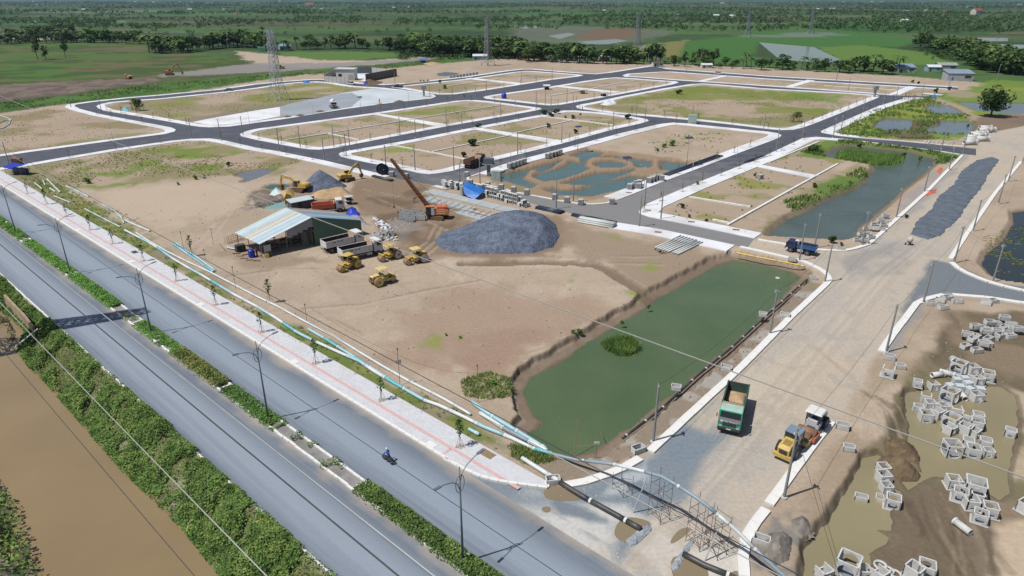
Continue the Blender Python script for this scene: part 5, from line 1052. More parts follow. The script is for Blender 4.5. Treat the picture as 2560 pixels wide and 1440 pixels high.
# grass, tufts and reeds: nobody could count them
def tufts(polys, n, h, w, m, name, label, lean=.5, per=7, z=0.0, thr=.45, sc=6, zfree=False):
    Ps = []
    for px, share in polys:
        W_ = GP(px, z); A = np.array(W_); x0, y0 = A.min(0); x1, y1 = A.max(0); k = int(n * share); X = rng.uniform(x0, x1, k); Y = rng.uniform(y0, y1, k); d = sdist(W_, X, Y, 3); hh = height(X, Y); ok = (d < 0) & ((hh > -.3) | (z < -.1) | (zfree)) & (fbm(X, Y, sc, 3,4.4) + rng.normal(size=k) * .05 > thr); X, Y = X[ok], Y[ok]
        q = np.repeat(np.stack([X, Y, np.maximum(height(X, Y), z if z < -.1 else -9)],1), per, 0); q[:, :2] += rng.normal(size=(len(q),2)) * h * .35; Ps.append(q)
    P = np.concatenate(Ps); V, F = blades_np(P, rng.uniform(h * .5, h * 1.3, len(P)), w, lean); return tag(np_mesh(name, V, F, m), label, 'grass', kind='stuff')
verge = [(20,425),(100,442),(260,515),(345,545),(330,580),(420,640),(520,690),(560,735),(700,795),(830,850),(990,955),(1130,1015),(1270,1105),(1360,1150),(1330,1168),(1100,1060),(835,914),(640,794),(390,652),(155,520)]
tufts([(verge, 1.0)],26000,.34,.05, M_GRASS, 'verge_grass', 'green and straw coloured grass on the verge along the boulevard', thr=.41, sc=5)
tufts([(LOTS['s'],.35),(LOTS['a'],.25),(LOTS['k'],.1),(LOTS['e'],.5),(LOTS['b'],.12),(LOTS['c'],.12)],13000,.26,.10, M_DRY, 'lot_grass', 'thin olive grass and weeds growing over the empty lots', per=4, thr=.5, sc=14)
tufts([(LOTS['j'],.4),(LOTS['b'],.15),(LOTS['c'],.2),([(1600,340),(1830,330),(1800,372),(1640,385)],.2)],1700,.4,.07, M_BUSH, 'lot_weeds', 'scattered green weeds on the sandy lots', per=8, thr=.52, sc=5)
tufts([([(2095,398),(2100,386),(2130,382),(2200,392),(2248,394),(2252,404),(2225,412),(2180,412),(2130,406)],1.0)],3800,1.7,.1, M_REED, 'reed_bed', 'tall green reeds standing in the grey pond', .25,4,-.9, thr=0)
tufts([([(2080,338),(2180,278),(2330,240),(2440,300),(2430,345),(2290,350)],.45),([(2110,348),(2360,382),(2400,392),(2340,420),(2330,400),(2270,380),(2130,362),(2060,392),(2000,380)],.4),([(1960,505),(2060,470),(2160,415),(2170,450),(2060,505),(1990,545)],.25),([(-300,265),(0,257),(420,208),(820,176),(1130,152),(1000,170),(640,201),(0,280)],.9)],14000,.75,.16, M_BUSH, 'pond_side_grass', 'lush grass round the ponds and along the drain', per=5, thr=.42, sc=9)
tufts([([(1508,862),(1530,850),(1572,842),(1590,858),(1600,876),(1560,890),(1525,880)],1.0)],620,.75,.05, M_REED, 'pond_tussock', 'grassy islet standing in the green pond', .9,9,-1.25, thr=0)
tufts([([(1150,950),(1220,930),(1270,945),(1320,950),(1300,985),(1230,1000),(1160,990)],.7),([(1270,1110),(1330,1118),(1390,1150),(1330,1165),(1280,1140)],.5)],1100,.4,.05, M_GRASS, 'bank_grass', 'rank green grass at the near corners of the green pond', .6,8,0, thr=.3)
tufts([([(2452,600),(2560,560),(2560,690),(2500,690),(2465,660)],1)],2500,.06,.35, leaf_mat('pond_scum', (.12,.14,.03),(.22,.24,.05)), 'pond_weed', 'yellow green weed floating on the dark pond', 2.5,2,-.58, thr=.5, sc=4)
# ================================================================ vehicles and machines
M_TYRE = mat('tyre_rubber', (.022,.022,.024),.9,.2,4, dirt=(.10,.085,.065), dirt_amt=.4); M_RIM = mat('wheel_rim', C(120,118,114),.6,.15,4)
M_GLASS = mat('dark_window_glass', (.02,.025,.03),.12,.05,1, spec=.6)
M_YEL = mat('machine_yellow', C(214,182,96),.6,.12,1.6, dirt=C(158,130,86), dirt_amt=.6); M_YEL2 = mat('pale_machine_yellow', C(226,202,126),.55,.1,1.6, dirt=C(168,140,90), dirt_amt=.5)
M_ORG = mat('machine_orange', C(206,136,84),.55,.12,1.4, dirt=C(160,112,78), dirt_amt=.5); M_RORG = mat('roller_orange', C(222,118,88),.5,.1,1.5, dirt=C(170,110,84), dirt_amt=.4)
M_RUST = mat('rusty_steel', C(146,98,70),.8,.22,2.5, dirt=C(96,68,54), dirt_amt=.6); M_DRUM = mat('dusty_drum_steel', C(158,122,94),.7,.15,2, dirt=C(120,92,72), dirt_amt=.5); M_CHAS = mat('grimy_chassis', (.035,.033,.032),.85,.25,3)
M_TRK_W = mat('truck_white', C(226,228,230),.45,.05,1.2, dirt=C(190,176,156), dirt_amt=.35); M_BEDIN = mat('bed_inside_rust', C(92,66,58),.85,.2,1.5); M_BEDOR = mat('bed_headboard_stain', C(224,186,160),.7,.15,1.2, dirt=C(206,150,116), dirt_amt=.6)
M_GRN = mat('truck_green', C(44,166,128),.45,.08,1.2, dirt=C(70,140,116), dirt_amt=.3); M_GRNP = mat('faded_mint_paint', C(176,208,196),.6,.08,1.5, dirt=C(150,120,100), dirt_amt=.5); M_GRND = mat('dark_green_bed', C(54,84,74),.8,.2,1.2, dirt=C(98,76,64), dirt_amt=.7)
M_BLU = mat('truck_blue', C(52,108,172),.5,.1,1.2, dirt=C(90,124,160), dirt_amt=.4); M_BLUD = mat('dark_blue_paint', C(44,58,104),.5,.1,1.2); M_TARP = mat('blue_tarpaulin', C(42,120,214),.5,.15,1.2, dirt=C(120,170,226), dirt_amt=.4); M_DTARP = mat('deep_blue_plastic', C(34,62,190),.4,.1,1.5)
def heading(a, b):
    """centre and turn of a vehicle from its rear and front ground points in the photo"""
    p = Vector(G(*a)); q = Vector(G(*b)); d = q - p; c = (p + q) / 2; return Vector((c.x, c.y, 0)), math.atan2(d.y, d.x) - math.pi / 2, d.length
def wheel(t, x, y, r, w, rim=True):
    o = MB().cyl((-w / 2,0,0),(w / 2,0,0), r, n=16).build('wheel', M_TYRE, t, loc=(x, y, r))
    s = 1 if x > 0 else -1
    if rim: MB().cyl((s * w * .5,0,0),(s * (w * .5 + .02),0,0), r * .52, n=12).build('rim', M_RIM, o)
    return o
def cab(t, y0, y1, w, z0, z1, m, mroof=None, slope=.25):
    ys = y1; h = z1 - z0
    c = MB().profile([(y0, z0),(y0, z1),(ys - slope, z1),(ys, z0 + h * .5),(ys + .03, z0)],-w / 2, w / 2).build('cab', m, t)
    gz = z0 + h * .52; MB().add([(-w * .45, ys - .01, gz + .03),(w * .45, ys - .01, gz + .03),(w * .44, ys - slope * .85, z1 - .12),(-w * .44, ys - slope * .85, z1 - .12)],[(0,1,2,3)]).xf(Matrix.Translation((0,.02,.01))).build('windscreen', M_GLASS, c)
    for s in (-1,1):
        d = MB().box(s * (w / 2 + .012),(y0 + y1) / 2 + .12, z0 + h * .5,.03,(y1 - y0) * .58, h * .86).build('door', m, c)
        MB().box(s * (w / 2 + .032),(y0 + y1) / 2 + .12, z0 + h * .71,.02,(y1 - y0) * .48, h * .34).build('window', M_GLASS, c)
        MB().box(s * (w / 2 + .22), y1 - .1, z0 + h * .68,.1,.12,.42).build('mirror', M_BLACK, c)
        MB().box(s * w * .38, y1 + .045, z0 + .12,.32,.05,.2).build('headlight', M_LAMPH, c)
    if mroof: MB().box(0,(y0 + y1 - slope) / 2, z1 + .03, w * .98,(y1 - y0 - slope) * 1.0,.08, top=.93).build('roof', mroof, c)
    MB().box(0, y1 + .08, z0 - .12, w, .16,.28).build('bumper', M_CHAS, c); MB().box(0, y1 + .055, z0 + h * .25, w * .6,.03, h * .24).build('grille', M_CHAS, c)
    return c
def tub_bed(t, y0, y1, w, z0, z1, m, mi, th=.09, guard=None, ribs=6, name='bed'):
    b = MB(); b.bx(-w / 2, w / 2, y0, y1, z0 - .12, z0); o = b.build(name, m, t)
    MB().bx(-w / 2 + th, w / 2 - th, y0 + th, y1 - th, z0 + .004, z0 + .04).build('bed_floor', mi, o)
    for s in (-1,1):
        sw = MB().bx(*sorted((s * w / 2, s * (w / 2 - th))), y0, y1, z0, z1).build('side_board', m, o); MB().bx(*sorted((s * (w / 2 - th), s * (w / 2 - th - .015))), y0 + th, y1 - th, z0 + .04, z1 - .05).build('lining', mi, sw)
        for k in range(ribs): yy = y0 + (y1 - y0) * (k + .5) / ribs; MB().box(s * (w / 2 + .03), yy, (z0 + z1) / 2,.06,.09,(z1 - z0) * .95).build('rib', m, sw)
        MB().box(s * (w / 2 + .02),(y0 + y1) / 2, z1 - .04,.07, y1 - y0,.1).build('rail', m, sw)
    MB().bx(-w / 2 + th, w / 2 - th, y0, y0 + th, z0, z1 - .06).build('tailgate', m, o)
    MB().bx(-w / 2 + th, w / 2 - th, y1 - th, y1, z0, z1 + (guard or 0)).build('headboard', M_BEDOR if guard else m, o)
    return o
def dump_truck(name, label, a, b, mc, mb_, mi, L=8.2, w=2.5, hc=2.95, bed_h=1.15, roof=None, guard=.6, axles=3, group=None, fit=None):
    c, rz, l = heading(a, b); t = thing(name, label, 'truck', c, rz, group); y0, y1 = -L / 2, L / 2
    MB().bx(-.45,.45, y0 + .2, y1 - .3,.62,.95).build('chassis', M_CHAS, t)
    cab(t, y1 - 1.75, y1, w, .95, hc, mc, roof); tub_bed(t, y0, y1 - 2.05, w, 1.3,1.3 + bed_h, mb_, mi, guard=guard)
    ax = [y1 - .95] + ([y0 + 1.1, y0 + 2.35] if axles == 3 else [y0 + 1.4])
    if axles == 4: ax = [y1 - .9, y1 - 2.5, y0 + 1.1, y0 + 2.35]
    for y in ax:
        for s in (-1,1): wheel(t, s * (w / 2 - .2), y, .52,.42)
    for s in (-1,1): MB().box(s * (w / 2 - .25), y1 - 2.7,.72,.4,1.0,.5).build('fuel_tank', M_LAMPH, t)
    MB().box(0, y1 - 1.9,1.7, w * .8,.14,1.2).build('ladder_frame', M_CHAS, t); MB().box(0, y0 - .05,.7, w * .9,.1,.16).build('rear_bumper', M_CHAS, t)
    return t
dt1 = dump_truck('dump_truck', 'white dump truck parked closest to the green shed wall', (812,632),(903,610), M_TRK_W, M_TRK_W, M_BEDIN, 8.0, roof=M_WHITE, group='white dump trucks')
dt2 = dump_truck('dump_truck', 'white dump truck parked beside the yellow road rollers', (857,652),(947,632), M_TRK_W, M_TRK_W, M_BEDIN, 8.0, roof=M_WHITE, group='white dump trucks')
for t in (dt1, dt2):
    for s in (-1,1):
        for k in range(3): MB().box(s * 1.262,-2.2 + k * .75,2.05,.02,.42,.16).build('side_marking', M_CHAS, t)
gt = dump_truck('dump_truck', 'green dump truck with half load of sand driving on the gravel road', (1838,1012),(1822,1076), M_GRN, M_GRND, M_GRND, 7.6,2.45,2.95,1.35, M_GRNP, .3,2)
sd = heap(None, .9, M_SAND, 'sand_load', .2,.2, world=[(-1.1,-3.6),(1.1,-3.6),(1.1,-1.0),(-1.1,-1.0)], z0=1.35, edge=.2); sd.parent = gt; sd.name = 'sand_load'
MB().box(0,2.9,2.1,2.47,.02,.02).build('trim', M_WHITE, gt)
def lettering(txt, size, parent, loc, rot, m, name='lettering'):
    cu = bpy.data.curves.new(name, 'FONT'); cu.body = txt; cu.size = size; cu.align_x = 'CENTER'; cu.extrude = .004; o = bpy.data.objects.new(name, cu); col.objects.link(o); cu.materials.append(m); me = bpy.data.meshes.new_from_object(o.evaluated_get(bpy.context.evaluated_depsgraph_get())); bpy.data.objects.remove(o); o = bpy.data.objects.new(name, me); col.objects.link(o); o.parent = parent; o.location = loc; o.rotation_euler = rot; return o
lettering('TRI PHAT', .36, gt, (-.1,3.87,1.62),(R(90),0, R(180)), M_WHITE); MB().box(.85,3.87,1.72,.3,.02,.26).build('emblem_plate', M_WHITE, gt); MB().box(0,3.98,.86,.5,.02,.14).build('number_plate', M_WHITE, gt)
MB().box(0,3.86,1.95,2.4,.02,.5).build('upper_panel', mat('grey_lower_screen', C(150,156,156),.5,.1,2), gt)
dump_truck('dump_truck', 'dark rusty dump truck with brown tailgate on the street corner', (1166,423),(1206,408), M_CHAS, mat('rust_brown_bed', C(96,62,50),.8,.2,1.5), M_SAND, 8.0,2.5,3.0,1.2, None, .5)
bt = dump_truck('tipper_truck', 'small blue tipper truck turning beside the grey pond', (2032,638),(1972,626), M_BLUD, M_BLU, M_CHAS, 5.4,1.95,2.25,.6, None, .2,2)
MB().lathe([(0,0),(.45,.1),(.4,.5),(.0,.6)],(0,.9,1.9),10).build('load_sack', M_WHITE, bt)
dump_truck('dump_truck', 'white cab truck with orange tarpaulin behind the shed', (800,532),(842,528), M_TRK_W, M_RORG, M_RORG, 7.0,2.4,2.9,.9, M_WHITE, .2,2)
# three-wheel road rollers
def roller(label, a, b, mbod, mrim, mcan, flip=False):
    c, rz, l = heading(a, b); t = thing('road_roller', label, 'road roller', c, rz, 'three-wheel road rollers')
    for s in (-1,1):
        d = MB().cyl((-.26,0,0),(.26,0,0),.82, n=22).build('rear_drum', M_DRUM, t, loc=(s * .92,-1.25,.82)); MB().cyl((s * .262,0,0),(s * .29,0,0),.74, n=20).build('drum_face', mrim, d); MB().cyl((s * .29,0,0),(s * .33,0,0),.16, n=10).build('hub', M_CHAS, d)
    for s in (-1,1): d = MB().cyl((-.3,0,0),(.3,0,0),.6, n=20).build('front_drum', M_DRUM, t, loc=(s * .31,1.75,.6)); MB().cyl((s * .302,0,0),(s * .32,0,0),.5, n=16).build('drum_face', mrim, d)
    y = MB(); y.bx(-.75,.75,1.55,1.95,1.25,1.4); y.bx(-.78,-.68,.4,2.0,.55,.95); y.bx(.68,.78,.4,2.0,.55,.95); y.bx(-.2,.2,.4,1.75,1.0,1.3); y.build('front_yoke', mbod, t)
    MB().bx(-.62,.62,-1.6,.6,.6,1.15).build('chassis', mbod, t); h = MB().profile([(-2.15,.85),(-2.15,1.65),(-2.0,1.78),(-.75,1.85),(-.75,.85)],-.5,.5).build('engine_hood', mbod, t); MB().bx(-.4,.4,-2.18,-2.152,.98,1.6).build('grille', M_CHAS, h)
    p = MB().bx(-.85,.85,-.7,.75,1.15,1.25).build('platform', mbod, t); MB().bx(-.55,.55,-.3,.2,1.25,1.7).build('console', mbod, p); st = MB().bx(-.3,.3,-.55,-.25,1.65,2.0).build('seat', M_BLACK, p); MB().ring((0,.4,1.95),(0,.43,2.0),.2,.16,10).build('steering_wheel', M_BLACK, p)
    for sx in (-1,1):
        for yy in (-.6,.55): MB().cyl((sx * .7, yy, 1.2),(sx * .62, yy, 2.75),.03, n=6).build('post', mbod, t)
    MB().box(0,0,2.8,1.75,1.75,.09, top=.9).build('canopy', mcan, t); return t
roller('yellow road roller with yellow drum faces left of the group', (898,662),(846,682), M_YEL, M_YEL, M_YEL); roller('yellow road roller with white drum faces nearest the white trucks', (998,640),(950,655), M_YEL, M_LAMPH, M_YEL); roller('yellow road roller with grey drum faces, rightmost of the four', (1064,650),(1016,662), M_YEL, M_LAMPH, M_YEL2); roller('pale yellow road roller standing alone in front of the others', (930,716),(984,700), M_YEL2, M_YEL2, M_YEL2)
# soil compactors
def compactor(name, label, a, b, mbod, mfr, mcab, canopy=False, mcan=None):
    c, rz, l = heading(a, b); t = thing(name, label, 'road roller', c, rz)
    for s in (-1,1): wheel(t, s * .8,-1.5,.78,.5)
    h = MB().profile([(-2.7,.8),(-2.75,1.5),(-2.4,1.8),(-.9,1.95),(-.9,.8)],-.62,.62).build('engine_hood', mbod, t); MB().bx(-.42,.42,-2.78,-2.755,.95,1.42).build('grille', M_CHAS, h); MB().bx(-.95,.95,-2.9,-2.5,.45,.85).build('rear_weight', mbod, t)
    for k in range(6): MB().box(0,-2.2 + k * .16,1.84 + k * .018,.8,.05,.02).build('vent_slot', M_CHAS, h)
    if not canopy:
        cb = MB().box(0,-.2,1.75,1.5,1.35,1.7).build('cab_glass', M_GLASS, t)
        for sx in (-1,1):
            for sy in (-1,1): MB().cyl((sx * .76,-.2 + sy * .69,.9),(sx * .76,-.2 + sy * .69,2.6),.05, n=6).build('cab_post', mcab, cb)
        MB().box(0,-.2,2.66,1.65,1.55,.14, top=.93).build('cab_roof', mcab, cb); MB().box(-.25,.55,2.2,.5,.04,.25).build('sun_shade', M_BLU, cb)
    else:
        MB().bx(-.75,.75,-.8,.5,.8,1.25).build('platform', mbod, t); MB().bx(-.5,.5,.1,.5,1.25,1.75).build('console', mbod, t); MB().bx(-.3,.3,-.55,-.1,1.25,1.75).build('seat', M_BLACK, t)
        for sx in (-1,1):
            for yy in (-.75,.45): MB().cyl((sx * .72, yy, 1.2),(sx * .7, yy, 2.7),.045, n=6).build('post', M_BLACK, t)
        MB().box(0,-.15,2.76,1.85,1.75,.14, top=.9).build('canopy', mcan, t)
    MB().bx(-.4,.4,.4,1.0,.6,1.0).build('joint', M_CHAS, t)
    f = MB(); f.bx(-1.15,-1.0,.9,2.75,.45,.95); f.bx(1.0,1.15,.9,2.75,.45,.95); f.bx(-1.15,1.15,.85,1.05,.45,.95); f.bx(-1.15,1.15,2.62,2.8,.5,.8); f.build('drum_frame', mfr, t)
    MB().cyl((-.98,1.85,.75),(.98,1.85,.75),.75, n=26).build('drum', M_DRUM, t, True); return t
compactor('soil_compactor', 'yellow soil compactor with blue grey cab parked by the white kerb', (1956,1150),(2004,1100), M_YEL, M_YEL2, mat('blue_grey_cab', C(128,150,168),.5,.08,1))
compactor('soil_compactor', 'white soil compactor with flat canopy and orange drum frame', (2048,1055),(2008,1104), mat('white_grey_machine', C(214,214,222),.5,.06,1.2), M_RORG, M_WHITE, True, M_WHITE)
# excavators
def tracks(t, L, w, gauge):
    for s in (-1,1):
        tr = MB().profile([(-L / 2,.3),(-L / 2 + .25,.0),(L / 2 - .25,.0),(L / 2,.3),(L / 2,.6),(L / 2 - .25,.85),(-L / 2 + .25,.85),(-L / 2,.6)], s * gauge - w / 2, s * gauge + w / 2).build('track', mat('muddy_track', C(112,92,72),.95,.2,4), t)
        for k in range(4): MB().cyl((s * (gauge + w / 2),-L / 2 + .7 + k * (L - 1.4) / 3,.42),(s * (gauge + w / 2 + .03),-L / 2 + .7 + k * (L - 1.4) / 3,.42),.25, n=10).build('track_wheel', M_RUST, tr)
    MB().bx(-gauge, gauge, -.6,.6,.5,.95).build('undercarriage', M_CHAS, t)
def beam(p, q, h, w):
    p = Vector(p); q = Vector(q); d = (q - p); n = Vector((0,-d.z, d.y)).normalized(); x = Vector((1,0,0)); vs = []
    for c, k in ((p, 1),(q, .75)):
        for a, b in ((-1,-1),(1,-1),(1,1),(-1,1)): vs.append(c + x * (a * w / 2) + n * (b * h * k / 2))
    return vs, [(3,2,1,0),(4,5,6,7),(0,1,5,4),(1,2,6,5),(2,3,7,6),(3,0,4,7)]
def excavator(label, loc, rz_up, rz_tr, m, joints, s=1.0, cabm=None, group='excavators'):
    """joints: boom foot, elbow, stick end in the plane of the arm (forward, up)"""
    t = thing('excavator', label, 'excavator', loc, rz_up, group); t.scale = (s,) * 3
    e = bpy.data.objects.new('undercarriage_turn', None)
    tmp = thing('x', 'x', 'x'); tracks(tmp, 3.8,.6,1.05); MR = Matrix.Rotation(rz_tr - rz_up, 4, 'Z')
    for c in list(tmp.children):
        c.parent = t; c.matrix_local = MR @ c.matrix_local
    bpy.data.objects.remove(tmp)
    MB().profile([(-2.3,1.15),(-2.4,1.9),(-2.1,2.15),(-.3,2.15),(-.3,1.05),(-2.0,1.05)],-1.25,1.25).build('engine_housing', m, t); MB().bx(-1.25,1.25,-.3,1.2,1.0,1.25).build('deck', m, t); MB().bx(.35,1.2,-.3,1.1,1.25,1.9).build('tool_box', m, t)
    c = MB().profile([(-.25,1.25),(-.25,2.75),(1.0,2.75),(1.35,2.0),(1.35,1.25)],-1.2,-.3).build('cab', M_GLASS, t); MB().bx(-1.25,-.25,-.3,1.1,2.75,2.85).build('cab_roof', cabm or m, c)
    for yy in (-.25,.95): MB().bx(-1.23,-1.19, yy, yy + .1,1.25,2.75).build('cab_post', m, c)
    J = [Vector((0.05, *j)) for j in joints]
    b = MB(); mid = J[0].lerp(J[1],.45) + Vector((0,0,.55)); b.add(*beam(J[0], mid, .7,.4)); b.add(*beam(mid, J[1],.6,.38)); bo = b.build('boom', m, t); MB().cyl(J[0] + Vector((.28,.3,.1)), mid + Vector((.28,0,-.1)),.07, n=6).build('hydraulic_ram', M_LAMPH, bo); MB().cyl(mid + Vector((0,0,.4)), J[1] + Vector((0,-.2,.5)),.07, n=6).build('hydraulic_ram', M_LAMPH, bo)
    a = MB(); a.add(*beam(J[1] + (J[1] - J[2]).normalized() * .5, J[2],.5,.32)); a.build('stick', m, t)
    q = J[2]; MB().profile([(q.y - .55, q.z + .15),(q.y + .2, q.z + .25),(q.y + .15, q.z - .4),(q.y - .35, q.z - .95),(q.y - .8, q.z - .55)],-.5,.55).build('bucket', M_RUST, t); return t
c, rz, _ = heading((790,483),(716,476)); p = Vector(G(752,478)); excavator('yellow excavator reaching left over the small green pool', (p.x, p.y, .1), rz, rz - .25, M_YEL, [(.6,1.7),(5.2,3.3),(5.9,.9)],1.0)
c, rz, _ = heading((850,446),(888,440)); p = Vector(G(868,452)); excavator('yellow excavator working beside the small gravel heap', (p.x, p.y, 0), rz, rz + .5, M_YEL, [(.6,1.7),(3.6,4.3),(4.6,1.2)],.95)
p = Vector(G(425,188)); excavator('orange excavator on the ploughed strip at the far left', (p.x, p.y, 0), R(-75), R(-80), M_ORG, [(.6,1.8),(4.2,5.2),(6.2,1.2)],1.25)
p = Vector(G(322,197)); excavator('small yellow excavator at the edge of the left field', (p.x, p.y, 0), R(60), R(70), M_YEL, [(.6,1.7),(3.0,2.6),(3.8,.6)],.9); p = Vector(G(704,172)); excavator('yellow excavator on the grey dirt road behind the first pylon', (p.x, p.y, 0), R(100), R(90), M_YEL, [(.6,1.7),(3.0,2.6),(3.8,.6)],.9)
# crawler crane with a long rusty boom
cp = Vector(G(1092,545)); ct = thing('crawler_crane', 'orange crawler crane with long rusty boom standing over the concrete beams', 'crane', (cp.x, cp.y, 0),0)
tmp = thing('x', 'x', 'x'); tracks(tmp, 4.4,.65,1.25); MR = Matrix.Rotation(R(70),4, 'Z')
for c in list(tmp.children): c.parent = ct; c.matrix_local = MR @ c.matrix_local
bpy.data.objects.remove(tmp)
hs = MB().profile([(-2.1,1.1),(-2.1,2.2),(2.4,2.2),(2.75,1.9),(2.75,1.1)],-1.35,1.35, axis='x').build('housing', M_ORG, ct); MB().bx(.2,1.9,-1.0,.9,2.2,2.85).build('engine_cover', M_RORG, hs); MB().cyl((1.6,0,2.6),(2.3,0,2.6),.75, n=12).build('counterweight', M_ORG, hs)
for k, zz in ((0,1.85),(1,1.45)):
    for q in range(6): MB().box(.45 + q * .3,-1.362, zz, .2,.02,.18).build('side_marking', M_WHITE, hs)
cc = MB().profile([(-2.15,1.1),(-2.15,2.9),(-.3,2.9),(-.3,1.1)],-1.45,-.35, axis='x').build('cab', M_GLASS, ct); MB().bx(-2.2,-.25,-1.5,-.3,2.9,3.0).build('cab_roof', M_ORG, cc); MB().bx(-1.0,-.3,-1.47,-1.452,1.1,2.8).build('door', M_LAMPH, cc)
def ray_y(u, v, y):
    dx, dy = (u - 1280) / FPX, (720 - v) / FPX; t = y / (CP + dy * SP); return Vector((dx * t, y, CAM_H + (-SP + dy * CP) * t))
tip = ray_y(977,397, cp.y + 1.5) - Vector((cp.x, cp.y, 0)); foot = Vector((-1.3,.6,1.7)); dvec = (tip - foot); bm = MB(); nseg = 14; side = Vector((0,1,0)); upv = dvec.normalized().cross(side)
ch = []
for a, b in ((-1,-1),(1,-1),(1,1),(-1,1)): ch.append([foot + dvec * (i / nseg) + side * (a * .38 * (1 - .45 * i / nseg)) + upv * (b * .42 * (1 - .5 * i / nseg)) for i in range(nseg + 1)])
for l in ch: bm.tube(l, .09,4)
for i in range(nseg):
    for k in range(4): bm.cyl(ch[k][i], ch[(k + 1) % 4][i + 1],.055, n=4, cap=False); bm.cyl(ch[k][i], ch[(k + 1) % 4][i],.055, n=4, cap=False)
bo = bm.build('boom', M_RUST, ct); MB().add([c_[i] + (foot + dvec * (i / nseg) - c_[i]) * .25 for c_ in ch for i in (0, nseg)],[(0,1,3,2),(2,3,5,4),(4,5,7,6),(6,7,1,0)]).build('boom_plate', M_RUST, bo)
MB().tube([tip, Vector((1.2,0,3.4))],.03,4).build('stay_rope', M_WIRE_D, ct); MB().tube([tip, Vector((tip.x, tip.y, 2.4))],.02,4).build('hoist_rope', M_WIRE_D, ct); MB().box(tip.x, tip.y, 2.2,.35,.35,.6).build('hook_block', M_RUST, ct)
# concrete mixer truck, cars, motorbike
c, rz, _ = heading((832,262),(834,278)); mt = thing('mixer_truck', 'white concrete mixer truck standing on the grey apron', 'truck', c, rz + .1); MB().bx(-.5,.5,-4,3.2,.6,1.0).build('chassis', M_CHAS, mt); cab(mt, 2.2,4.0,2.5,.95,3.0, M_TRK_W, M_WHITE)
MB().lathe([(.35,-2.9),(.9,-2.4),(1.25,-.6),(1.25,.4),(.8,1.9),(.3,2.3)], n=14).xf(Matrix.Translation((0,-1.2,2.5)) @ Matrix.Rotation(R(-78),4, 'X')).build('mixing_drum', M_TRK_W, mt, True); MB().lathe([(.8,0),(.4,-.5)], n=10).xf(Matrix.Translation((0,-3.9,3.5))).build('hopper', M_LAMPH, mt)
for y in (3,-2.6,-1.3):
    for s in (-1,1): wheel(mt, s * 1.05, y, .52,.42)
def car(name, label, a, b, m, kind='suv', L=4.6, cat='car'):
    c, rz, _ = heading(a, b); t = thing(name, label, cat, c, rz, 'parked cars'); w = 1.85; h = 1.75 if kind != 'sedan' else 1.45; y0, y1 = -L / 2, L / 2
    bd = MB().profile([(y0,.35),(y0,.95),(y0 + .1,1.0),(y1 - .1,.9),(y1,.75),(y1,.35)],-w / 2, w / 2).build('body', m, t)
    ca, cb_ = (y0 + .15, y1 - 1.35) if kind == 'suv' else (y0 + .7, y1 - 1.2) if kind == 'sedan' else (-.2, y1 - 1.3)
    MB().profile([(ca, .96),(ca + .25, h - .06),(cb_ - .55, h - .06),(cb_, .96)],-w / 2 + .08, w / 2 - .08).build('windows', M_GLASS, bd); MB().box(0,(ca + cb_ - .3) / 2, h - .02, w - .3, cb_ - ca - .75,.08).build('roof', m, bd)
    if kind == 'pickup': MB().bx(-w / 2 + .1, w / 2 - .1, y0 + .1,-.4,.96,1.05).build('load_bed', M_CHAS, bd)
    for s in (-1,1): MB().box(s * .65, y1 + .01,.72,.35,.04,.15).build('headlight', M_LAMPH, bd); MB().box(s * .7, y0 - .01,.8,.25,.04,.2).build('tail_light', M_RORG, bd)
    for y in (y0 + .85, y1 - .85):
        for s in (-1,1): wheel(t, s * (w / 2 - .1), y, .36,.24)
    return t
M_CBLK = mat('black_car_paint', (.02,.021,.025),.25,.1,1); M_CWHT = mat('white_car_paint', C(236,236,236),.3,.03,1); M_CTEAL = mat('grey_teal_car_paint', C(110,150,164),.3,.05,1)
car('parked_car', 'black van parked by the pale panel fence', (816,206),(836,205), M_CBLK, 'suv', 5.2, 'van'); car('parked_car', 'white car parked in front of the walled compound', (866,210),(892,213), M_CWHT, 'suv', 5.0); car('pickup_truck', 'dark pickup parked at the corner left of the far lots', (1010,220),(981,218), M_CBLK, 'pickup', 5.4, 'pickup')
car('parked_car', 'silver teal car on the road behind the first pylon', (586,227),(556,229), M_CTEAL, 'sedan', 4.8); car('parked_car', 'white car at the top gateway of the estate', (1651,168),(1650,174), M_CWHT, 'sedan', 4.6); car('parked_car', 'white car parked on the farthest thin road', (1788,185),(1806,186), M_CWHT, 'suv', 4.8)
# motorbike and rider on the boulevard
def motorbike(label, a, b):
    c, rz, _ = heading(a, b); t = thing('motorbike', label, 'motorbike', c, rz, 'motorbikes')
    for y in (-.62,.62): o = MB().ring((-.06,0,0),(.06,0,0),.3,.2,14).build('wheel', M_TYRE, t, loc=(0, y, .3)); MB().cyl((-.03,0,0),(.03,0,0),.1, n=8).build('rim', M_RIM, o)
    MB().bx(-.1,.1,-.35,.3,.3,.6).build('engine', M_CHAS, t); MB().profile([(-.85,.72),(-.75,.85),(.05,.8),(.2,.68),(-.5,.55)],-.13,.13).build('body', M_BLUD, t); MB().bx(-.13,.13,-.6,.1,.78,.86).build('seat', M_BLACK, t); MB().cyl((0,.62,.3),(0,.42,1.0),.04, n=6).build('fork', M_STEEL, t); MB().cyl((-.33,.38,1.05),(.33,.38,1.05),.02, n=6).build('handlebar', M_BLACK, t); MB().box(0,.55,.85,.2,.12,.2).build('headlight', M_LAMPH, t)
    return t, c, rz
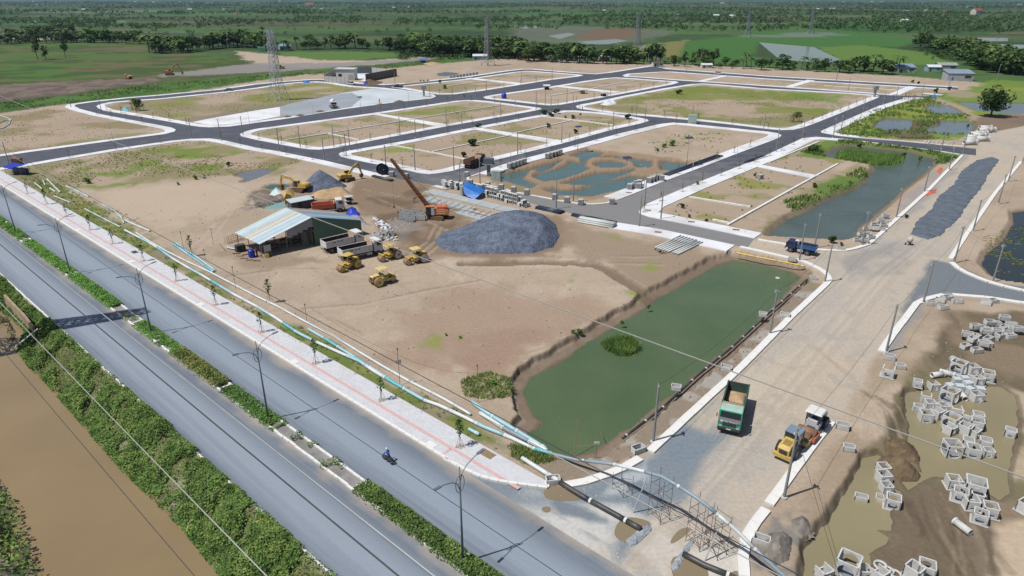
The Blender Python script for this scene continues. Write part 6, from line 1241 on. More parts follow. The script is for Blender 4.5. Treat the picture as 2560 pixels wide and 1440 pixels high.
def person(name, label, loc, rz, joints, skin, top, trou, head, hair=None, group=None):
    """one continuous skinned figure; joints in metres, x right, y forward"""
    t = thing(name, label, 'person', loc, rz, group); names = list(joints); ed = [('pelvis', 'chest'),('chest', 'neck'),('neck', 'head')]
    for s in 'lr': ed += [('chest', s + 'sh'),(s + 'sh', s + 'el'),(s + 'el', s + 'wr'),(s + 'wr', s + 'hd'),('pelvis', s + 'hip'),(s + 'hip', s + 'kn'),(s + 'kn', s + 'an'),(s + 'an', s + 'ft')]
    rad = dict(pelvis=.135, chest=.15, neck=.06, head=.10, sh=.07, el=.05, wr=.035, hd=.04, hip=.09, kn=.062, an=.045, ft=.045)
    me = bpy.data.meshes.new('body'); idx = {n: i for i, n in enumerate(names)}; me.from_pydata([joints[n] for n in names],[(idx[a], idx[b]) for a, b in ed],[]); o = bpy.data.objects.new('body', me); col.objects.link(o); o.parent = t
    md = o.modifiers.new('skin', 'SKIN'); sv = me.skin_vertices[0].data
    for n in names: r = rad.get(n, rad.get(n[1:])); sv[idx[n]].radius = (r, r)
    sv[0].use_root = True; sb = o.modifiers.new('sub', 'SUBSURF'); sb.levels = 1; sb.render_levels = 1; me.materials.append(top)
    bz = joints['pelvis']
    tr = MB()
    for s in 'lr': tr.cyl(joints[s + 'hip'], joints[s + 'kn'],.105,.08,8); tr.cyl(joints[s + 'kn'], joints[s + 'an'],.085,.06,8)
    tr.cyl((bz[0], bz[1], bz[2] - .1),(bz[0], bz[1], bz[2] + .1),.17,.16,10); tr.build('trousers', trou, t)
    h = Vector(joints['head']); MB().lathe([(.0,-.13),(.07,-.11),(.095,-.02),(.1,.05),(.075,.12),(0,.15)],(h.x, h.y + .01, h.z),10).build('face', skin, t, True); MB().lathe([(.13,-.01),(.128,.06),(.1,.13),(.0,.17)],(h.x, h.y - .01, h.z),12).build('helmet' if hair is None else 'hair', head if hair is None else hair, t, True)
    MB().box(h.x, h.y + .11, h.z - .01,.03,.03,.04).build('nose', skin, t)
    for s in 'lr': p = Vector(joints[s + 'hd']); MB().box(p.x, p.y, p.z, .07,.1,.04).build('hand', skin, t); f = Vector(joints[s + 'ft']); MB().box(f.x, f.y, f.z, .09,.24,.08).build('shoe', M_BLACK, t)
    return t
M_SKIN = mat('skin', C(186,140,112),.7,.06,3); M_SHB = mat('blue_shirt', C(70,120,190),.8,.15,4); M_SHT = mat('teal_shirt', C(60,150,170),.8,.1,4); M_TRD = mat('dark_trousers', (.03,.032,.045),.9,.15,4); M_SHR = mat('red_shirt', C(176,92,92),.8,.1,4); M_SHV = mat('violet_shirt', C(84,80,150),.8,.1,4)
mb_, c, rz = motorbike('dark motorbike ridden along the boulevard', (981,1163),(958,1146))
SIT = dict(pelvis=(0,-.25,.92), chest=(0,-.12,1.32), neck=(0,-.05,1.5), head=(0,-.01,1.66), lsh=(-.2,-.1,1.4), lel=(-.3,.1,1.2), lwr=(-.3,.32,1.1), lhd=(-.3,.38,1.08), rsh=(.2,-.1,1.4), rel=(.3,.1,1.2), rwr=(.3,.32,1.1), rhd=(.3,.38,1.08), lhip=(-.12,-.22,.88), lkn=(-.2,.18,.8), lan=(-.17,.0,.4), lft=(-.17,.08,.34), rhip=(.12,-.22,.88), rkn=(.2,.18,.8), ran=(.17,.0,.4), rft=(.17,.08,.34))
person('person', 'motorbike rider in blue shirt and white helmet', c, rz, SIT, M_SKIN, M_SHB, M_TRD, M_WHITE)
STAND = dict(pelvis=(0,0,.95), chest=(0,.02,1.32), neck=(0,.02,1.5), head=(0,.04,1.62), lsh=(-.19,.02,1.4), lel=(-.25,.03,1.12), lwr=(-.24,.14,.9), lhd=(-.24,.18,.84), rsh=(.19,.02,1.4), rel=(.25,.03,1.12), rwr=(.24,.14,.9), rhd=(.24,.18,.84), lhip=(-.1,0,.9), lkn=(-.11,.04,.5), lan=(-.11,0,.1), lft=(-.11,.07,.05), rhip=(.1,0,.9), rkn=(.11,-.02,.5), ran=(.12,-.06,.1), rft=(.12,.01,.05))
BEND = dict(STAND); BEND.update(chest=(0,.35,1.12), neck=(0,.5,1.16), head=(0,.6,1.14), lsh=(-.19,.38,1.12), rsh=(.19,.38,1.12), lel=(-.22,.45,.85), rel=(.22,.45,.85), lwr=(-.18,.5,.6), rwr=(.18,.5,.6), lhd=(-.18,.52,.54), rhd=(.18,.52,.54))
M_HAIR = mat('dark_hair', (.015,.013,.012),.7,.1,5)
x, y = G(643,640); person('person', 'person in pale red shirt standing at the blue tank', (x, y, 0),1.2, STAND, M_SKIN, M_SHR, M_TRD, M_WHITE, M_HAIR); x, y = G(1035,506); person('person', 'worker in violet shirt bending over the rebar', (x, y, 0),-1.2, BEND, M_SKIN, M_SHV, M_TRD, M_WHITE, M_HAIR); x, y = G(1046,495); person('person', 'worker in dark clothes standing under the crane boom', (x, y, 0),-1.0, STAND, M_SKIN, M_TRD, M_TRD, M_WHITE, M_HAIR)
x, y = G(1456,277); person('person', 'person in dark clothes on the pavement by the crossing', (x, y, .15),2.0, STAND, M_SKIN, M_TRD, M_TRD, M_WHITE, M_HAIR); x, y = G(949,258); person('person', 'person standing beside a planting pit on the apron', (x, y, .17),.4, STAND, M_SKIN, M_TRD, M_TRD, M_WHITE, M_HAIR)
mb2, c2, r2_ = motorbike('dark motorbike on the street behind the middle block', (1158,244),(1162,239)); person('person', 'rider in dark clothes on the street behind the middle block', c2, r2_, SIT, M_SKIN, M_TRD, M_TRD, M_BLACK)
for i, (u, v) in enumerate([(1050,203),(1058,203),(1068,202)]): motorbike('dark motorbike parked on the far road, %s from the left' % ordn(i + 1),(u, v + .8),(u + 3, v))
# small cement mixer in the road
x, y = G(2272,612); cm = thing('cement_mixer', 'small grey cement mixer standing alone on the gravel road', 'cement mixer', (x, y, 0),.3); MB().lathe([(.25,-.5),(.55,-.25),(.55,.15),(.3,.55)], n=12).xf(Matrix.Translation((0,0,1.1)) @ Matrix.Rotation(R(40),4, 'Y')).build('drum', M_CONC_L, cm, True); f = MB(); [f.cyl((sx * .5, sy * .4,0),(sx * .3, sy * .1,.9),.04, n=5) for sx in (-1,1) for sy in (-1,1)]; f.cyl((-.8,0,.5),(.8,0,.5),.04, n=5); f.build('frame', M_RUST, cm)
for s in (-1,1): MB().cyl((s * .55,.3,.2),(s * .62,.3,.2),.2, n=10).build('wheel', M_TYRE, cm)
# ================================================================ the yard: shed, heaps, stores
# ---- open workshop shed: corners read from the photograph
hE, hA, hR = 2.7, height_of(783,613,543),3.1
FLt = Vector((*G(648,611, hE), hE)); BLt = Vector((*G(587,583, hE), hE)); RF = Vector((*G(780,543, hA), hA)); RB = RF + (BLt - FLt); RRf = Vector((*G(902,551, hR), hR)); RRb = RRf + (BLt - FLt)
sh = thing('workshop_shed', 'open workshop shed with rust streaked pale tin roof and green gable wall', 'shed', (*FLt.xy, 0)); O0 = Vector((*FLt.xy, 0))
SHEETS = [mat('tin_pale_cyan', C(196,220,222),.45,.06,.5, metal=.1), mat('tin_pale_blue', C(186,206,222),.45,.08,.5, metal=.1), mat('tin_rusted', C(204,188,164),.6,.15,.7), mat('tin_white', C(214,226,230),.45,.05,.5, metal=.1), mat('tin_slate_blue', C(150,176,196),.5,.08,.5, metal=.1), mat('tin_grey', C(150,150,152),.6,.12,.6)]
def slope(e0, e1, r1, r0, n, seq, name):
    """a roof slope of n lengthwise tin sheets, each a little proud of the next"""
    up = (e1 - e0).cross(r0 - e0).normalized(); up = up if up.z > 0 else -up
    for i in range(n):
        a, b = i / n - .004,(i + 1) / n + .012; z = up * (.035 + .012 * (i % 2)); vs = [e0.lerp(e1, a), e0.lerp(e1, b), r0.lerp(r1, b), r0.lerp(r1, a)]
        rib = MB(); m = 6; V = []; 
        for k in range(m + 1):
            q = k / m; off = up * (.03 if k % 2 else 0); V += [vs[0].lerp(vs[1], q) + z + off - O0, vs[3].lerp(vs[2], q) + z + off - O0]
        F = [(2 * k, 2 * k + 2,2 * k + 3,2 * k + 1) for k in range(m)]
        rib.add(V, F); nb = len(V); rib.add([v - up * .04 for v in V],[tuple(reversed(f)) for f in F]); rib.build(name, SHEETS[seq[i % len(seq)]], sh)
slope(FLt, BLt, RB, RF, 12,[3,1,0,1,3,2,0,2,1,0,3,0], 'roof_sheet'); slope(RRf, RRb, RB, RF, 10,[4,4,1,4,5,4,5,2,5,5], 'roof_sheet')
M_GWALL = mat('green_tin_wall', C(90,122,104),.6,.08,.4, dirt=C(74,98,86), dirt_amt=.5); M_FBX = mat('dim_plank_lining', C(120,112,108),.9,.15,.6); M_GREYW = mat('grey_tin_wall', C(160,158,164),.6,.08,.5)
A0 = Vector((*RF.xy, 0)); Rg = Vector((*RRf.xy, 0)); nw = 8
for i in range(nw):                                             # gable wall of vertical green sheets
    a, b = i / nw, (i + 1) / nw; p, q = A0.lerp(Rg, a), A0.lerp(Rg, b); zt0, zt1 = hA + (hR - hA) * a - .06, hA + (hR - hA) * b - .06; d = (BLt - FLt).normalized() * (.05 + .02 * (i % 2)); d.z = 0
    vs = [p, q, q + Vector((0,0, zt1)), p + Vector((0,0, zt0))]; V = [v + d - O0 for v in vs] + [v + d * 1.8 - O0 for v in vs]; MB().add(V, [(0,1,2,3),(7,6,5,4),(0,4,5,1),(1,5,6,2),(2,6,7,3),(3,7,4,0)]).build('wall_sheet', M_GWALL, sh)
Lg = Vector((*FLt.xy, 0))
for i in range(5):                                              # grey valance under the left half of the gable
    a, b = .5 + i * .1,.6 + i * .1; p, q = Lg.lerp(A0, a), Lg.lerp(A0, b); zt = lambda f: hE + (hA - hE) * f - .08; zb = 2.6
    d = (BLt - FLt).normalized() * (.05 + .01 * i); V = [p + Vector((0,0, max(zb, zt(a) - 1.5))), q + Vector((0,0, max(zb, zt(b) - 1.9))), q + Vector((0,0, zt(b))), p + Vector((0,0, zt(a)))]; MB().add([v + d - O0 for v in V] + [v + d + d.normalized() * .03 - O0 for v in V],[(0,1,2,3),(7,6,5,4),(0,4,5,1),(1,5,6,2),(2,6,7,3),(3,7,4,0)]).build('valance_sheet', M_GREYW, sh)
dep = BLt - FLt; dep.z = 0
for f, dd in [(0.02,.04),(.5,.04),(.98,.04),(.02,.97),(.5,.97),(.98,.97),(0.02,.5),(.98,.5)]:
    b = Lg.lerp(A0, f) + dep * dd - O0; MB().cyl(b, b + Vector((0,0, hE + (hA - hE) * f)),.08, n=6).build('post', M_WOOD, sh)
for f in (.15,.55,.98):
    b = A0.lerp(Rg, f) + dep * .96 - O0; MB().cyl(b, b + Vector((0,0, hA + (hR - hA) * f)),.08, n=6).build('post', M_WOOD, sh)
p, q = A0 + dep * .95 - O0, Rg + dep * .95 - O0; MB().add([p, q, q + Vector((0,0, hR)), p + Vector((0,0, hA - .3))],[(0,1,2,3)]).build('back_wall', M_FBX, sh); p, q = Rg - O0, Rg + dep * .95 - O0; MB().add([p, q, q + Vector((0,0, hR - .05)), p + Vector((0,0, hR - .05))],[(0,1,2,3)]).build('side_wall', M_GWALL, sh); p, q = A0 + dep * .08 - O0, A0 + dep * .95 - O0; MB().add([p, q, q + Vector((0,0,3.2)), p + Vector((0,0,3.2))],[(0,1,2,3)]).build('inner_wall', M_FBX, sh)
def SP_(f, dd, z=0.0, side=0):   # a place inside the shed: f along the front, dd back
    b = (Lg.lerp(A0, f) if not side else A0.lerp(Rg, f)) + dep * dd; return Vector((b.x, b.y, z))
fr = math.atan2((A0 - Lg).y, (A0 - Lg).x)
def obj1(mb, name, m, label, cat, loc=(0,0,0), rz=0.0, group=None): o = mb.build(name, m); o.location = loc; o.rotation_euler = (0,0, rz); return tag(o, label, cat, group)
wb = thing('notice_board', 'white notice board with blue stripe under the shed roof corner', 'board', SP_(.10,-.01), fr); MB().bx(-.9,.9,-.05,0,1.0,2.3).build('panel', M_LAMPH, wb); MB().bx(-.9,-.45,-.06,-.051,1.02,2.28).build('stripe', M_BLUD, wb)
for s in (-1,1): MB().cyl((s * .85,.03,0),(s * .85,.03,2.4),.04, n=5).build('leg', M_WOOD, wb)
for i, (f, dd, hh, l) in enumerate([(.35,.25,1.2, 'dark machine workbench at the left under the shed'),(.6,.35,1.5, 'dark tool cupboard in the middle of the shed'),(.8,.3,1.1, 'cluttered dark bench near the inner wall of the shed'),(.45,.6,1.6, 'tall dark shelf at the back of the shed')]):
    t = thing('workbench', l, 'workbench', SP_(f, dd), fr); MB().bx(-.9,.9,-.4,.4, hh - .1, hh).build('top', M_CHAS, t); MB().bx(-.8,.8,-.3,.3,.4,.5).build('shelf', M_CHAS, t)
    for sx in (-1,1):
        for sy in (-1,1): MB().bx(sx * .82 - .04, sx * .82 + .04, sy * .33 - .04, sy * .33 + .04,0, hh).build('leg', M_CHAS, t)
    MB().box(.3,0, hh + .18,.5,.4,.36).build('crate', M_RUST, t); MB().cyl((-.4,0, hh),(-.4,0, hh + .4),.16, n=8).build('can', M_BLUD, t)
for i, dx in enumerate((0,.55)):
    t = thing('ladder', '%s white ladder leaning inside the shed' % ('left' if i == 0 else 'right'), 'ladder', SP_(.86 + .06 * i, .14), fr)
    for s in (-.2,.2): MB().cyl((s, 0,0),(s, .5,2.6),.03, n=5).build('rail', M_WHITE, t)
    for k in range(6): MB().cyl((-.2,.08 + k * .07,.4 + k * .38),(.2,.08 + k * .07,.4 + k * .38),.02, n=4).build('rung', M_WHITE, t)
x, y = G(630,642); t = thing('water_tank', 'blue plastic water tank standing at the shed front', 'tank', (x, y, 0)); MB().lathe([(0,0),(.55,0),(.62,.15),(.62,.45),(.58,.5),(.62,.55),(.62,.95),(.58,1.0),(.62,1.05),(.6,1.3),(.3,1.5),(0,1.52)], n=18).build('body', M_DTARP, t, True); MB().cyl((0,0,1.5),(0,0,1.6),.2, n=10).build('lid', M_DTARP, t)
x, y = G(668,643); t = thing('jerry_can', 'yellow plastic drum by the shed post', 'drum', (x, y, 0),.3); MB().box(0,0,.35,.8,.6,.7, top=.85).build('body', M_YEL, t); MB().cyl((.2,0,.7),(.2,0,.8),.08, n=8).build('cap', M_BLACK, t)
x, y = G(602,628)
for k in range(5): obj1(MB().box(0,0,0,1.7,1.2,.24), 'form_board', mat('black_formwork', C(62,64,64),.7,.2,2), '%s black formwork pallet from the ground in the stack by the shed' % ordn(k + 1), 'pallet', (x, y, .14 + k * .27), fr + rnd.uniform(-.06,.06), 'black formwork stack')
x, y = G(588,603); t = thing('rebar_cage', 'rusty rebar cage standing left of the shed', 'rebar cage', (x, y, 0), fr + .25); cg = MB()
for k in range(9):
    for s in (-.4,.4): cg.cyl((-2 + k * .5, s, 0),(-2 + k * .5, s, 1.3),.025, n=4)
for z in (.05,.45,.9,1.3):
    for s in (-.4,.4): cg.cyl((-2, s, z),(2, s, z),.025, n=4)
cg.build('bars', M_RUST, t)
x, y = G(572,620)
for k in range(4): obj1(MB().box(0,0,0,2.0,.5,.04), 'tin_sheet', SHEETS[3], '%s loose white tin sheet lying left of the shed' % ordn(k + 1), 'tin sheet', (x + k * .25, y - k * .2,.06 + .05 * k),-.7 + k * .08, 'loose tin sheets')
x, y = G(557,622); obj1(MB().box(0,0,.35,3.0,.08,.7, rx=.5), 'tin_sheet', M_BLUD, 'dark tin sheet propped at the far left of the shed', 'panel', (x, y, 0),-.95)
for i, (u, v) in enumerate([(600,640),(610,646),(625,650),(612,637),(590,634),(640,652)]): x, y = G(u, v); obj1(MB().box(0,0,0,1.4,.35,.06), 'plank', M_WOOD, '%s loose plank on the sand at the shed corner' % ordn(i + 1), 'plank', (x, y, .05 + .02 * i), rnd.uniform(-.6,.6), 'loose planks at the shed')
# second roof and clutter behind the shed
x, y = G(752,520); t = thing('lean_to', 'dark lean-to hut behind the shed', 'hut', (x, y, 0), fr); MB().bx(-2.6,2.6,-1.1,1.1,0,2.0).build('wall', mat('dark_hut_wall', C(92,90,98),.8,.15,1), t); MB().box(0,0,2.1,5.6,2.7,.08, rx=.12).build('roof', SHEETS[3], t); MB().bx(-.9,-.1,-1.12,-1.1,0,1.8).build('door', M_CHAS, t)
x, y = G(722,512); t = thing('batching_hopper', 'yellow mixing hopper tilted up behind the shed', 'mixer', (x, y, 0),.4); MB().box(0,0,2.2,1.3,1.6,1.5, ry=.5, rx=.2).build('hopper', M_YEL, t); MB().cyl((-.8,0,1.0),(.9,0,1.0),.7, n=14).build('drum', M_ORG, t)
for sx in (-1,1):
    for sy in (-1,1): MB().cyl((sx * .7, sy * .7,0),(sx * .5, sy * .5,1.9),.06, n=5).build('leg', M_CHAS, t)
x, y = G(776,503); t = thing('generator', 'dark generator set with pale top behind the shed', 'generator', (x, y, 0), fr); MB().bx(-.8,.8,-.45,.45,.3,1.2).build('body', M_CHAS, t); MB().bx(-.85,.85,-.5,.5,1.2,1.28).build('canopy', M_LAMPH, t); MB().bx(-.9,.9,-.4,.4,.1,.3).build('skid', M_RUST, t)
x, y = G(833,521); t = thing('steel_hoop', 'large steel hoop standing on edge behind the white cab truck', 'hoop', (x, y, 0),.3); MB().ring((0,-.06,1.1),(0,.06,1.1),1.15,1.05,24).build('rim', M_RUST, t)
for k in range(6): a = k * math.pi / 3; MB().cyl((0,0,1.1),(1.06 * math.cos(a),0,1.1 + 1.06 * math.sin(a)),.02, n=4).build('spoke', M_RUST, t)
def reel(label, u, v, rr, w, up, rz, m1, m2):
    x, y = G(u, v); t = thing('cable_reel', label, 'cable reel', (x, y, 0), rz, 'cable reels'); M_ = Matrix.Identity(4) if up else Matrix.Translation((0,0, rr)) @ Matrix.Rotation(R(90),4, 'Y') @ Matrix.Translation((0,0,-w / 2))
    for z in (0, w - .08): MB().cyl((0,0, z),(0,0, z + .08), rr, n=22).xf(M_).build('flange', m1, t)
    MB().cyl((0,0,.08),(0,0, w - .08), rr * .62, n=16).xf(M_).build('drum', m2, t); MB().cyl((0,0,-.02),(0,0, w + .02), rr * .12, n=8).xf(M_).build('hub', M_LAMPH, t); return t
M_NAVY = mat('navy_painted_steel', C(34,38,58),.5,.1,2); reel('big dark navy cable reel standing on its rim by the road', 957,437,1.55,1.5, False, -.9, M_NAVY, M_NAVY)
reel('cable reel lying flat on top of another one', 873,510,1.1,1.0, True, 0, M_CONC_L, M_CHAS); o = reel('lower flat cable reel carrying another one', 873,510,1.0,.9, True, .3, M_CONC_L, M_CHAS)
for ob in bpy.data.objects:
    if ob.get('label') == 'cable reel lying flat on top of another one': ob.location.z = .92
# heaps
def pile(px, peaks, m, label, z0=-.05, res=.4, noise=.3, cat='heap', h=.35, name='gravel_heap', edge=.35): return tag(heap(px, h, m, name, res, noise, peaks, z0, edge=edge), label, cat)
pile([(1085,600),(1110,580),(1180,562),(1230,548),(1290,530),(1340,536),(1390,560),(1400,592),(1385,618),(1330,634),(1240,636),(1150,634),(1100,622)],[(1296,574,4.3,13),(1340,585,3.8,11),(1235,592,2.6,10),(1170,606,1.6,9),(1130,604,1.0,7),(1360,606,2.8,9),(1280,605,3.0,10)], M_STONE, 'large heap of blue grey crushed stone in the middle of the yard', noise=.3, h=.6)
pile([(748,470),(762,455),(800,448),(840,452),(870,466),(850,474),(800,480),(765,480)],[(805,464,6.0,9.5),(826,466,4.2,8),(785,468,4.2,8)], M_STONE, 'smaller peaked heap of blue grey stone behind the excavator')
pile([(775,490),(800,476),(830,472),(870,476),(880,490),(850,497),(800,498)],[(845,484,1.8,5),(815,487,1.5,5)], M_SAND, 'pale sand heap in front of the smaller stone heap', name='sand_heap'); pile([(690,490),(715,480),(738,478),(735,492),(710,497)],[(722,486,1.5,5)], M_SAND, 'small sand heap by the tracks of the reaching excavator', name='sand_heap')
pile([(632,505),(645,492),(680,487),(712,488),(714,496),(690,503),(655,515),(636,522)],[(670,498,1.0,3),(645,510,.7,3),(700,493,.8,3)], stone_mat('broken_clods', C(104,94,86), C(158,148,138),.9,1.0), 'heap of broken grey clods beside the turquoise pool', noise=.9, name='rubble_heap')
pile([(2192,1105),(2200,1090),(2240,1086),(2290,1105),(2306,1135),(2300,1148),(2260,1140),(2215,1128)],[(2225,1104,1.7,3.6),(2262,1120,1.6,3.4),(2285,1134,1.0,2.6)], M_SOIL, 'far one of two joined dark soil heaps in the basin', -.6,.2,.04, h=.3, name='soil_heap', edge=.1); pile([(2195,1140),(2210,1128),(2250,1132),(2290,1155),(2308,1178),(2295,1190),(2250,1190),(2215,1175)],[(2225,1146,1.6,3.4),(2262,1165,1.6,3.4),(2288,1180,.9,2.4)], M_SOIL, 'near one of two joined dark soil heaps in the basin', -.6,.2,.04, h=.3, name='soil_heap', edge=.1)
for p, pk, l in (([(1895,1360),(1920,1330),(1960,1325),(1985,1345),(1975,1400),(1930,1420),(1895,1400)],[(1935,1365,1.2,3.0)], 'grey spoil heap at the end of the pipe scaffold'),([(1975,1300),(2005,1285),(2025,1300),(2030,1330),(2000,1345),(1980,1330)],[(2000,1312,1.1,2.6)], 'dark grey spoil heap on the basin rim')):
    pile(p, pk, stone_mat('grey_spoil_' + l[:4].strip(), C(112,108,104), C(164,156,144),2.0,.6), l, -.1,.2,.1, h=.3, name='spoil_heap', edge=.15)
pile([(905,208),(925,200),(960,205),(950,212),(915,213)],[(922,206,2.0,6)], M_SOIL, 'earth heap against the compound wall', name='soil_heap', res=.8); pile([(1090,184),(1115,180),(1150,184),(1130,190),(1095,190)],[(1120,185,1.2,8)], M_STONE2, 'low grey stone spread right of the compound', name='gravel_heap', res=1.0); pile([(1055,160),(1080,155),(1105,158),(1090,164)],[(1080,160,1.5,8)], M_SAND, 'pale soil heap by the far dirt road', name='soil_heap', res=1.0)
# ---- concrete goods
M_BLK = mat('grey_block_concrete', C(178,180,182),.85,.15,2, dirt=C(118,116,112), dirt_amt=.4); M_BLK2 = mat('white_block_concrete', C(220,220,217),.85,.12,2, dirt=C(146,140,128), dirt_amt=.5)
def hollow(sx, sy, sz, m, name, parent=None):
    """a hollow two-cell kerb-inlet block"""
    b = MB(); t = .07; b.bx(-sx / 2, sx / 2,-sy / 2, sy / 2,0, t); b.bx(-sx / 2, sx / 2,-sy / 2, sy / 2, sz - t, sz)
    for x in (-sx / 2,-t / 2, sx / 2 - t): b.bx(x, x + t, -sy / 2, sy / 2, t, sz - t)
    b.bx(-sx / 2 + t, sx / 2 - t, sy / 2 - .05, sy / 2, t, sz - t); return b.build(name, m, parent)
hb0 = hollow(1.25,.8,.85, M_BLK2, 'hollow_block'); hb0['category'] = 'hollow block'; hf = True; kk = 0
pa, pb = Vector(G(1192,485)), Vector(G(1325,522)); dirh = (pb - pa).normalized(); nrm = Vector((-dirh.y, dirh.x)); Lh = (pb - pa).length
for lay in range(3):
    for rowi in range(2):
        for k in range(int(Lh / 1.35)):
            if rnd.random() < .1 + .18 * lay: continue
            o = hb0 if hf else hb0.copy(); 
            if not hf: col.objects.link(o)
            hf = False; c = pa + dirh * (k * 1.35 + rnd.uniform(-.1,.1)) + nrm * (rowi * 1.15 + rnd.uniform(-.12,.12)); o.location = (c.x, c.y, .03 + lay * .88); o.rotation_euler = (0,0, math.atan2(dirh.y, dirh.x) + rnd.uniform(-.18,.18) + (math.pi / 2 if rnd.random() < .25 else 0)); kk += 1
            tag(o, '%s hollow block from the left, %s row, %s layer of the long stack' % (ordn(k + 1),('front', 'back')[rowi],('bottom', 'middle', 'top')[lay]), 'hollow block', 'hollow blocks in the long stack')
pc = Vector(G(1112,470))
for i in range(16):
    o = hb0.copy(); col.objects.link(o); o.location = (pc.x + (i % 4) * 1.5 + rnd.uniform(-.3,.3), pc.y - (i % 4) * .75 + (i // 8) * 1.3 + rnd.uniform(-.3,.3),.03 + (i // 4 % 2) * .88); o.rotation_euler = (0,0, rnd.uniform(0,3)); tag(o, '%s hollow block of the loose stack left of the blue tarpaulin' % ordn(i + 1), 'hollow block', 'hollow blocks left of the tarpaulin')
# rows of cast beams on the ground
def beams(pa, pb, across, n, gap, seg, m, words_, h=.35, w=.38):
    a, b = Vector(G(*pa)), Vector(G(*pb)); d = (b - a); L_ = d.length; d.normalize(); nn = Vector((-d.y, d.x)); rot = math.atan2(d.y, d.x); me = None; cnt_ = 0
    for r_ in range(n):
        for k in range(int(L_ / seg)):
            c = a + d * ((k + .5) * seg) + nn * (r_ * gap); mb = MB().box(0,0,0, seg - .12, w, h)
            if me is None: o = mb.build('concrete_beam', m); me = o.data
            else: o = bpy.data.objects.new('concrete_beam', me); col.objects.link(o)
            cnt_ += 1; o.location = (c.x + rnd.uniform(-.05,.05), c.y, h / 2 + .02); o.rotation_euler = (0,0, rot + rnd.uniform(-.012,.012)); tag(o, '%s cast beam along, %s row from the front, %s' % (ordn(k + 1), ordn(r_ + 1), words_), 'concrete beam', 'cast beams ' + words_)
M_BEAM = mat('fresh_beam_concrete', C(196,204,206),.85,.1,.8, dirt=C(150,158,164), dirt_amt=.5)
beams((1062,482),(1190,512),0,5,.62,4.6, M_BEAM, 'left part of the casting bed'); beams((1150,503),(1325,545),0,5,.62,5.5, M_BEAM, 'right part of the casting bed'); beams((1050,500),(1190,536),0,5,.7,5.2, M_BEAM, 'bed behind the crane'); beams((1140,534),(1225,558),0,7,.6,4.4, M_BEAM, 'bed touching the stone heap')
rb = MB()
for k in range(40):
    u = 1050 + k * 5.2; v = 498 + k * 1.28; a = P3(u, v, .5); b = P3(u + 30, v + 7.5,.5); rb.cyl(a, b, .05, n=4)
    if k % 3 == 0: rb.cyl(P3(u - 5, v + 6,.55), P3(u + 22, v - 8,.55),.05, n=4)
tag(rb.build('rebar_mesh', M_RUST), 'tangle of dark reinforcement bars laid on the casting bed', 'rebar', kind='stuff')
# half-round culvert pieces left of the crane
def culvert_u(label, u, v, rz, m, s=1.0):
    x, y = G(u, v); t = thing('channel_block', label, 'channel block', (x, y, 0), rz, 'channel blocks left of the crane'); t.scale = (s,) * 3; b = MB(); b.bx(-.9,.9,-.55,.55,0,.1); b.build('base', m, t)
    for sg in (-1,1): MB().bx(-.9,.9, sg * .55 - .05, sg * .55 + .05,.1,1.0).build('side_wall', m, t)
    pts = [(-.5,.1),(-.5,1.0),(-.4,1.0)] + [(.4 * math.cos(a),1.0 + .75 * -math.sin(a)) for a in np.linspace(math.pi, 0,9)] + [(.4,1.0),(.5,1.0),(.5,.1)]
    for e in (-.85,.75): MB().profile(pts, e, e + .1).build('end_wall', m, t)
M_DKC = mat('dark_wet_concrete', C(140,144,152),.8,.15,1.5)
for i, (u, v) in enumerate([(1012,548),(1026,553),(1045,545),(1008,538),(1023,541),(1040,537),(1056,549)]): culvert_u('%s open channel block from the left beside the crane tracks' % ordn(i + 1), u, v, -.28 + rnd.uniform(-.1,.1), M_BLK, 1.15)
# grey cubes on the kerb and pavements
def cube(label, u, v, s, rz, z=.0, grp='grey concrete cubes'):
    x, y = G(u, v); t = thing('concrete_cube', label, 'concrete cube', (x, y, z), rz, grp); b = MB().bx(-s / 2, s / 2,-s / 2, s / 2,0, s * 1.05).build('body', M_CONC, t); MB().box(0,0, s * 1.06, s * .96, s * .96,.03).build('top_plate', M_CONC_L, t); MB().bx(-s * .3, s * .3,-s / 2 - .01,-s / 2, s * .15, s * .85).build('recess', M_DKC, t); return t
for i, (u, v) in enumerate([(980,441),(1016,446),(1167,442),(1176,462),(1219,468),(1253,474),(1284,480),(1317,487),(1387,499),(1417,506),(1452,512),(1530,510)]): cube('%s grey concrete cube from the left along the street kerb' % ordn(i + 1), u, v, 1.2,-.25,.1, 'cubes along the street kerb')
for w_, L_ in (('on the pavement left of the winding ponds', [(1274,421),(1284,418),(1293,415),(1302,412),(1310,409)]),('on the pavement above the winding ponds', [(1369,396),(1378,393),(1386,391),(1393,389),(1400,386)]),('at the near pavement of the winding ponds', [(1574,474),(1583,471),(1590,467),(1598,464),(1596,472)]),('near the black pipe bundle', [(1622,458),(1630,455),(1638,452),(1646,450),(1654,452)])):
    for i, (u, v) in enumerate(L_): cube('%s grey cube in the row %s' % (ordn(i + 1), w_), u, v, 1.3,-.3,.15, 'cubes ' + w_)
cube('lone small concrete block in the weedy lot', 1901,447,1.1,.3,0)
for i in range(9): cube('%s dark block in the row on the far pavement' % ordn(i + 1),1128 + i * 8,195.5 - i * 1.1,1.4,.2,.1, 'blocks on the far pavement')
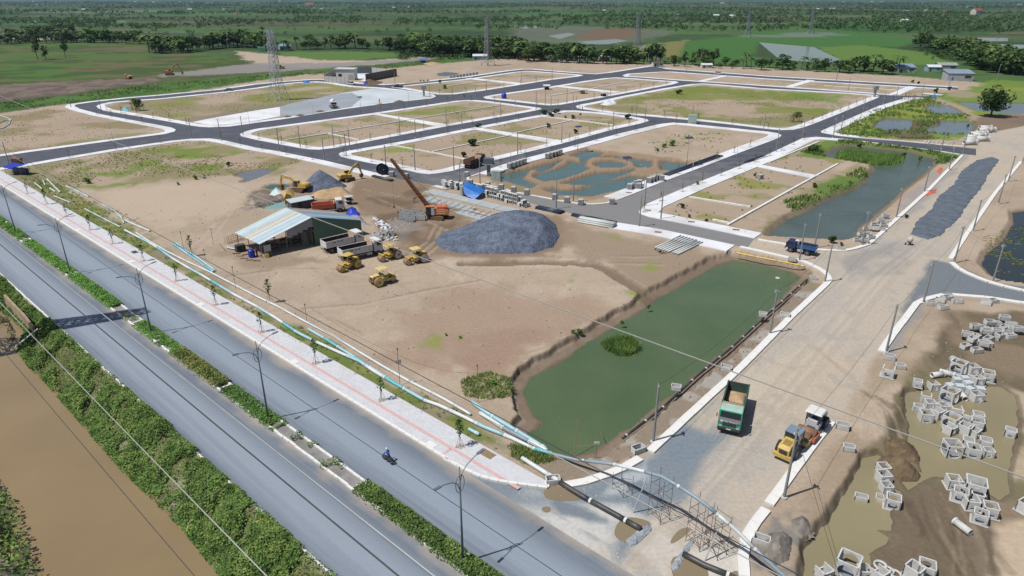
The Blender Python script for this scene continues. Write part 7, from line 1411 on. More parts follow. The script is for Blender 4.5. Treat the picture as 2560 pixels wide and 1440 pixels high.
# ---- manholes and pipes in the basin: four kinds
def wall_hole(b, p0, p1, z0, z1, th, hole=None, cz=None):
    """an upright wall from p0 to p1, optionally with a round opening"""
    p0 = Vector((*p0,0)); p1 = Vector((*p1,0)); d = (p1 - p0); L_ = d.length; d.normalize(); n = Vector((-d.y, d.x, 0)) * th
    if not hole:
        V = [p0, p1, p1 + n, p0 + n]; b.add([Vector((v.x, v.y, z)) for z in (z0, z1) for v in V],[(3,2,1,0),(4,5,6,7),(0,1,5,4),(1,2,6,5),(2,3,7,6),(3,0,4,7)]); return
    N_ = 16; cz = cz or (z0 + z1) / 2; vs = []
    for off in (Vector(), n):
        for k in range(N_):
            a = 2 * math.pi * k / N_; vs.append(p0 + d * (L_ / 2 + hole * math.cos(a)) + Vector((0,0, cz + hole * math.sin(a))) + off)
        for k in range(N_):
            a = 2 * math.pi * k / N_; c_, s_ = math.cos(a), math.sin(a); f = 1 / max(abs(c_), abs(s_)); x = L_ / 2 * (1 + c_ * f); zz = (z0 + z1) / 2 + (z1 - z0) / 2 * s_ * f; vs.append(p0 + d * x + Vector((0,0, zz)) + off)
    fs = []; M2 = 2 * N_
    for k in range(N_):
        j = (k + 1) % N_; fs += [(k, j, N_ + j, N_ + k),(M2 + k, M2 + N_ + k, M2 + N_ + j, M2 + j),(k, M2 + k, M2 + j, j),(N_ + k, N_ + j, M2 + N_ + j, M2 + N_ + k)]
    b.add(vs, fs)
def mk_tub(sx, sy, sz, th=.09, m=None):
    t = thing('open_manhole', 'x', 'manhole'); c = [(-sx / 2,-sy / 2),(sx / 2,-sy / 2),(sx / 2, sy / 2),(-sx / 2, sy / 2)]
    for k in range(4): b = MB(); wall_hole(b, c[k], c[(k + 1) % 4],0, sz, th); b.build('side_wall', m or M_BLK2, t)
    MB().bx(-sx / 2 + .15, sx / 2 - .15,-sy / 2 + .15, sy / 2 - .15,.04,.08).build('floor', M_DKC, t); return t
def mk_box(s, h, holes, slab=True, m=None, cut=None):
    t = thing('manhole_box', 'x', 'manhole box'); c = [(-s / 2,-s / 2),(s / 2,-s / 2),(s / 2, s / 2),(-s / 2, s / 2)]; m = m or M_BLK2
    for k in range(4):
        b = MB(); hh = h * (cut if (cut and k == 2) else 1); wall_hole(b, c[k], c[(k + 1) % 4],.1, hh, .13, holes.get(k),(h * .45)); b.build('side_wall', m, t)
    if slab: MB().bx(-s * .62, s * .62,-s * .62, s * .62,0,.1).build('base_slab', M_CONC_L, t)
    MB().bx(-s / 2 + .14, s / 2 - .14,-s / 2 + .14, s / 2 - .14,.1,.14).build('floor', M_DKC, t); return t
PRO = {'tub': mk_tub(1.45,.95,.62), 'tub2': mk_tub(1.2,.9,.55), 'box': mk_box(1.6,1.45, {0: .5,2: .5}), 'box2': mk_box(1.35,1.15, {1: .32,0: .3}), 'boxb': mk_box(2.0,1.9, {0: .75,1: .75,3: .75}), 'boxc': mk_box(1.4,1.25, {0: .35}, cut=.5)}
pt = thing('concrete_pipe', 'x', 'pipe'); MB().ring((-1,0,.42),(1,0,.42),.42,.34,18).build('barrel', M_BLK2, pt, True); MB().ring((.9,0,.42),(1.12,0,.42),.5,.36,18).build('socket', M_BLK2, pt); PRO['pipe'] = pt
rt = thing('concrete_ring', 'x', 'ring'); MB().ring((0,0,0),(0,0,.28),.62,.46,20).build('ring', M_BLK2, rt, True); MB().ring((0,0,.28),(0,0,.32),.58,.5,20).build('lip', M_CONC_L, rt); PRO['ring'] = rt
bt_ = thing('block_bundle', 'x', 'block bundle'); bb = [MB().bx(-.55 + k * .37,-.55 + k * .37 + .35,-.5,.5, z, z + .48).build('block', mat('pale_blue_block', C(206,214,218),.85,.1,3), bt_) for k in range(3) for z in (0,.5)]; PRO['bundle'] = bt_
for o in PRO.values(): index_kids(o)
PF = {k: [True] for k in PRO}
def put(kind, u, v, label, rz=None, z=None, s=1.0, grp=None, tilt=0.0):
    zz = -.55; x, y = G(u, v, zz); g_ = hz(x, y); x, y = G(u, v, g_); o = place(PRO[kind], PF[kind],(x, y, (max(g_, -.85) if z is None else z) - .02), rnd.uniform(-.5,.5) if rz is None else rz, label, s, grp)
    if tilt: o.rotation_euler = (tilt, tilt * .4, o.rotation_euler.z)
    return o
CL1 = [(2507,803),(2487,809),(2527,811),(2470,815),(2510,819),(2450,820),(2435,825),(2467,826),(2532,825),(2540,831),(2492,827),(2517,834),(2462,837),(2437,842),(2500,838),(2415,845),(2482,843),(2470,848),(2427,857),(2412,866),(2465,860),(2455,868),(2440,876),(2525,841)]
for i, (u, v) in enumerate(CL1):
    g_ = hz(*G(u, v, -.5)); put('tub', u, v + 4, '%s pale manhole frame from the back of the basin heap' % ordn(i + 1), rnd.uniform(-.5,.6), g_ + .02 + (.6 if i % 3 == 0 else 0),1.0, 'heaped manhole frames', rnd.uniform(-.1,.1))
CL2 = [('boxb', 2392,930,.7),('box', 2429,933,.1),('box', 2466,950,-.5),('boxc', 2442,960,.1),('pipe', 2365,938,-.7),('pipe', 2382,910,1.1),('pipe', 2342,942,.2),('box2', 2292,965,-.5),('boxc', 2331,975,.1),('bundle', 2372,972,.1),('bundle', 2396,978,-.2),('bundle', 2420,987,.3),('bundle', 2410,955,.0),('bundle', 2417,968,.1),('bundle', 2390,958,-.1),('bundle', 2446,990,-.3),('boxc', 2310,1010,-.5),('boxb', 2365,1016,.6),('pipe', 2401,1005,1.4),('box', 2434,1016,.1),('box2', 2292,1032,-.3),('box2', 2320,1030,-.1),('box', 2310,1057,-.2),('boxc', 2337,1053,.5),('box2', 2352,1040,.0),('boxc', 2382,1053,-.4),('boxb', 2370,1080,.6),('boxc', 2410,1070,-.7),('box2', 2437,1066,-.4),('box', 2434,1086,-.5),('boxc', 2367,1097,.5),('box', 2405,1100,.7),('box2', 2427,1104,.6),('box2', 2522,1092,-.6),
 ('boxb', 2372,1148,-.1),('box2', 2412,1130,-.5),('box2', 2457,1126,-.5),('box', 2424,1152,-.4),('box2', 2465,1147,-.2),('box2', 2205,1184,.05),('box', 2205,1208,.1),('box2', 2212,1232,.0),('tub', 2150,1256,-.4),('tub2', 2197,1254,1.2),('box', 2229,1266,-.5),('box', 2380,1216,-.2),('boxc', 2406,1226,-.5),('boxb', 2432,1236,-.5),('box', 2397,1248,-.6),('box2', 2440,1250,-.5),('boxc', 2425,1268,-.2),('box', 2471,1286,-.4),('box', 2447,1302,-.6),('box', 2562,1278,.5),('pipe', 2405,1324,1.9),('boxb', 2115,1436,.9),('boxc', 2057,1445,.4),('box2', 2157,1440,.0),('ring', 2200,1416,0),('ring', 2220,1429,0),('ring', 2237,1437,0),('boxc', 2197,1446,.5),('box', 2282,1440,.6),('box', 2312,1434,-.5)]
kn = {'box': 'pale concrete manhole box', 'box2': 'small concrete manhole box', 'boxb': 'big concrete chamber with round openings', 'boxc': 'half open concrete manhole box', 'pipe': 'short concrete pipe', 'ring': 'flat concrete ring', 'bundle': 'bundle of pale blocks', 'tub': 'low manhole frame', 'tub2': 'low manhole frame'}
order = sorted(range(len(CL2)), key=lambda i: CL2[i][2]); seen = {}
for i in order:
    k_, u, v, rz = CL2[i]; nm = kn[k_]; seen[nm] = seen.get(nm, 0) + 1
    put(k_, u, v, '%s %s in the muddy basin, counted from the back' % (ordn(seen[nm]), nm), rz, None, rnd.uniform(.76,.9), 'concrete pieces in the basin')
for i, (k_, u, v, rz, l) in enumerate([('tub', 2222,897,-.4, 'manhole frame at the end of the broken kerb'),('tub2', 2250,920,-.2, 'manhole frame right of the broken kerb'),('boxc', 2218,940,-.6, 'half open chamber sunk at the road edge'),('tub', 2106,1070,-.4, 'manhole frame beside the white compactor'),('tub2', 2121,1124,-.3, 'manhole frame at the top of the basin rim'),('tub', 1595,1128,.5, 'open manhole in the kerb gap by the green pond'),('tub2', 1688,990,-.3, 'manhole frame beside the black pipe'),('tub2', 1904,805,-.4, 'manhole frame on the pond side of the kerb'),('tub', 1962,792,-.5, 'manhole frame set into the kerb line'),('tub2', 2033,698,-.2, 'manhole frame at the pond corner'),('tub', 1980,652,-.3, 'manhole frame beside the blue truck'),('tub', 2100,625,-.1, 'manhole frame in the kerb near the leafy bush'),('tub', 1382,1206,.15, 'open manhole at the tip of the boulevard pavement'),('tub', 1815,925,-.5, 'manhole frame level with the pond weed'),('tub', 1903,1356,-.5, 'manhole frame at the foot of the pipe scaffold')]): put(k_, u, v, l, rz, 0.02,1.0, 'roadside manhole frames')
for i, (u, v) in enumerate([(2367,748),(2350,754),(2327,762),(2357,772),(2392,757),(2465,761),(2481,756)]): put('tub', u, v, '%s manhole frame from the left behind the curved kerb' % ordn(i + 1), rnd.uniform(-.8,.3),.0,1.0, 'frames behind the curved kerb', rnd.uniform(-.15,.15))
for i, (u, v) in enumerate([(2212,543),(2217,552),(2200,555),(2185,562),(2207,567),(2165,573),(2187,575),(2205,574),(2152,590),(2170,587),(2175,596),(2142,600),(2160,604)]): put('tub', u, v + 3, '%s manhole frame from the back in the heap by the grey pond' % ordn(i + 1), rnd.uniform(-.5,.5),(.0 if i % 2 else .4),1.0, 'frames heaped by the grey pond', rnd.uniform(-.2,.2))
for i, (u, v) in enumerate([(2461,325),(2458,331),(2450,339),(2444,344),(2428,349),(2453,353),(2425,356),(2422,362),(2470,330),(2437,341)]):
    x, y = G(u, v); o = place(PRO['pipe'], PF['pipe'],(x, y, .0), rnd.uniform(-.1,.05), '%s white concrete pipe from the back in the pipe row by the mud' % ordn(i + 1),2.0, 'white concrete pipes by the mud')
for i, (u, v) in enumerate([(2315,358),(2322,359),(2331,361),(2345,359),(2355,360),(2373,361),(2380,361)]): x, y = G(u, v); place(PRO['ring'], PF['ring'],(x, y, .1),0, '%s pale ring from the left behind the narrow kerb' % ordn(i + 1),1.3, 'pale rings behind the narrow kerb').rotation_euler = (1.3,0, rnd.uniform(-.5,.5))
# ---- pipelines along the boulevard
M_PW = mat('white_pipe', C(226,232,232),.5,.05,1.0, dirt=C(190,190,180), dirt_amt=.3); M_PB = mat('light_blue_pipe', C(168,210,220),.5,.08,.8, dirt=C(196,220,222), dirt_amt=.5); M_PC = mat('cyan_pipe', C(112,194,208),.5,.06,1.0); M_PGY = mat('blue_grey_pipe', C(150,168,180),.5,.06,1.0); M_PBK = mat('black_pipe', C(58,60,64),.5,.12,1.0, dirt=C(110,104,96), dirt_amt=.5)
def pipeline(label, pts, r, mats, z=None, seg=4.0, group='pipelines'):
    """pts are photo points (u, v[, z]); the run is cut into pipe lengths, each a piece"""
    P = [Vector((*G(p[0], p[1],(p[2] if len(p) > 2 else r)),(p[2] if len(p) > 2 else r))) for p in pts]
    t = thing('pipeline', label, 'pipe', (P[0].x, P[0].y, 0),0, group); off = Vector((P[0].x, P[0].y, 0)); Q = resample(P, seg / 4); Q.append(P[-1]); n = 4; k = 0
    while k < len(Q) - 1:
        s_ = Q[k:k + n + 1]; MB().tube([q - off for q in s_], r, 8).build('pipe_length', mats[(k // n) % len(mats)], t, True)
        if k and n: 
            d = (Q[k] - Q[k - 1]).normalized(); MB().cyl(Q[k] - off - d * .12, Q[k] - off + d * .12, r * 1.12, n=8).build('coupling', M_PW, t)
        k += n
    return t
pipeline('long light blue pipeline along the boulevard verge, lower run', [(312,575),(370,605),(390,617),(430,645),(467,667),(507,689),(515,694),(587,737),(640,765),(685,792),(745,832),(785,852),(855,884),(897,902),(942,932),(985,957),(1060,1000),(1100,1014),(1162,1043),(1207,1066),(1282,1096),(1332,1121),(1380,1134)],.22,[M_PW, M_PW, M_PB, M_PW, M_PC, M_PB])
pipeline('long white pipeline on the sand above the verge', [(340,582),(380,607),(420,630),(475,657),(527,681),(542,689),(640,740),(697,767),(760,802),(835,840),(905,884),(960,917),(1022,952),(1110,997),(1177,1036)],.17,[M_PW])
pipeline('cyan pipeline joining the verge run from above', [(770,822),(810,845),(842,865),(895,898),(945,930),(1000,966)],.2,[M_PB, M_PC]); pipeline('thick light blue pipe reaching the pond corner, upper one', [(1180,1005),(1230,1040),(1305,1085),(1365,1122)],.25,[M_PB]); pipeline('thick white pipe reaching the pond corner, lower one', [(1200,1032),(1262,1072),(1330,1107),(1368,1126)],.24,[M_PW, M_PGY])
pipeline('left of two cyan pipes lying near the lone sapling', [(432,609),(480,642),(533,679)],.2,[M_PC, M_PB]); pipeline('right of two cyan pipes lying near the lone sapling', [(440,608),(488,640),(538,676)],.2,[M_PB])
for i, (p, r) in enumerate([([(255,510),(287,527),(303,543),(310,557)],.14),([(312,550),(345,565),(375,577)],.18),([(117,447),(135,465),(150,480)],.16),([(165,465),(200,480),(222,492)],.16),([(87,457),(105,472)],.16),([(135,490),(155,498),(175,506)],.14),([(212,522),(260,547),(300,567)],.15),([(107,450),(107,450.5),(113,463)],.14),([(124,470),(138,479)],.16)]): pipeline('%s loose white pipe length from the far end of the verge' % ordn(i + 1), p, r, [M_PW, M_PB] if i % 3 == 0 else [M_PW], seg=3)
pipeline('coiled pale pipe loop at the left edge of the sandy lot', [(-40,320),(-10,312),(12,300),(26,300),(24,310),(8,320),(-40,330)],.16,[M_PB]); pipeline('dark end of the pipe loop at the left edge', [(-40,295),(0,288),(22,296),(28,300)],.14,[M_PW])
pipeline('white pipe stub lying on the verge below the big pipes', [(1172,1072),(1198,1086)],.2,[M_PB], seg=1.2)
pipeline('overhead grey blue pipe carried across the road on scaffolds', [(1380,1134,.3),(1437,1149,.8),(1500,1156,1.9),(1542,1162,2.7),(1600,1176,4.0),(1657,1192,4.7),(1707,1222,4.9),(1757,1255,4.7),(1800,1291,4.0),(1840,1325,3.2),(1900,1385,1.9),(1960,1440,.8),(2010,1490,.3)],.165,[M_PGY, M_PGY, M_PW])
pipeline('black pipe crossing the forecourt with white far end', [(1305,1145),(1350,1173),(1395,1201)],.24,[M_PW], group='black pipes on the forecourt'); pipeline('black pipe lying over the brown puddles', [(1398,1204),(1450,1237),(1537,1285),(1602,1322)],.26,[M_PBK]); pipeline('black pipe leaving the rubble rill at the bottom', [(1708,1384),(1760,1412),(1825,1438),(1900,1480)],.26,[M_PBK])
pipeline('long black pipe along the kerb side of the green pond', [(2017,699,-.4),(1920,785,-.5),(1830,868,-.5),(1740,942,-.5),(1650,1025,-.5),(1557,1095,-.3)],.17,[M_PBK]); pipeline('yellow pipe along the far bank of the green pond', [(1840,632),(1900,644),(1960,655),(2012,666)],.15,[mat('yellow_pipe', C(230,196,96),.5,.05,1)])
# scaffolds under the overhead pipe
M_SCAF = mat('rusty_scaffold_tube', C(112,98,92),.6,.2,3)
def scaffold(label, u, v, h, rz, grp='pipe scaffolds'):
    x, y = G(u, v); t = thing('scaffold_tower', label, 'scaffold', (x, y, 0), rz, grp)
    for sx in (-.6,.6):
        for sy in (-.8,.8): MB().cyl((sx, sy, 0),(sx, sy, h + .5),.024, n=5).build('post', M_SCAF, t)
    for z in np.arange(.5, h, 1.6):
        for s in (-.8,.8): MB().cyl((-.6, s, z),(.6, s, z),.025, n=4).build('ledger', M_SCAF, t)
        for s in (-.6,.6): MB().cyl((s, -.8, z + .3),(s, .8, z + .3),.025, n=4).build('ledger', M_SCAF, t)
    for s in (-.6,.6): MB().cyl((s, -.8,.2),(s, .8, h * .5),.022, n=4).build('brace', M_SCAF, t); MB().cyl((s, .8, h * .5),(s, -.8, h),.022, n=4).build('brace', M_SCAF, t)
    return t
pr = [P3(1657,1192,4.7), P3(1757,1255,4.7), P3(1800,1291,4.0), P3(1560,1166,3.0)]
for q, l, hh in ((pr[0], 'taller left scaffold tower under the overhead pipe', 4.5),(pr[1], 'middle scaffold tower under the overhead pipe', 4.5),(pr[2], 'right scaffold tower under the overhead pipe', 3.8)):
    u, v = project(q.x, q.y, 0); scaffold(l, u, v, hh, .6)
u, v = project(pr[3].x, pr[3].y, 0); scaffold('low scaffold frame beside the curved white kerb', u, v, 1.6,.6)
for a, b, l in (((1583,1281,0),(1618,1192,4.2), 'left pale raking pole propping the overhead pipe'),((1762,1402,0),(1806,1296,3.9), 'right pale raking pole propping the overhead pipe')): tag(MB().cyl(P3(*a), P3(*b),.06, n=6).build('raking_pole', M_LAMPH), l, 'pole', 'raking poles')
# thin posts with line along the verge, and the pond's sticks
for i, (u, v, vt) in enumerate([(460,625,580),(514,650,625),(590,723,668),(768,808,762),(1000,962,872),(1195,1005,914),(534,612,573)]):
    x, y = G(u, v); t = thing('thin_post', '%s thin post of the wire line above the verge' % ordn(i + 1), 'post', (x, y, 0),0, 'thin posts above the verge'); h = max(height_of(u, v, vt),1.5); MB().cyl((0,0,0),(0,0, h),.035, n=5).build('shaft', M_WOOD if i != 4 else M_RUST, t); MB().box(0,0, h, .12,.12,.25).build('cap', M_CHAS, t)
x, y = G(998,960); sg = thing('small_sign', 'small white board hanging on the thin post by the verge', 'sign', (x + .1, y - .08,0),.1); MB().bx(-.35,.35,-.03,0,3.0,3.55).build('board', M_LAMPH, sg)
cable(P3(768,806,0) + Vector((0,0,3.2)), Vector((*G(1000,962),4.3)),.6,.012, 'thin wire between the posts above the verge'); cable(Vector((*G(1000,962),4.3)), Vector((*G(1195,1005),4.0)),.7,.012, 'thin wire from the sign post to the pond corner')
x, y = G(1490,1137); t = thing('pond_sign', 'small white warning sign on a stick at the pond edge', 'sign', (x, y, -.8),0); MB().cyl((0,0,0),(0,0,2.3),.04, n=5).build('stick', M_WOOD, t); MB().bx(-.28,.28,-.03,0,2.2,2.5).build('board', M_WHITE, t); MB().bx(-.2,.2,-.035,-.031,2.3,2.38).build('lettering_band', M_LAMPH, t)
for i, (a, b) in enumerate([((1436,1133,-.8),(1446,1046,2.9)),((1418,1132,-.6),(1434,1116,.9)),((1434,1116,.9),(1487,1113,.9)),((1502,1080,-1.2),(1508,1096,-.3))]): tag(MB().cyl(P3(*a), P3(*b),.035, n=5).build('bamboo_stick', M_WOOD), '%s bamboo stick of the pond edge railing' % ordn(i + 1), 'stick', 'bamboo sticks at the pond edge')
x, y = G(1944,695,-1.3); t = thing('float', 'small white float drifting on the green pond', 'float', (x, y, -1.32)); MB().lathe([(0,-.05),(.35,-.03),(.38,.06),(.1,.1),(0,.1)], n=14).build('disc', M_WHITE, t); MB().cyl((0,0,.1),(0,0,.4),.03, n=5).build('stem', M_WHITE, t)
# ---- stacks of pipes by the road
def stack(words_, a, b, n, r, m, spread, rows=1, grp=None):
    p, q = Vector(G(*a)), Vector(G(*b)); d = (q - p).normalized(); nn = Vector((-d.y, d.x)); k = 0
    for j in range(rows):
        for i in range(n - j):
            off = nn * ((i + j * .5) * 2.1 * r * spread); k += 1; e = nn * (i * spread * .12); P0 = Vector((p.x + off.x, p.y + off.y, r + j * 1.75 * r)); P1 = Vector((q.x + off.x * .9 + e.x, q.y + off.y * .9 + e.y, r + j * 1.75 * r))
            tag(MB().ring(P0, P1, r, r * .86,10).build('loose_pipe', m, None, True), '%s pipe of the %s' % (ordn(k), words_), 'pipe', grp or words_)
M_PPOL = mat('pale_pole_concrete', C(212,216,212),.7,.06,1.0); stack('white pipe stack at the yard road', (1444,556),(1532,572),5,.2, M_PPOL, 1.05,3); stack('fan of pale pipes lying over the pavement', (1668,632),(1740,602),6,.19, M_PPOL, 1.5,1); stack('pale pipes crossing the fan', (1692,638),(1756,608),3,.19, M_PPOL, 1.3)
M_NVP = mat('dark_blue_pipe', C(52,60,82),.45,.1,1.0); stack('dark blue pipe bundle by the road, left lot', (1338,522),(1400,536),5,.16, M_NVP, 1.1,2); stack('dark blue pipe bundle by the road, middle lot', (1428,540),(1470,550),4,.15, M_NVP, 1.1,2); stack('dark blue pipe bundle by the road, right lot', (1470,548),(1535,562),4,.15, M_NVP, 1.1,2)
stack('black pipe bundle on the pavement of the winding ponds', (1672,441),(1808,392),6,.14, M_NVP, 1.3,2); stack('black pipes on the pavement across the wide road', (1870,408),(1920,392),3,.14, M_NVP, 2.2)
stack('black sewer pipes along the yard kerb', (930,442),(978,454),2,.25, M_PBK, 1.2); stack('white pipes left of the blue tarpaulin', (1082,467),(1115,475),4,.14, M_PPOL, 1.3)
stack('white pipes on the grass above the far ponds', (2305,236),(2355,241),3,.35, M_PPOL, 1.3)
M_CABG = mat('pale_green_cabinet', C(176,190,184),.5,.06,1)
# ---- tarpaulins, sacks, rubble of white blocks
def crumple(px, peaks, h, m, name, label, cat, z0=0.0, res=.25, noise=.5, parent=None): return tag(heap(px, h, m, name, res, noise, peaks, z0, edge=.5), label, cat)
x, y = G(1184,492); t = thing('tarpaulin_tent', 'bright blue tarpaulin tent at the head of the block stack', 'tent', (x, y, 0),-.35); MB().add([(-2.2,-1.6,3.0),(-2.0,.9,3.4),(2.6,1.3,1.7),(2.4,-1.9,1.2),(-1.2,-2.6,1.2),(1.4,-3.0,.2),(.2,-.3,2.5)],[(0,6,1),(1,6,2),(2,6,3),(3,6,0),(0,4,3),(4,5,3)]).build('sheet', M_TARP, t); [MB().cyl((a, b, 0),(a, b, c),.05, n=5).build('post', M_WOOD, t) for a, b, c in ((-2.1,-1.5,3.0),(-2,.8,3.4),(2.4,1.1,1.7))]; MB().bx(-3.0,-2.4,-1.2,.6,0,2.6).build('side_panel', M_CABG, t)
crumple([(672,488),(680,478),(695,474),(712,482),(716,490),(695,494)],[(694,484,2.2,2.6)],.6, mat('white_green_sheet', C(220,228,226),.6,.08,.6, dirt=C(150,200,196), dirt_amt=.7), 'plastic_sheet', 'white plastic sheet heaped by the green pool', 'plastic sheet')
crumple([(862,535),(870,520),(890,520),(902,538),(885,542)],[(882,530,1.8,2.6)],.5, M_DTARP, 'tarpaulin', 'deep blue tarpaulin heap behind the shed', 'tarpaulin'); crumple([(868,545),(885,535),(905,545),(925,565),(905,562)],[(895,550,1.4,2.4)],.4, mat('sack_mix', C(150,146,152),.8,.4,1.6, dirt=C(90,80,90), dirt_amt=.8), 'sack_heap', 'heap of grey and white sacks at the back of the green wall', 'sacks')
M_SACK = mat('white_sack', C(232,232,236),.7,.08,2, dirt=C(150,150,160), dirt_amt=.5)
for i in range(26):
    u, v = 935 + rnd.uniform(0,42),558 + rnd.uniform(0,34); v = 556 + (u - 930) * .5 + rnd.uniform(-9,9); x, y = G(u, v); obj1(MB().box(0,0,0, rnd.uniform(.6,1.2), rnd.uniform(.4,.8), rnd.uniform(.25,.6), rx=rnd.uniform(-.5,.5), ry=rnd.uniform(-.4,.4), top=.8), 'white_sack', M_SACK, '%s white sack or scrap in the litter behind the dump trucks' % ordn(i + 1), 'sack', (x, y, .3 + rnd.uniform(0,.3)), rnd.uniform(0,3), 'white scrap behind the dump trucks')
for i, (u, v, s, k_) in enumerate([(943,592,1.3, 'tub'),(945,600,1.3, 'tub'),(962,592,1.1, 'box2'),(975,588,1.0, 'box2')]): x, y = G(u, v); place(PRO[k_], PF[k_],(x, y, .02), rnd.uniform(-.4,.4), '%s pale concrete frame among the litter behind the dump trucks' % ordn(i + 1), s, 'frames behind the dump trucks')
for i in range(7): x, y = G(975 + rnd.uniform(-8,18),598 + rnd.uniform(-4,5)); obj1(MB().box(0,0,.12, rnd.uniform(.4,.8),.4,.25, top=.8), 'white_sack', M_SACK, '%s white sack in the small pile nearest the rollers' % ordn(i + 1), 'sack', (x, y, .05), rnd.uniform(0,3), 'white sacks nearest the rollers')
x, y = G(1222,440); t = thing('transformer_kiosk', 'grey transformer on a thick column beside the green cabinet', 'transformer', (x, y, 0),-.2); MB().bx(-.45,.45,-.45,.45,0,3.4).build('column', mat('blue_grey_steel', C(118,132,142),.5,.1,1), t); MB().bx(-1.3,1.3,-.9,.9,3.4,4.9).build('tank', mat('blue_grey_dark', C(92,106,116),.5,.1,1), t); MB().bx(-1.6,1.6,-1.1,1.1,3.3,3.42).build('platform', M_STEEL, t)
for sx in (-.8,0,.8): MB().cyl((sx, 0,4.9),(sx, 0,5.5),.1, n=6).build('bushing', M_LAMPH, t)
def kiosk(label, u, v, w, d, h, m, rz=-.2): x, y = G(u, v); t = thing('substation_cabinet', label, 'cabinet', (x, y, 0), rz, 'substation cabinets'); MB().bx(-w / 2, w / 2,-d / 2, d / 2,0,.4).build('plinth', M_CONC_L, t); b = MB().bx(-w / 2 + .05, w / 2 - .05,-d / 2 + .05, d / 2 - .05,.4, h).build('housing', m, t); [MB().box(sx * w * .24,-d / 2 + .03, h * .55, w * .42,.04, h * .7).build('door', m, b) for sx in (-1,1)]; MB().box(0,0, h + .05, w, d, .1).build('roof', m, t); return t
kiosk('pale green substation cabinet by the winding ponds', 1241,452,2.6,1.6,2.6, M_CABG); kiosk('pale green substation cabinet on the pavement of the grassy block', 1730,309,3.2,2.2,3.2, M_CABG)
for i, (u, v, l) in enumerate([(1060,242, 'grey column transformer at the apron corner'),(2185,243, 'grey column transformer at the end of the grassy block')]): x, y = G(u, v); t = thing('column_transformer', l, 'transformer', (x, y, .1),.1, 'column transformers'); MB().bx(-.5,.5,-.5,.5,0,3.6).build('column', M_CABG, t); MB().bx(-1.1,1.1,-.8,.8,3.6,5.2).build('tank', M_CONC, t); MB().bx(-1.3,1.3,-1.0,1.0,3.5,3.6).build('platform', M_STEEL, t)
# stray small things on the lots
def stall(label, u, v, w, m1, m2, rz=0.0): x, y = G(u, v); t = thing('tarp_stall', label, 'stall', (x, y, 0), rz, 'small stalls'); MB().box(0,0,2.2, w, w * .75,.12, rx=.15).build('roof', m1, t); MB().bx(-w * .3, w * .3,-w * .15, w * .25,0,1.2).build('counter', m2, t); [MB().cyl((sx * w * .42, sy * w * .3,0),(sx * w * .42, sy * w * .3,2.2),.06, n=5).build('post', M_STEEL, t) for sx in (-1,1) for sy in (-1,1)]; return t
stall('white roofed stall on the street behind the middle block', 1367,224,3.8, M_WHITE, M_CHAS, .2); stall('low white tilted canopy on the far sandy lot', 1456,234,4.0, M_WHITE, M_SAND, .4); stall('white and navy canopy at the street corner', 1509,241,3.8, M_WHITE, M_NAVY, .6); stall('blue and white covered stall on the far strip', 1058,156,6.0, M_TARP, M_DTARP, .3)
x, y = G(46,436); t = thing('tarp_stall', 'blue tarpaulin stall at the far end of the boulevard pavement', 'stall', (x, y, 0),-.3, 'small stalls'); MB().box(-1.4,0,2.3,3.0,3.2,.12, rx=.2, ry=.1).build('roof', M_DTARP, t); MB().box(1.5,.4,2.6,3.0,3.0,.12, rx=.1, ry=-.2).build('roof', M_DTARP, t); MB().bx(-2.4,2.4,.4,1.4,0,1.6).build('counter', M_BLUD, t)
for sx in (-2.6,0,2.8):
    for sy in (-1.3,1.4): MB().cyl((sx, sy, 0),(sx, sy, 2.4),.05, n=5).build('post', M_WOOD, t)
x, y = G(44,409); obj1(MB().box(0,0,.8,2.4,1.4,1.6), 'market_crate', M_RUST, 'brown box at the road end behind the blue stall', 'box', (x, y, 0),.2)
x, y = G(1260,246); t = thing('water_tank', 'blue water tank on the far corner lot', 'tank', (x, y, 0)); MB().lathe([(0,0),(1.1,0),(1.2,.3),(1.2,2.0),(.6,2.5),(0,2.6)], n=14).build('body', M_DTARP, t, True); MB().cyl((0,0,2.5),(0,0,2.7),.3, n=8).build('lid', M_DTARP, t)
crumple([(1500,262),(1512,256),(1540,254),(1542,260),(1520,264)],[(1515,258,2.2,4),(1532,258,1.6,3)],.6, M_SACK, 'plastic_sheet', 'white plastic heap on the corner of the grassy block', 'plastic sheet', res=.5); crumple([(304,276),(308,270),(322,270),(322,278)],[(313,273,1.6,3)],.5, M_PC, 'tarpaulin', 'turquoise tarpaulin heap on the pavement of the pylon lot', 'tarpaulin', res=.4); crumple([(755,207),(762,203),(776,204),(774,208)],[(766,205,1.2,4)],.4, M_TARP, 'tarpaulin', 'blue tarpaulin on the road beside the panel fence', 'tarpaulin', res=.6); crumple([(908,211),(912,206),(922,207),(922,212)],[(915,208,1.6,3)],.5, M_DTARP, 'tarpaulin', 'dark blue tarpaulin at the earth heap', 'tarpaulin', res=.5); crumple([(2324,244),(2332,237),(2342,238),(2342,245)],[(2335,240,1.8,3)],.5, M_TARP, 'tarpaulin', 'blue tarpaulin at the end of the short road', 'tarpaulin', res=.5); crumple([(2305,500 - 21),(2330,474),(2345,470),(2340,482),(2315,492)],[(2325,482,.3,2)],.12, M_RORG, 'orange_net', 'orange netting lying on the pond bank', 'net', res=.3, noise=.15); crumple([(2340,430),(2350,417),(2358,420),(2350,435)],[(2350,425,.3,2)],.12, M_RORG, 'orange_net', 'second orange net lying nearer the kerb bend', 'net', res=.3, noise=.15)
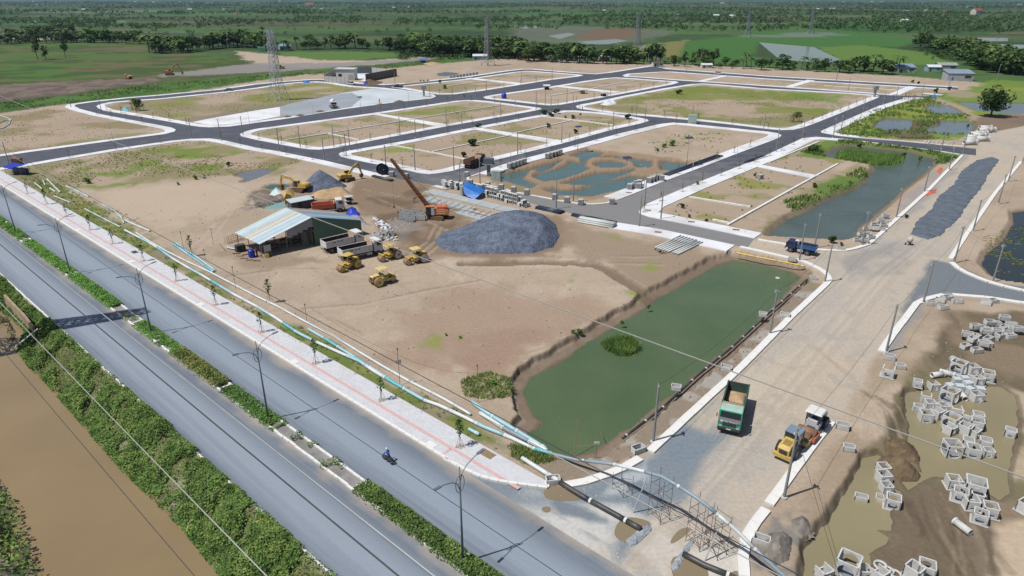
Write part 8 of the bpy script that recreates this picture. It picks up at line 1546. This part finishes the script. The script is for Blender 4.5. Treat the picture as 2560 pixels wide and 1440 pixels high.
for w_, c0, n in (('on the pylon lot', (345,275),26),('on the grassy block near the road', (1990,306),24),('at the end of the short road', (2272,250),20)):
    x, y = G(*c0); t = thing('stake_bundle', 'bundle of upright wooden stakes ' + w_, 'stakes', (x, y, 0),0, 'bundles of stakes')
    for k in range(n): a, b = rnd.uniform(-2.6,2.6), rnd.uniform(-1,1); MB().cyl((a, b, 0),(a + rnd.uniform(-.4,.4), b + rnd.uniform(-.3,.3), rnd.uniform(2.2,3.8)),.06, n=4).build('stake', M_WOOD, t)
x, y = G(345,277); nb = place(bushes[2], BFst[id(bushes[2])],(x, y, 1.6),0, 'leafy nursery stock tied up on the pylon lot', (6.5,4,5), 'nursery stock')
x, y = G(1990,304); place(bushes[2], BFst[id(bushes[2])],(x, y, 1.6),0, 'leafy nursery stock tied up on the grassy block', (5,3,3.2), 'nursery stock')
# drain grids and covers on the boulevard pavement
for i, (u, v, w_, d_, m) in enumerate([(1217,1137,1.9,1.0, M_WOOD),(1078,1114,1.2,.9, M_KERB),(737,906,1.2,.8, M_KERB),(503,762,1.2,.8, M_KERB),(330,655,1.2,.8, M_KERB),(196,576,1.2,.8, M_KERB),(337,632,1.6,.9, M_CHAS)]):
    x, y = G(u, v); obj1(MB().box(0,0,.16, w_, d_, .03), 'drain_cover', m, '%s drain cover from the near end of the boulevard pavement' % ordn(i + 1), 'drain cover', (x, y, 0), math.atan2(BD.y, BD.x), 'drain covers on the boulevard pavement')
for i, (u, v) in enumerate([(1572,483),(1620,527),(1728,556),(1770 + 70,576),(1645,582)]): x, y = G(u, v); obj1(MB().box(0,0,.16,1.4,.9,.03), 'drain_cover', M_RUST, '%s brown drain cover on the yard road pavements' % ordn(i + 1), 'drain cover', (x, y, 0),-.3, 'drain covers on the estate pavements')
for i, (u, v) in enumerate([(718,292),(750,289),(800,279),(950,262),(997,254)]): x, y = G(u, v); tag(heap([(u - 14, v + 2),(u, v - 3),(u + 14, v),(u, v + 3)],.25, M_SOIL, 'planting_pit', .4,.1, z0=.16, edge=.2), '%s red soil planting pit from the left along the apron' % ordn(i + 1), 'planting pit', 'planting pits along the apron')
# retaining wall of the culvert at the left
cw = thing('culvert_wall', 'concrete culvert wall at the canal beside the boulevard', 'wall', (*G(30,775),-2.4),0); a, b, c, d = (Vector((*G(u, v),0)) - Vector((*G(30,775),0)) for u, v in ((8,738),(58,790),(80,820),(96,818))); mbw = MB()
for p, q in ((a, b),(b, c)):
    n_ = Vector((-(q - p).y, (q - p).x, 0)).normalized() * .35; mbw.add([p, q, q + n_, p + n_] + [v + Vector((0,0,2.45)) for v in (p, q, q + n_, p + n_)],[(3,2,1,0),(4,5,6,7),(0,1,5,4),(1,2,6,5),(2,3,7,6),(3,0,4,7)])
mbw.build('face', mat('stained_culvert_concrete', C(176,156,128),.9,.2,.6, dirt=C(110,96,76), dirt_amt=.6), cw); MB().cyl(Vector((*G(95,822),.1)) - Vector((*G(30,775),0)) + Vector((0,0,2.3)), Vector((*G(40,868,-2.2),.3)) - Vector((*G(30,775),0)),.12, n=6).build('wing_cap', M_KERB, cw)
# ---- buildings beyond the estate
def house(label, u, v, w, d, h, rz, mw, mr, gable=1.2, doors=1, name='house', grp='houses at the estate edge', dcol=None, mono=False):
    x, y = G(u, v); t = thing(name, label, 'house', (x, y, 0), rz, grp); MB().bx(-w / 2, w / 2,-d / 2, d / 2,0, h).build('wall', mw, t); e = .35
    if mono: MB().add([(-w / 2 - e, -d / 2 - e, h - .05),(w / 2 + e, -d / 2 - e, h - .05),(w / 2 + e, d / 2 + e, h + gable),(-w / 2 - e, d / 2 + e, h + gable),(-w / 2 - e, -d / 2 - e, h + .07),(w / 2 + e, -d / 2 - e, h + .07),(w / 2 + e, d / 2 + e, h + gable + .12),(-w / 2 - e, d / 2 + e, h + gable + .12)],[(3,2,1,0),(4,5,6,7),(0,1,5,4),(1,2,6,5),(2,3,7,6),(3,0,4,7)]).build('roof', mr, t)
    else: MB().profile([(-d / 2 - e, h - .1),(0, h + gable),(d / 2 + e, h - .1),(d / 2 + e, h - .22),(0, h + gable - .14),(-d / 2 - e, h - .22)],-w / 2 - e, w / 2 + e).build('roof', mr, t); MB().profile([(-d / 2, h),(0, h + gable - .2),(d / 2, h)],-w / 2 + .02, w / 2 - .02).build('gable', mw, t)
    for k in range(doors): MB().box(-w * .3 + k * w * .4,-d / 2 - .02,1.0,.9,.05,2.0).build('door', dcol or M_CHAS, t)
    wn_ = MB().box(w * .28,-d / 2 - .02, h * .55, w * .25,.05, h * .3).build('window', M_GLASS, t); MB().box(w * .28,-d / 2 - .06, h * .38, w * .28,.1,.08).build('sill', M_KERB, wn_); return t
M_HW = mat('house_wall_grey', C(176,182,188),.8,.08,.6); M_HB = mat('house_wall_blue', C(150,184,196),.8,.08,.6); M_HC = mat('house_wall_cream', C(206,204,192),.8,.06,.6); M_RB = mat('blue_grey_tin_roof', C(150,168,186),.5,.08,.4, metal=.1); M_RW = mat('bright_tin_roof', C(226,230,232),.5,.06,.4); M_RR = mat('red_tile_roof', C(150,84,66),.8,.15,1)
house('grey house with sloping blue grey roof and blue door', 2392,200,14,8,4.0,-.15, M_HW, M_RB, 1.6,1, dcol=M_BLU, mono=True); house('low house with dark opening and blue grey roof', 2260,180,11,7,3.2,-.1, M_HW, M_RB, 1.6,1, mono=True); house('white roofed annex left of the blue grey house', 2232,178,8,6,2.8,-.1, M_HC, M_RW, 1.0); house('teal hut with bright roof behind the palms', 2330,178,8,6,3.0,-.1, M_HB, M_RW, 1.2); house('long grey roofed house in the grove', 2362,174,12,7,3.2,-.1, M_HW, mat('old_grey_roof', C(160,162,160),.8,.1,.4),1.4)
house('blue grey roofed house under the trees at the estate edge', 1397,152,12,7,3.0,0, M_HB, M_RB, 1.6,2); house('white roofed hut in the trees', 1447,150,7,6,2.6,0, M_HC, M_RW, 1.2); house('bright tin roofed hut at the belt', 1510,152,7,6,3.0,.1, M_HC, M_RW, 1.4); house('teal hut with white roof beside the second pylon', 1200,149,11,6,3.0,.1, M_HB, M_RW, 1.2); house('blue roofed hut left of the first pylon row', 712,124,10,8,3.4,.5, M_HB, M_RB, 1.8); house('small pale house among the left trees', 568,112,8,7,4.5,.3, M_HW, M_RW, 1.2); house('low hut at the top gateway', 1643,166,7,5,3.0,.1, M_HC, M_BEDIN, .5); house('small tin shelter behind the rice belt', 1765,170,7,5,2.4,0, M_HC, M_RW, .8); house('white villa with red roof far at the right', 2440,36,24,18,10,.3, M_HC, M_RR, 6); house('big red roofed hall far behind the left belts', 775,15,40,24,7,0, M_HC, M_RR, 9)
rr = random.Random(5)
FAR = [(60,28),(85,4),(95,11),(340,6),(385,6),(450,6),(480,6),(520,8),(530,9),(560,25),(475,25),(590,36),(210,25),(785,22),(805,23),(985,20),(1020,19),(1450,3),(1645,9),(1690,40),(1790,41),(1805,9),(1830,42),(1925,26),(1980,7),(2005,8),(2045,24),(2080,23),(2190,23),(2205,4),(2265,29),(2315,27),(2345,30),(2360,30),(2110,4),(2180,4),(2310,6),(2420,18),(2550,12),(2260,54),(1510,28),(1370,8),(700,3),(1150,1.5)]
for i, (u, v) in enumerate(sorted(FAR)): w = rr.uniform(9,16) * (1 if v > 15 else 1.8); house('%s tiny distant house from the left on the far plain' % ordn(i + 1), u, v + 1.0, w, w * .6,3.6 if v > 15 else 6, rr.uniform(-.3,.3), rr.choice([M_HW, M_HC]), rr.choice([M_RW, M_RW, M_RB, M_RR]),2.0,1, 'distant_house', 'distant houses on the plain')
# walled compound
cx = {k_: Vector(G(*p)) for k_, p in dict(a=(812,206), b=(873,211), c=(915,205), d=(992,190), e=(930,183), f=(840,186)).items()}
def fence_wall(label, p, q, h, m, n):
    t = thing('panel_fence', label, 'fence', (p.x, p.y, 0), math.atan2((q - p).y, (q - p).x), 'compound walls'); L_ = (q - p).length
    for k in range(n): MB().bx(k * L_ / n + .06,(k + 1) * L_ / n - .06,-.06,.06,0, h).build('panel', m, t)
    for k in range(n + 1): MB().bx(k * L_ / n - .1, k * L_ / n + .1,-.12,.12,0, h + .1).build('post', M_CONC, t)
M_FW = mat('pale_fence_panel', C(186,186,184),.8,.06,.6); M_FB = mat('block_wall_brown', C(120,108,104),.9,.1,.5)
fence_wall('pale panel fence on the front of the compound', cx['a'], cx['b'],3.6, M_FW, 6); fence_wall('brown grey block wall on the long side of the compound', cx['c'], cx['d'],4.4, M_FB, 9); fence_wall('pale wall at the far end of the compound', cx['d'], cx['e'],3.6, M_FW, 5); fence_wall('dark wall at the back of the compound', cx['e'], cx['f'],4.0, mat('blue_grey_wall', C(120,126,138),.8,.08,.6),6); fence_wall('short pale fence on the left of the compound', cx['f'], cx['a'],4.0, M_FW, 3)
x, y = G(868,199); t = thing('guard_building', 'white flat roofed building inside the compound', 'building', (x, y, 0),-.12); MB().bx(-5.5,5.5,-3,3,0,6).build('wall', M_WHITE, t); MB().bx(-6,6,-3.5,3.5,6,6.5).build('roof', M_WHITE, t); MB().bx(2,5,-3.05,-3.0,.2,3.2).build('door', M_FW, t); MB().box(-3,-3.03,2.8,2,.06,1.4).build('window', M_GLASS, t); tag(MB().sheet([tuple(cx[k_]) for k_ in 'cdef'],.12).build('compound_floor', M_PAVE2), kind='structure')
x, y = G(668,125); t = thing('net_house', 'green shade net tent left of the first pylon row', 'net house', (x, y, 0),.3); MB().profile([(-5,0),(-4,2.6),(0,3.4),(4,2.6),(5,0)],-8,8).build('net', mat('green_shade_net', C(66,128,100),.9,.1,.5), t); [MB().cyl((sx, sy, 0),(sx, sy, 2.7),.08, n=5).build('post', M_WOOD, t) for sx in (-7.8,7.8) for sy in (-4,4)]
# litter and clods strewn about: nobody could count them
def litter(polys, n, s0, s1, m, name, label, z=.0):
    P = []
    for px in polys:
        W_ = GP(px); A = np.array(W_); x0, y0 = A.min(0); x1, y1 = A.max(0); X = rng.uniform(x0, x1, n); Y = rng.uniform(y0, y1, n); k = (sdist(W_, X, Y, 2) < 0) & (fbm(X, Y, 5,2,3.) > .45); X, Y = X[k], Y[k]; hh = height(X, Y); P.append(np.stack([X, Y, hh],1)[hh > -.75])
    P = np.concatenate(P); s = rng.uniform(s0, s1, len(P)) ** 1.0; q = np.array([[-1,-1,-.3],[1,-.8,-.3],[.9,1,-.3],[-.8,.9,-.3],[.1,0,1.0]]); V = (P[:, None, :] + q[None] * s[:, None, None] * rng.uniform(.6,1.2,(len(P),5,1))).reshape(-1,3); i = np.arange(len(P))[:, None, None] * 5; F = (np.array([[0,1,4],[1,2,4],[2,3,4],[3,0,4]])[None] + i).reshape(-1,3); tag(np_mesh(name, V, F, m), label, 'litter', kind='stuff')
YARD = [(340,520),(640,450),(900,440),(1080,470),(1420,540),(1800,640),(1640,740),(1300,960),(900,900),(560,700)]
litter([YARD, [(1540,1110),(1740,945),(2000,712),(2060,712),(1845,922),(1620,1132),(1500,1188)]],1300,.05,.16, mat('earth_clods', C(120,98,78),.95,.3,2, coords='pos'), 'earth_clods', 'small dark clods strewn over the sand yard'); litter([YARD, [(540,560),(1000,560),(1080,600),(900,640),(560,660)],[(1060,470),(1340,530),(1300,560),(1050,520)]],200,.04,.11, M_SACK, 'pale_litter', 'scraps of white litter strewn over the yard'); litter([[(1380,1140),(1620,1020),(1980,720),(2060,720),(1640,1110),(1500,1190)],[(1250,1220),(1600,1180),(1840,1340),(1700,1440),(1500,1440)],[(700,840),(1280,1110),(1360,1190),(1000,1000)],[(2080,1060),(2200,900),(2320,780),(2560,800),(2560,1000),(2300,950),(2150,1150)]],350,.03,.08, M_CONC_L, 'stone_chips', 'pale stone chips strewn along the kerbs and forecourt'); litter([[(1000,540),(1060,560),(1000,580),(900,560)],[(1640,530),(1700,540),(1900,590),(1700,560)],[(640,480),(720,490),(640,530),(600,520)]],400,.1,.3, mat('rubble_grey', C(150,146,142),.9,.25,1.5, coords='pos'), 'rubble', 'grey rubble lying about the yard edges')
# ---- the air between here and the horizon
hz_box = MB().bx(-16000,16000,-400,16000,-8,60).build('haze', bpy.data.materials.new('haze_air')); hm = hz_box.data.materials[0]; hm.use_nodes = True; nt = hm.node_tree
for n_ in list(nt.nodes):
    if n_.type == 'BSDF_PRINCIPLED': nt.nodes.remove(n_)
pv_ = nt.nodes.new('ShaderNodeVolumePrincipled'); pv_.inputs['Density'].default_value = HAZE; pv_.inputs['Color'].default_value = (.40,.62,.95,1); pv_.inputs['Anisotropy'].default_value = .2
nt.links.new(pv_.outputs[0], nt.nodes['Material Output'].inputs['Volume']); tag(hz_box, 'thin blue haze lying over the plain', 'haze', kind='stuff')
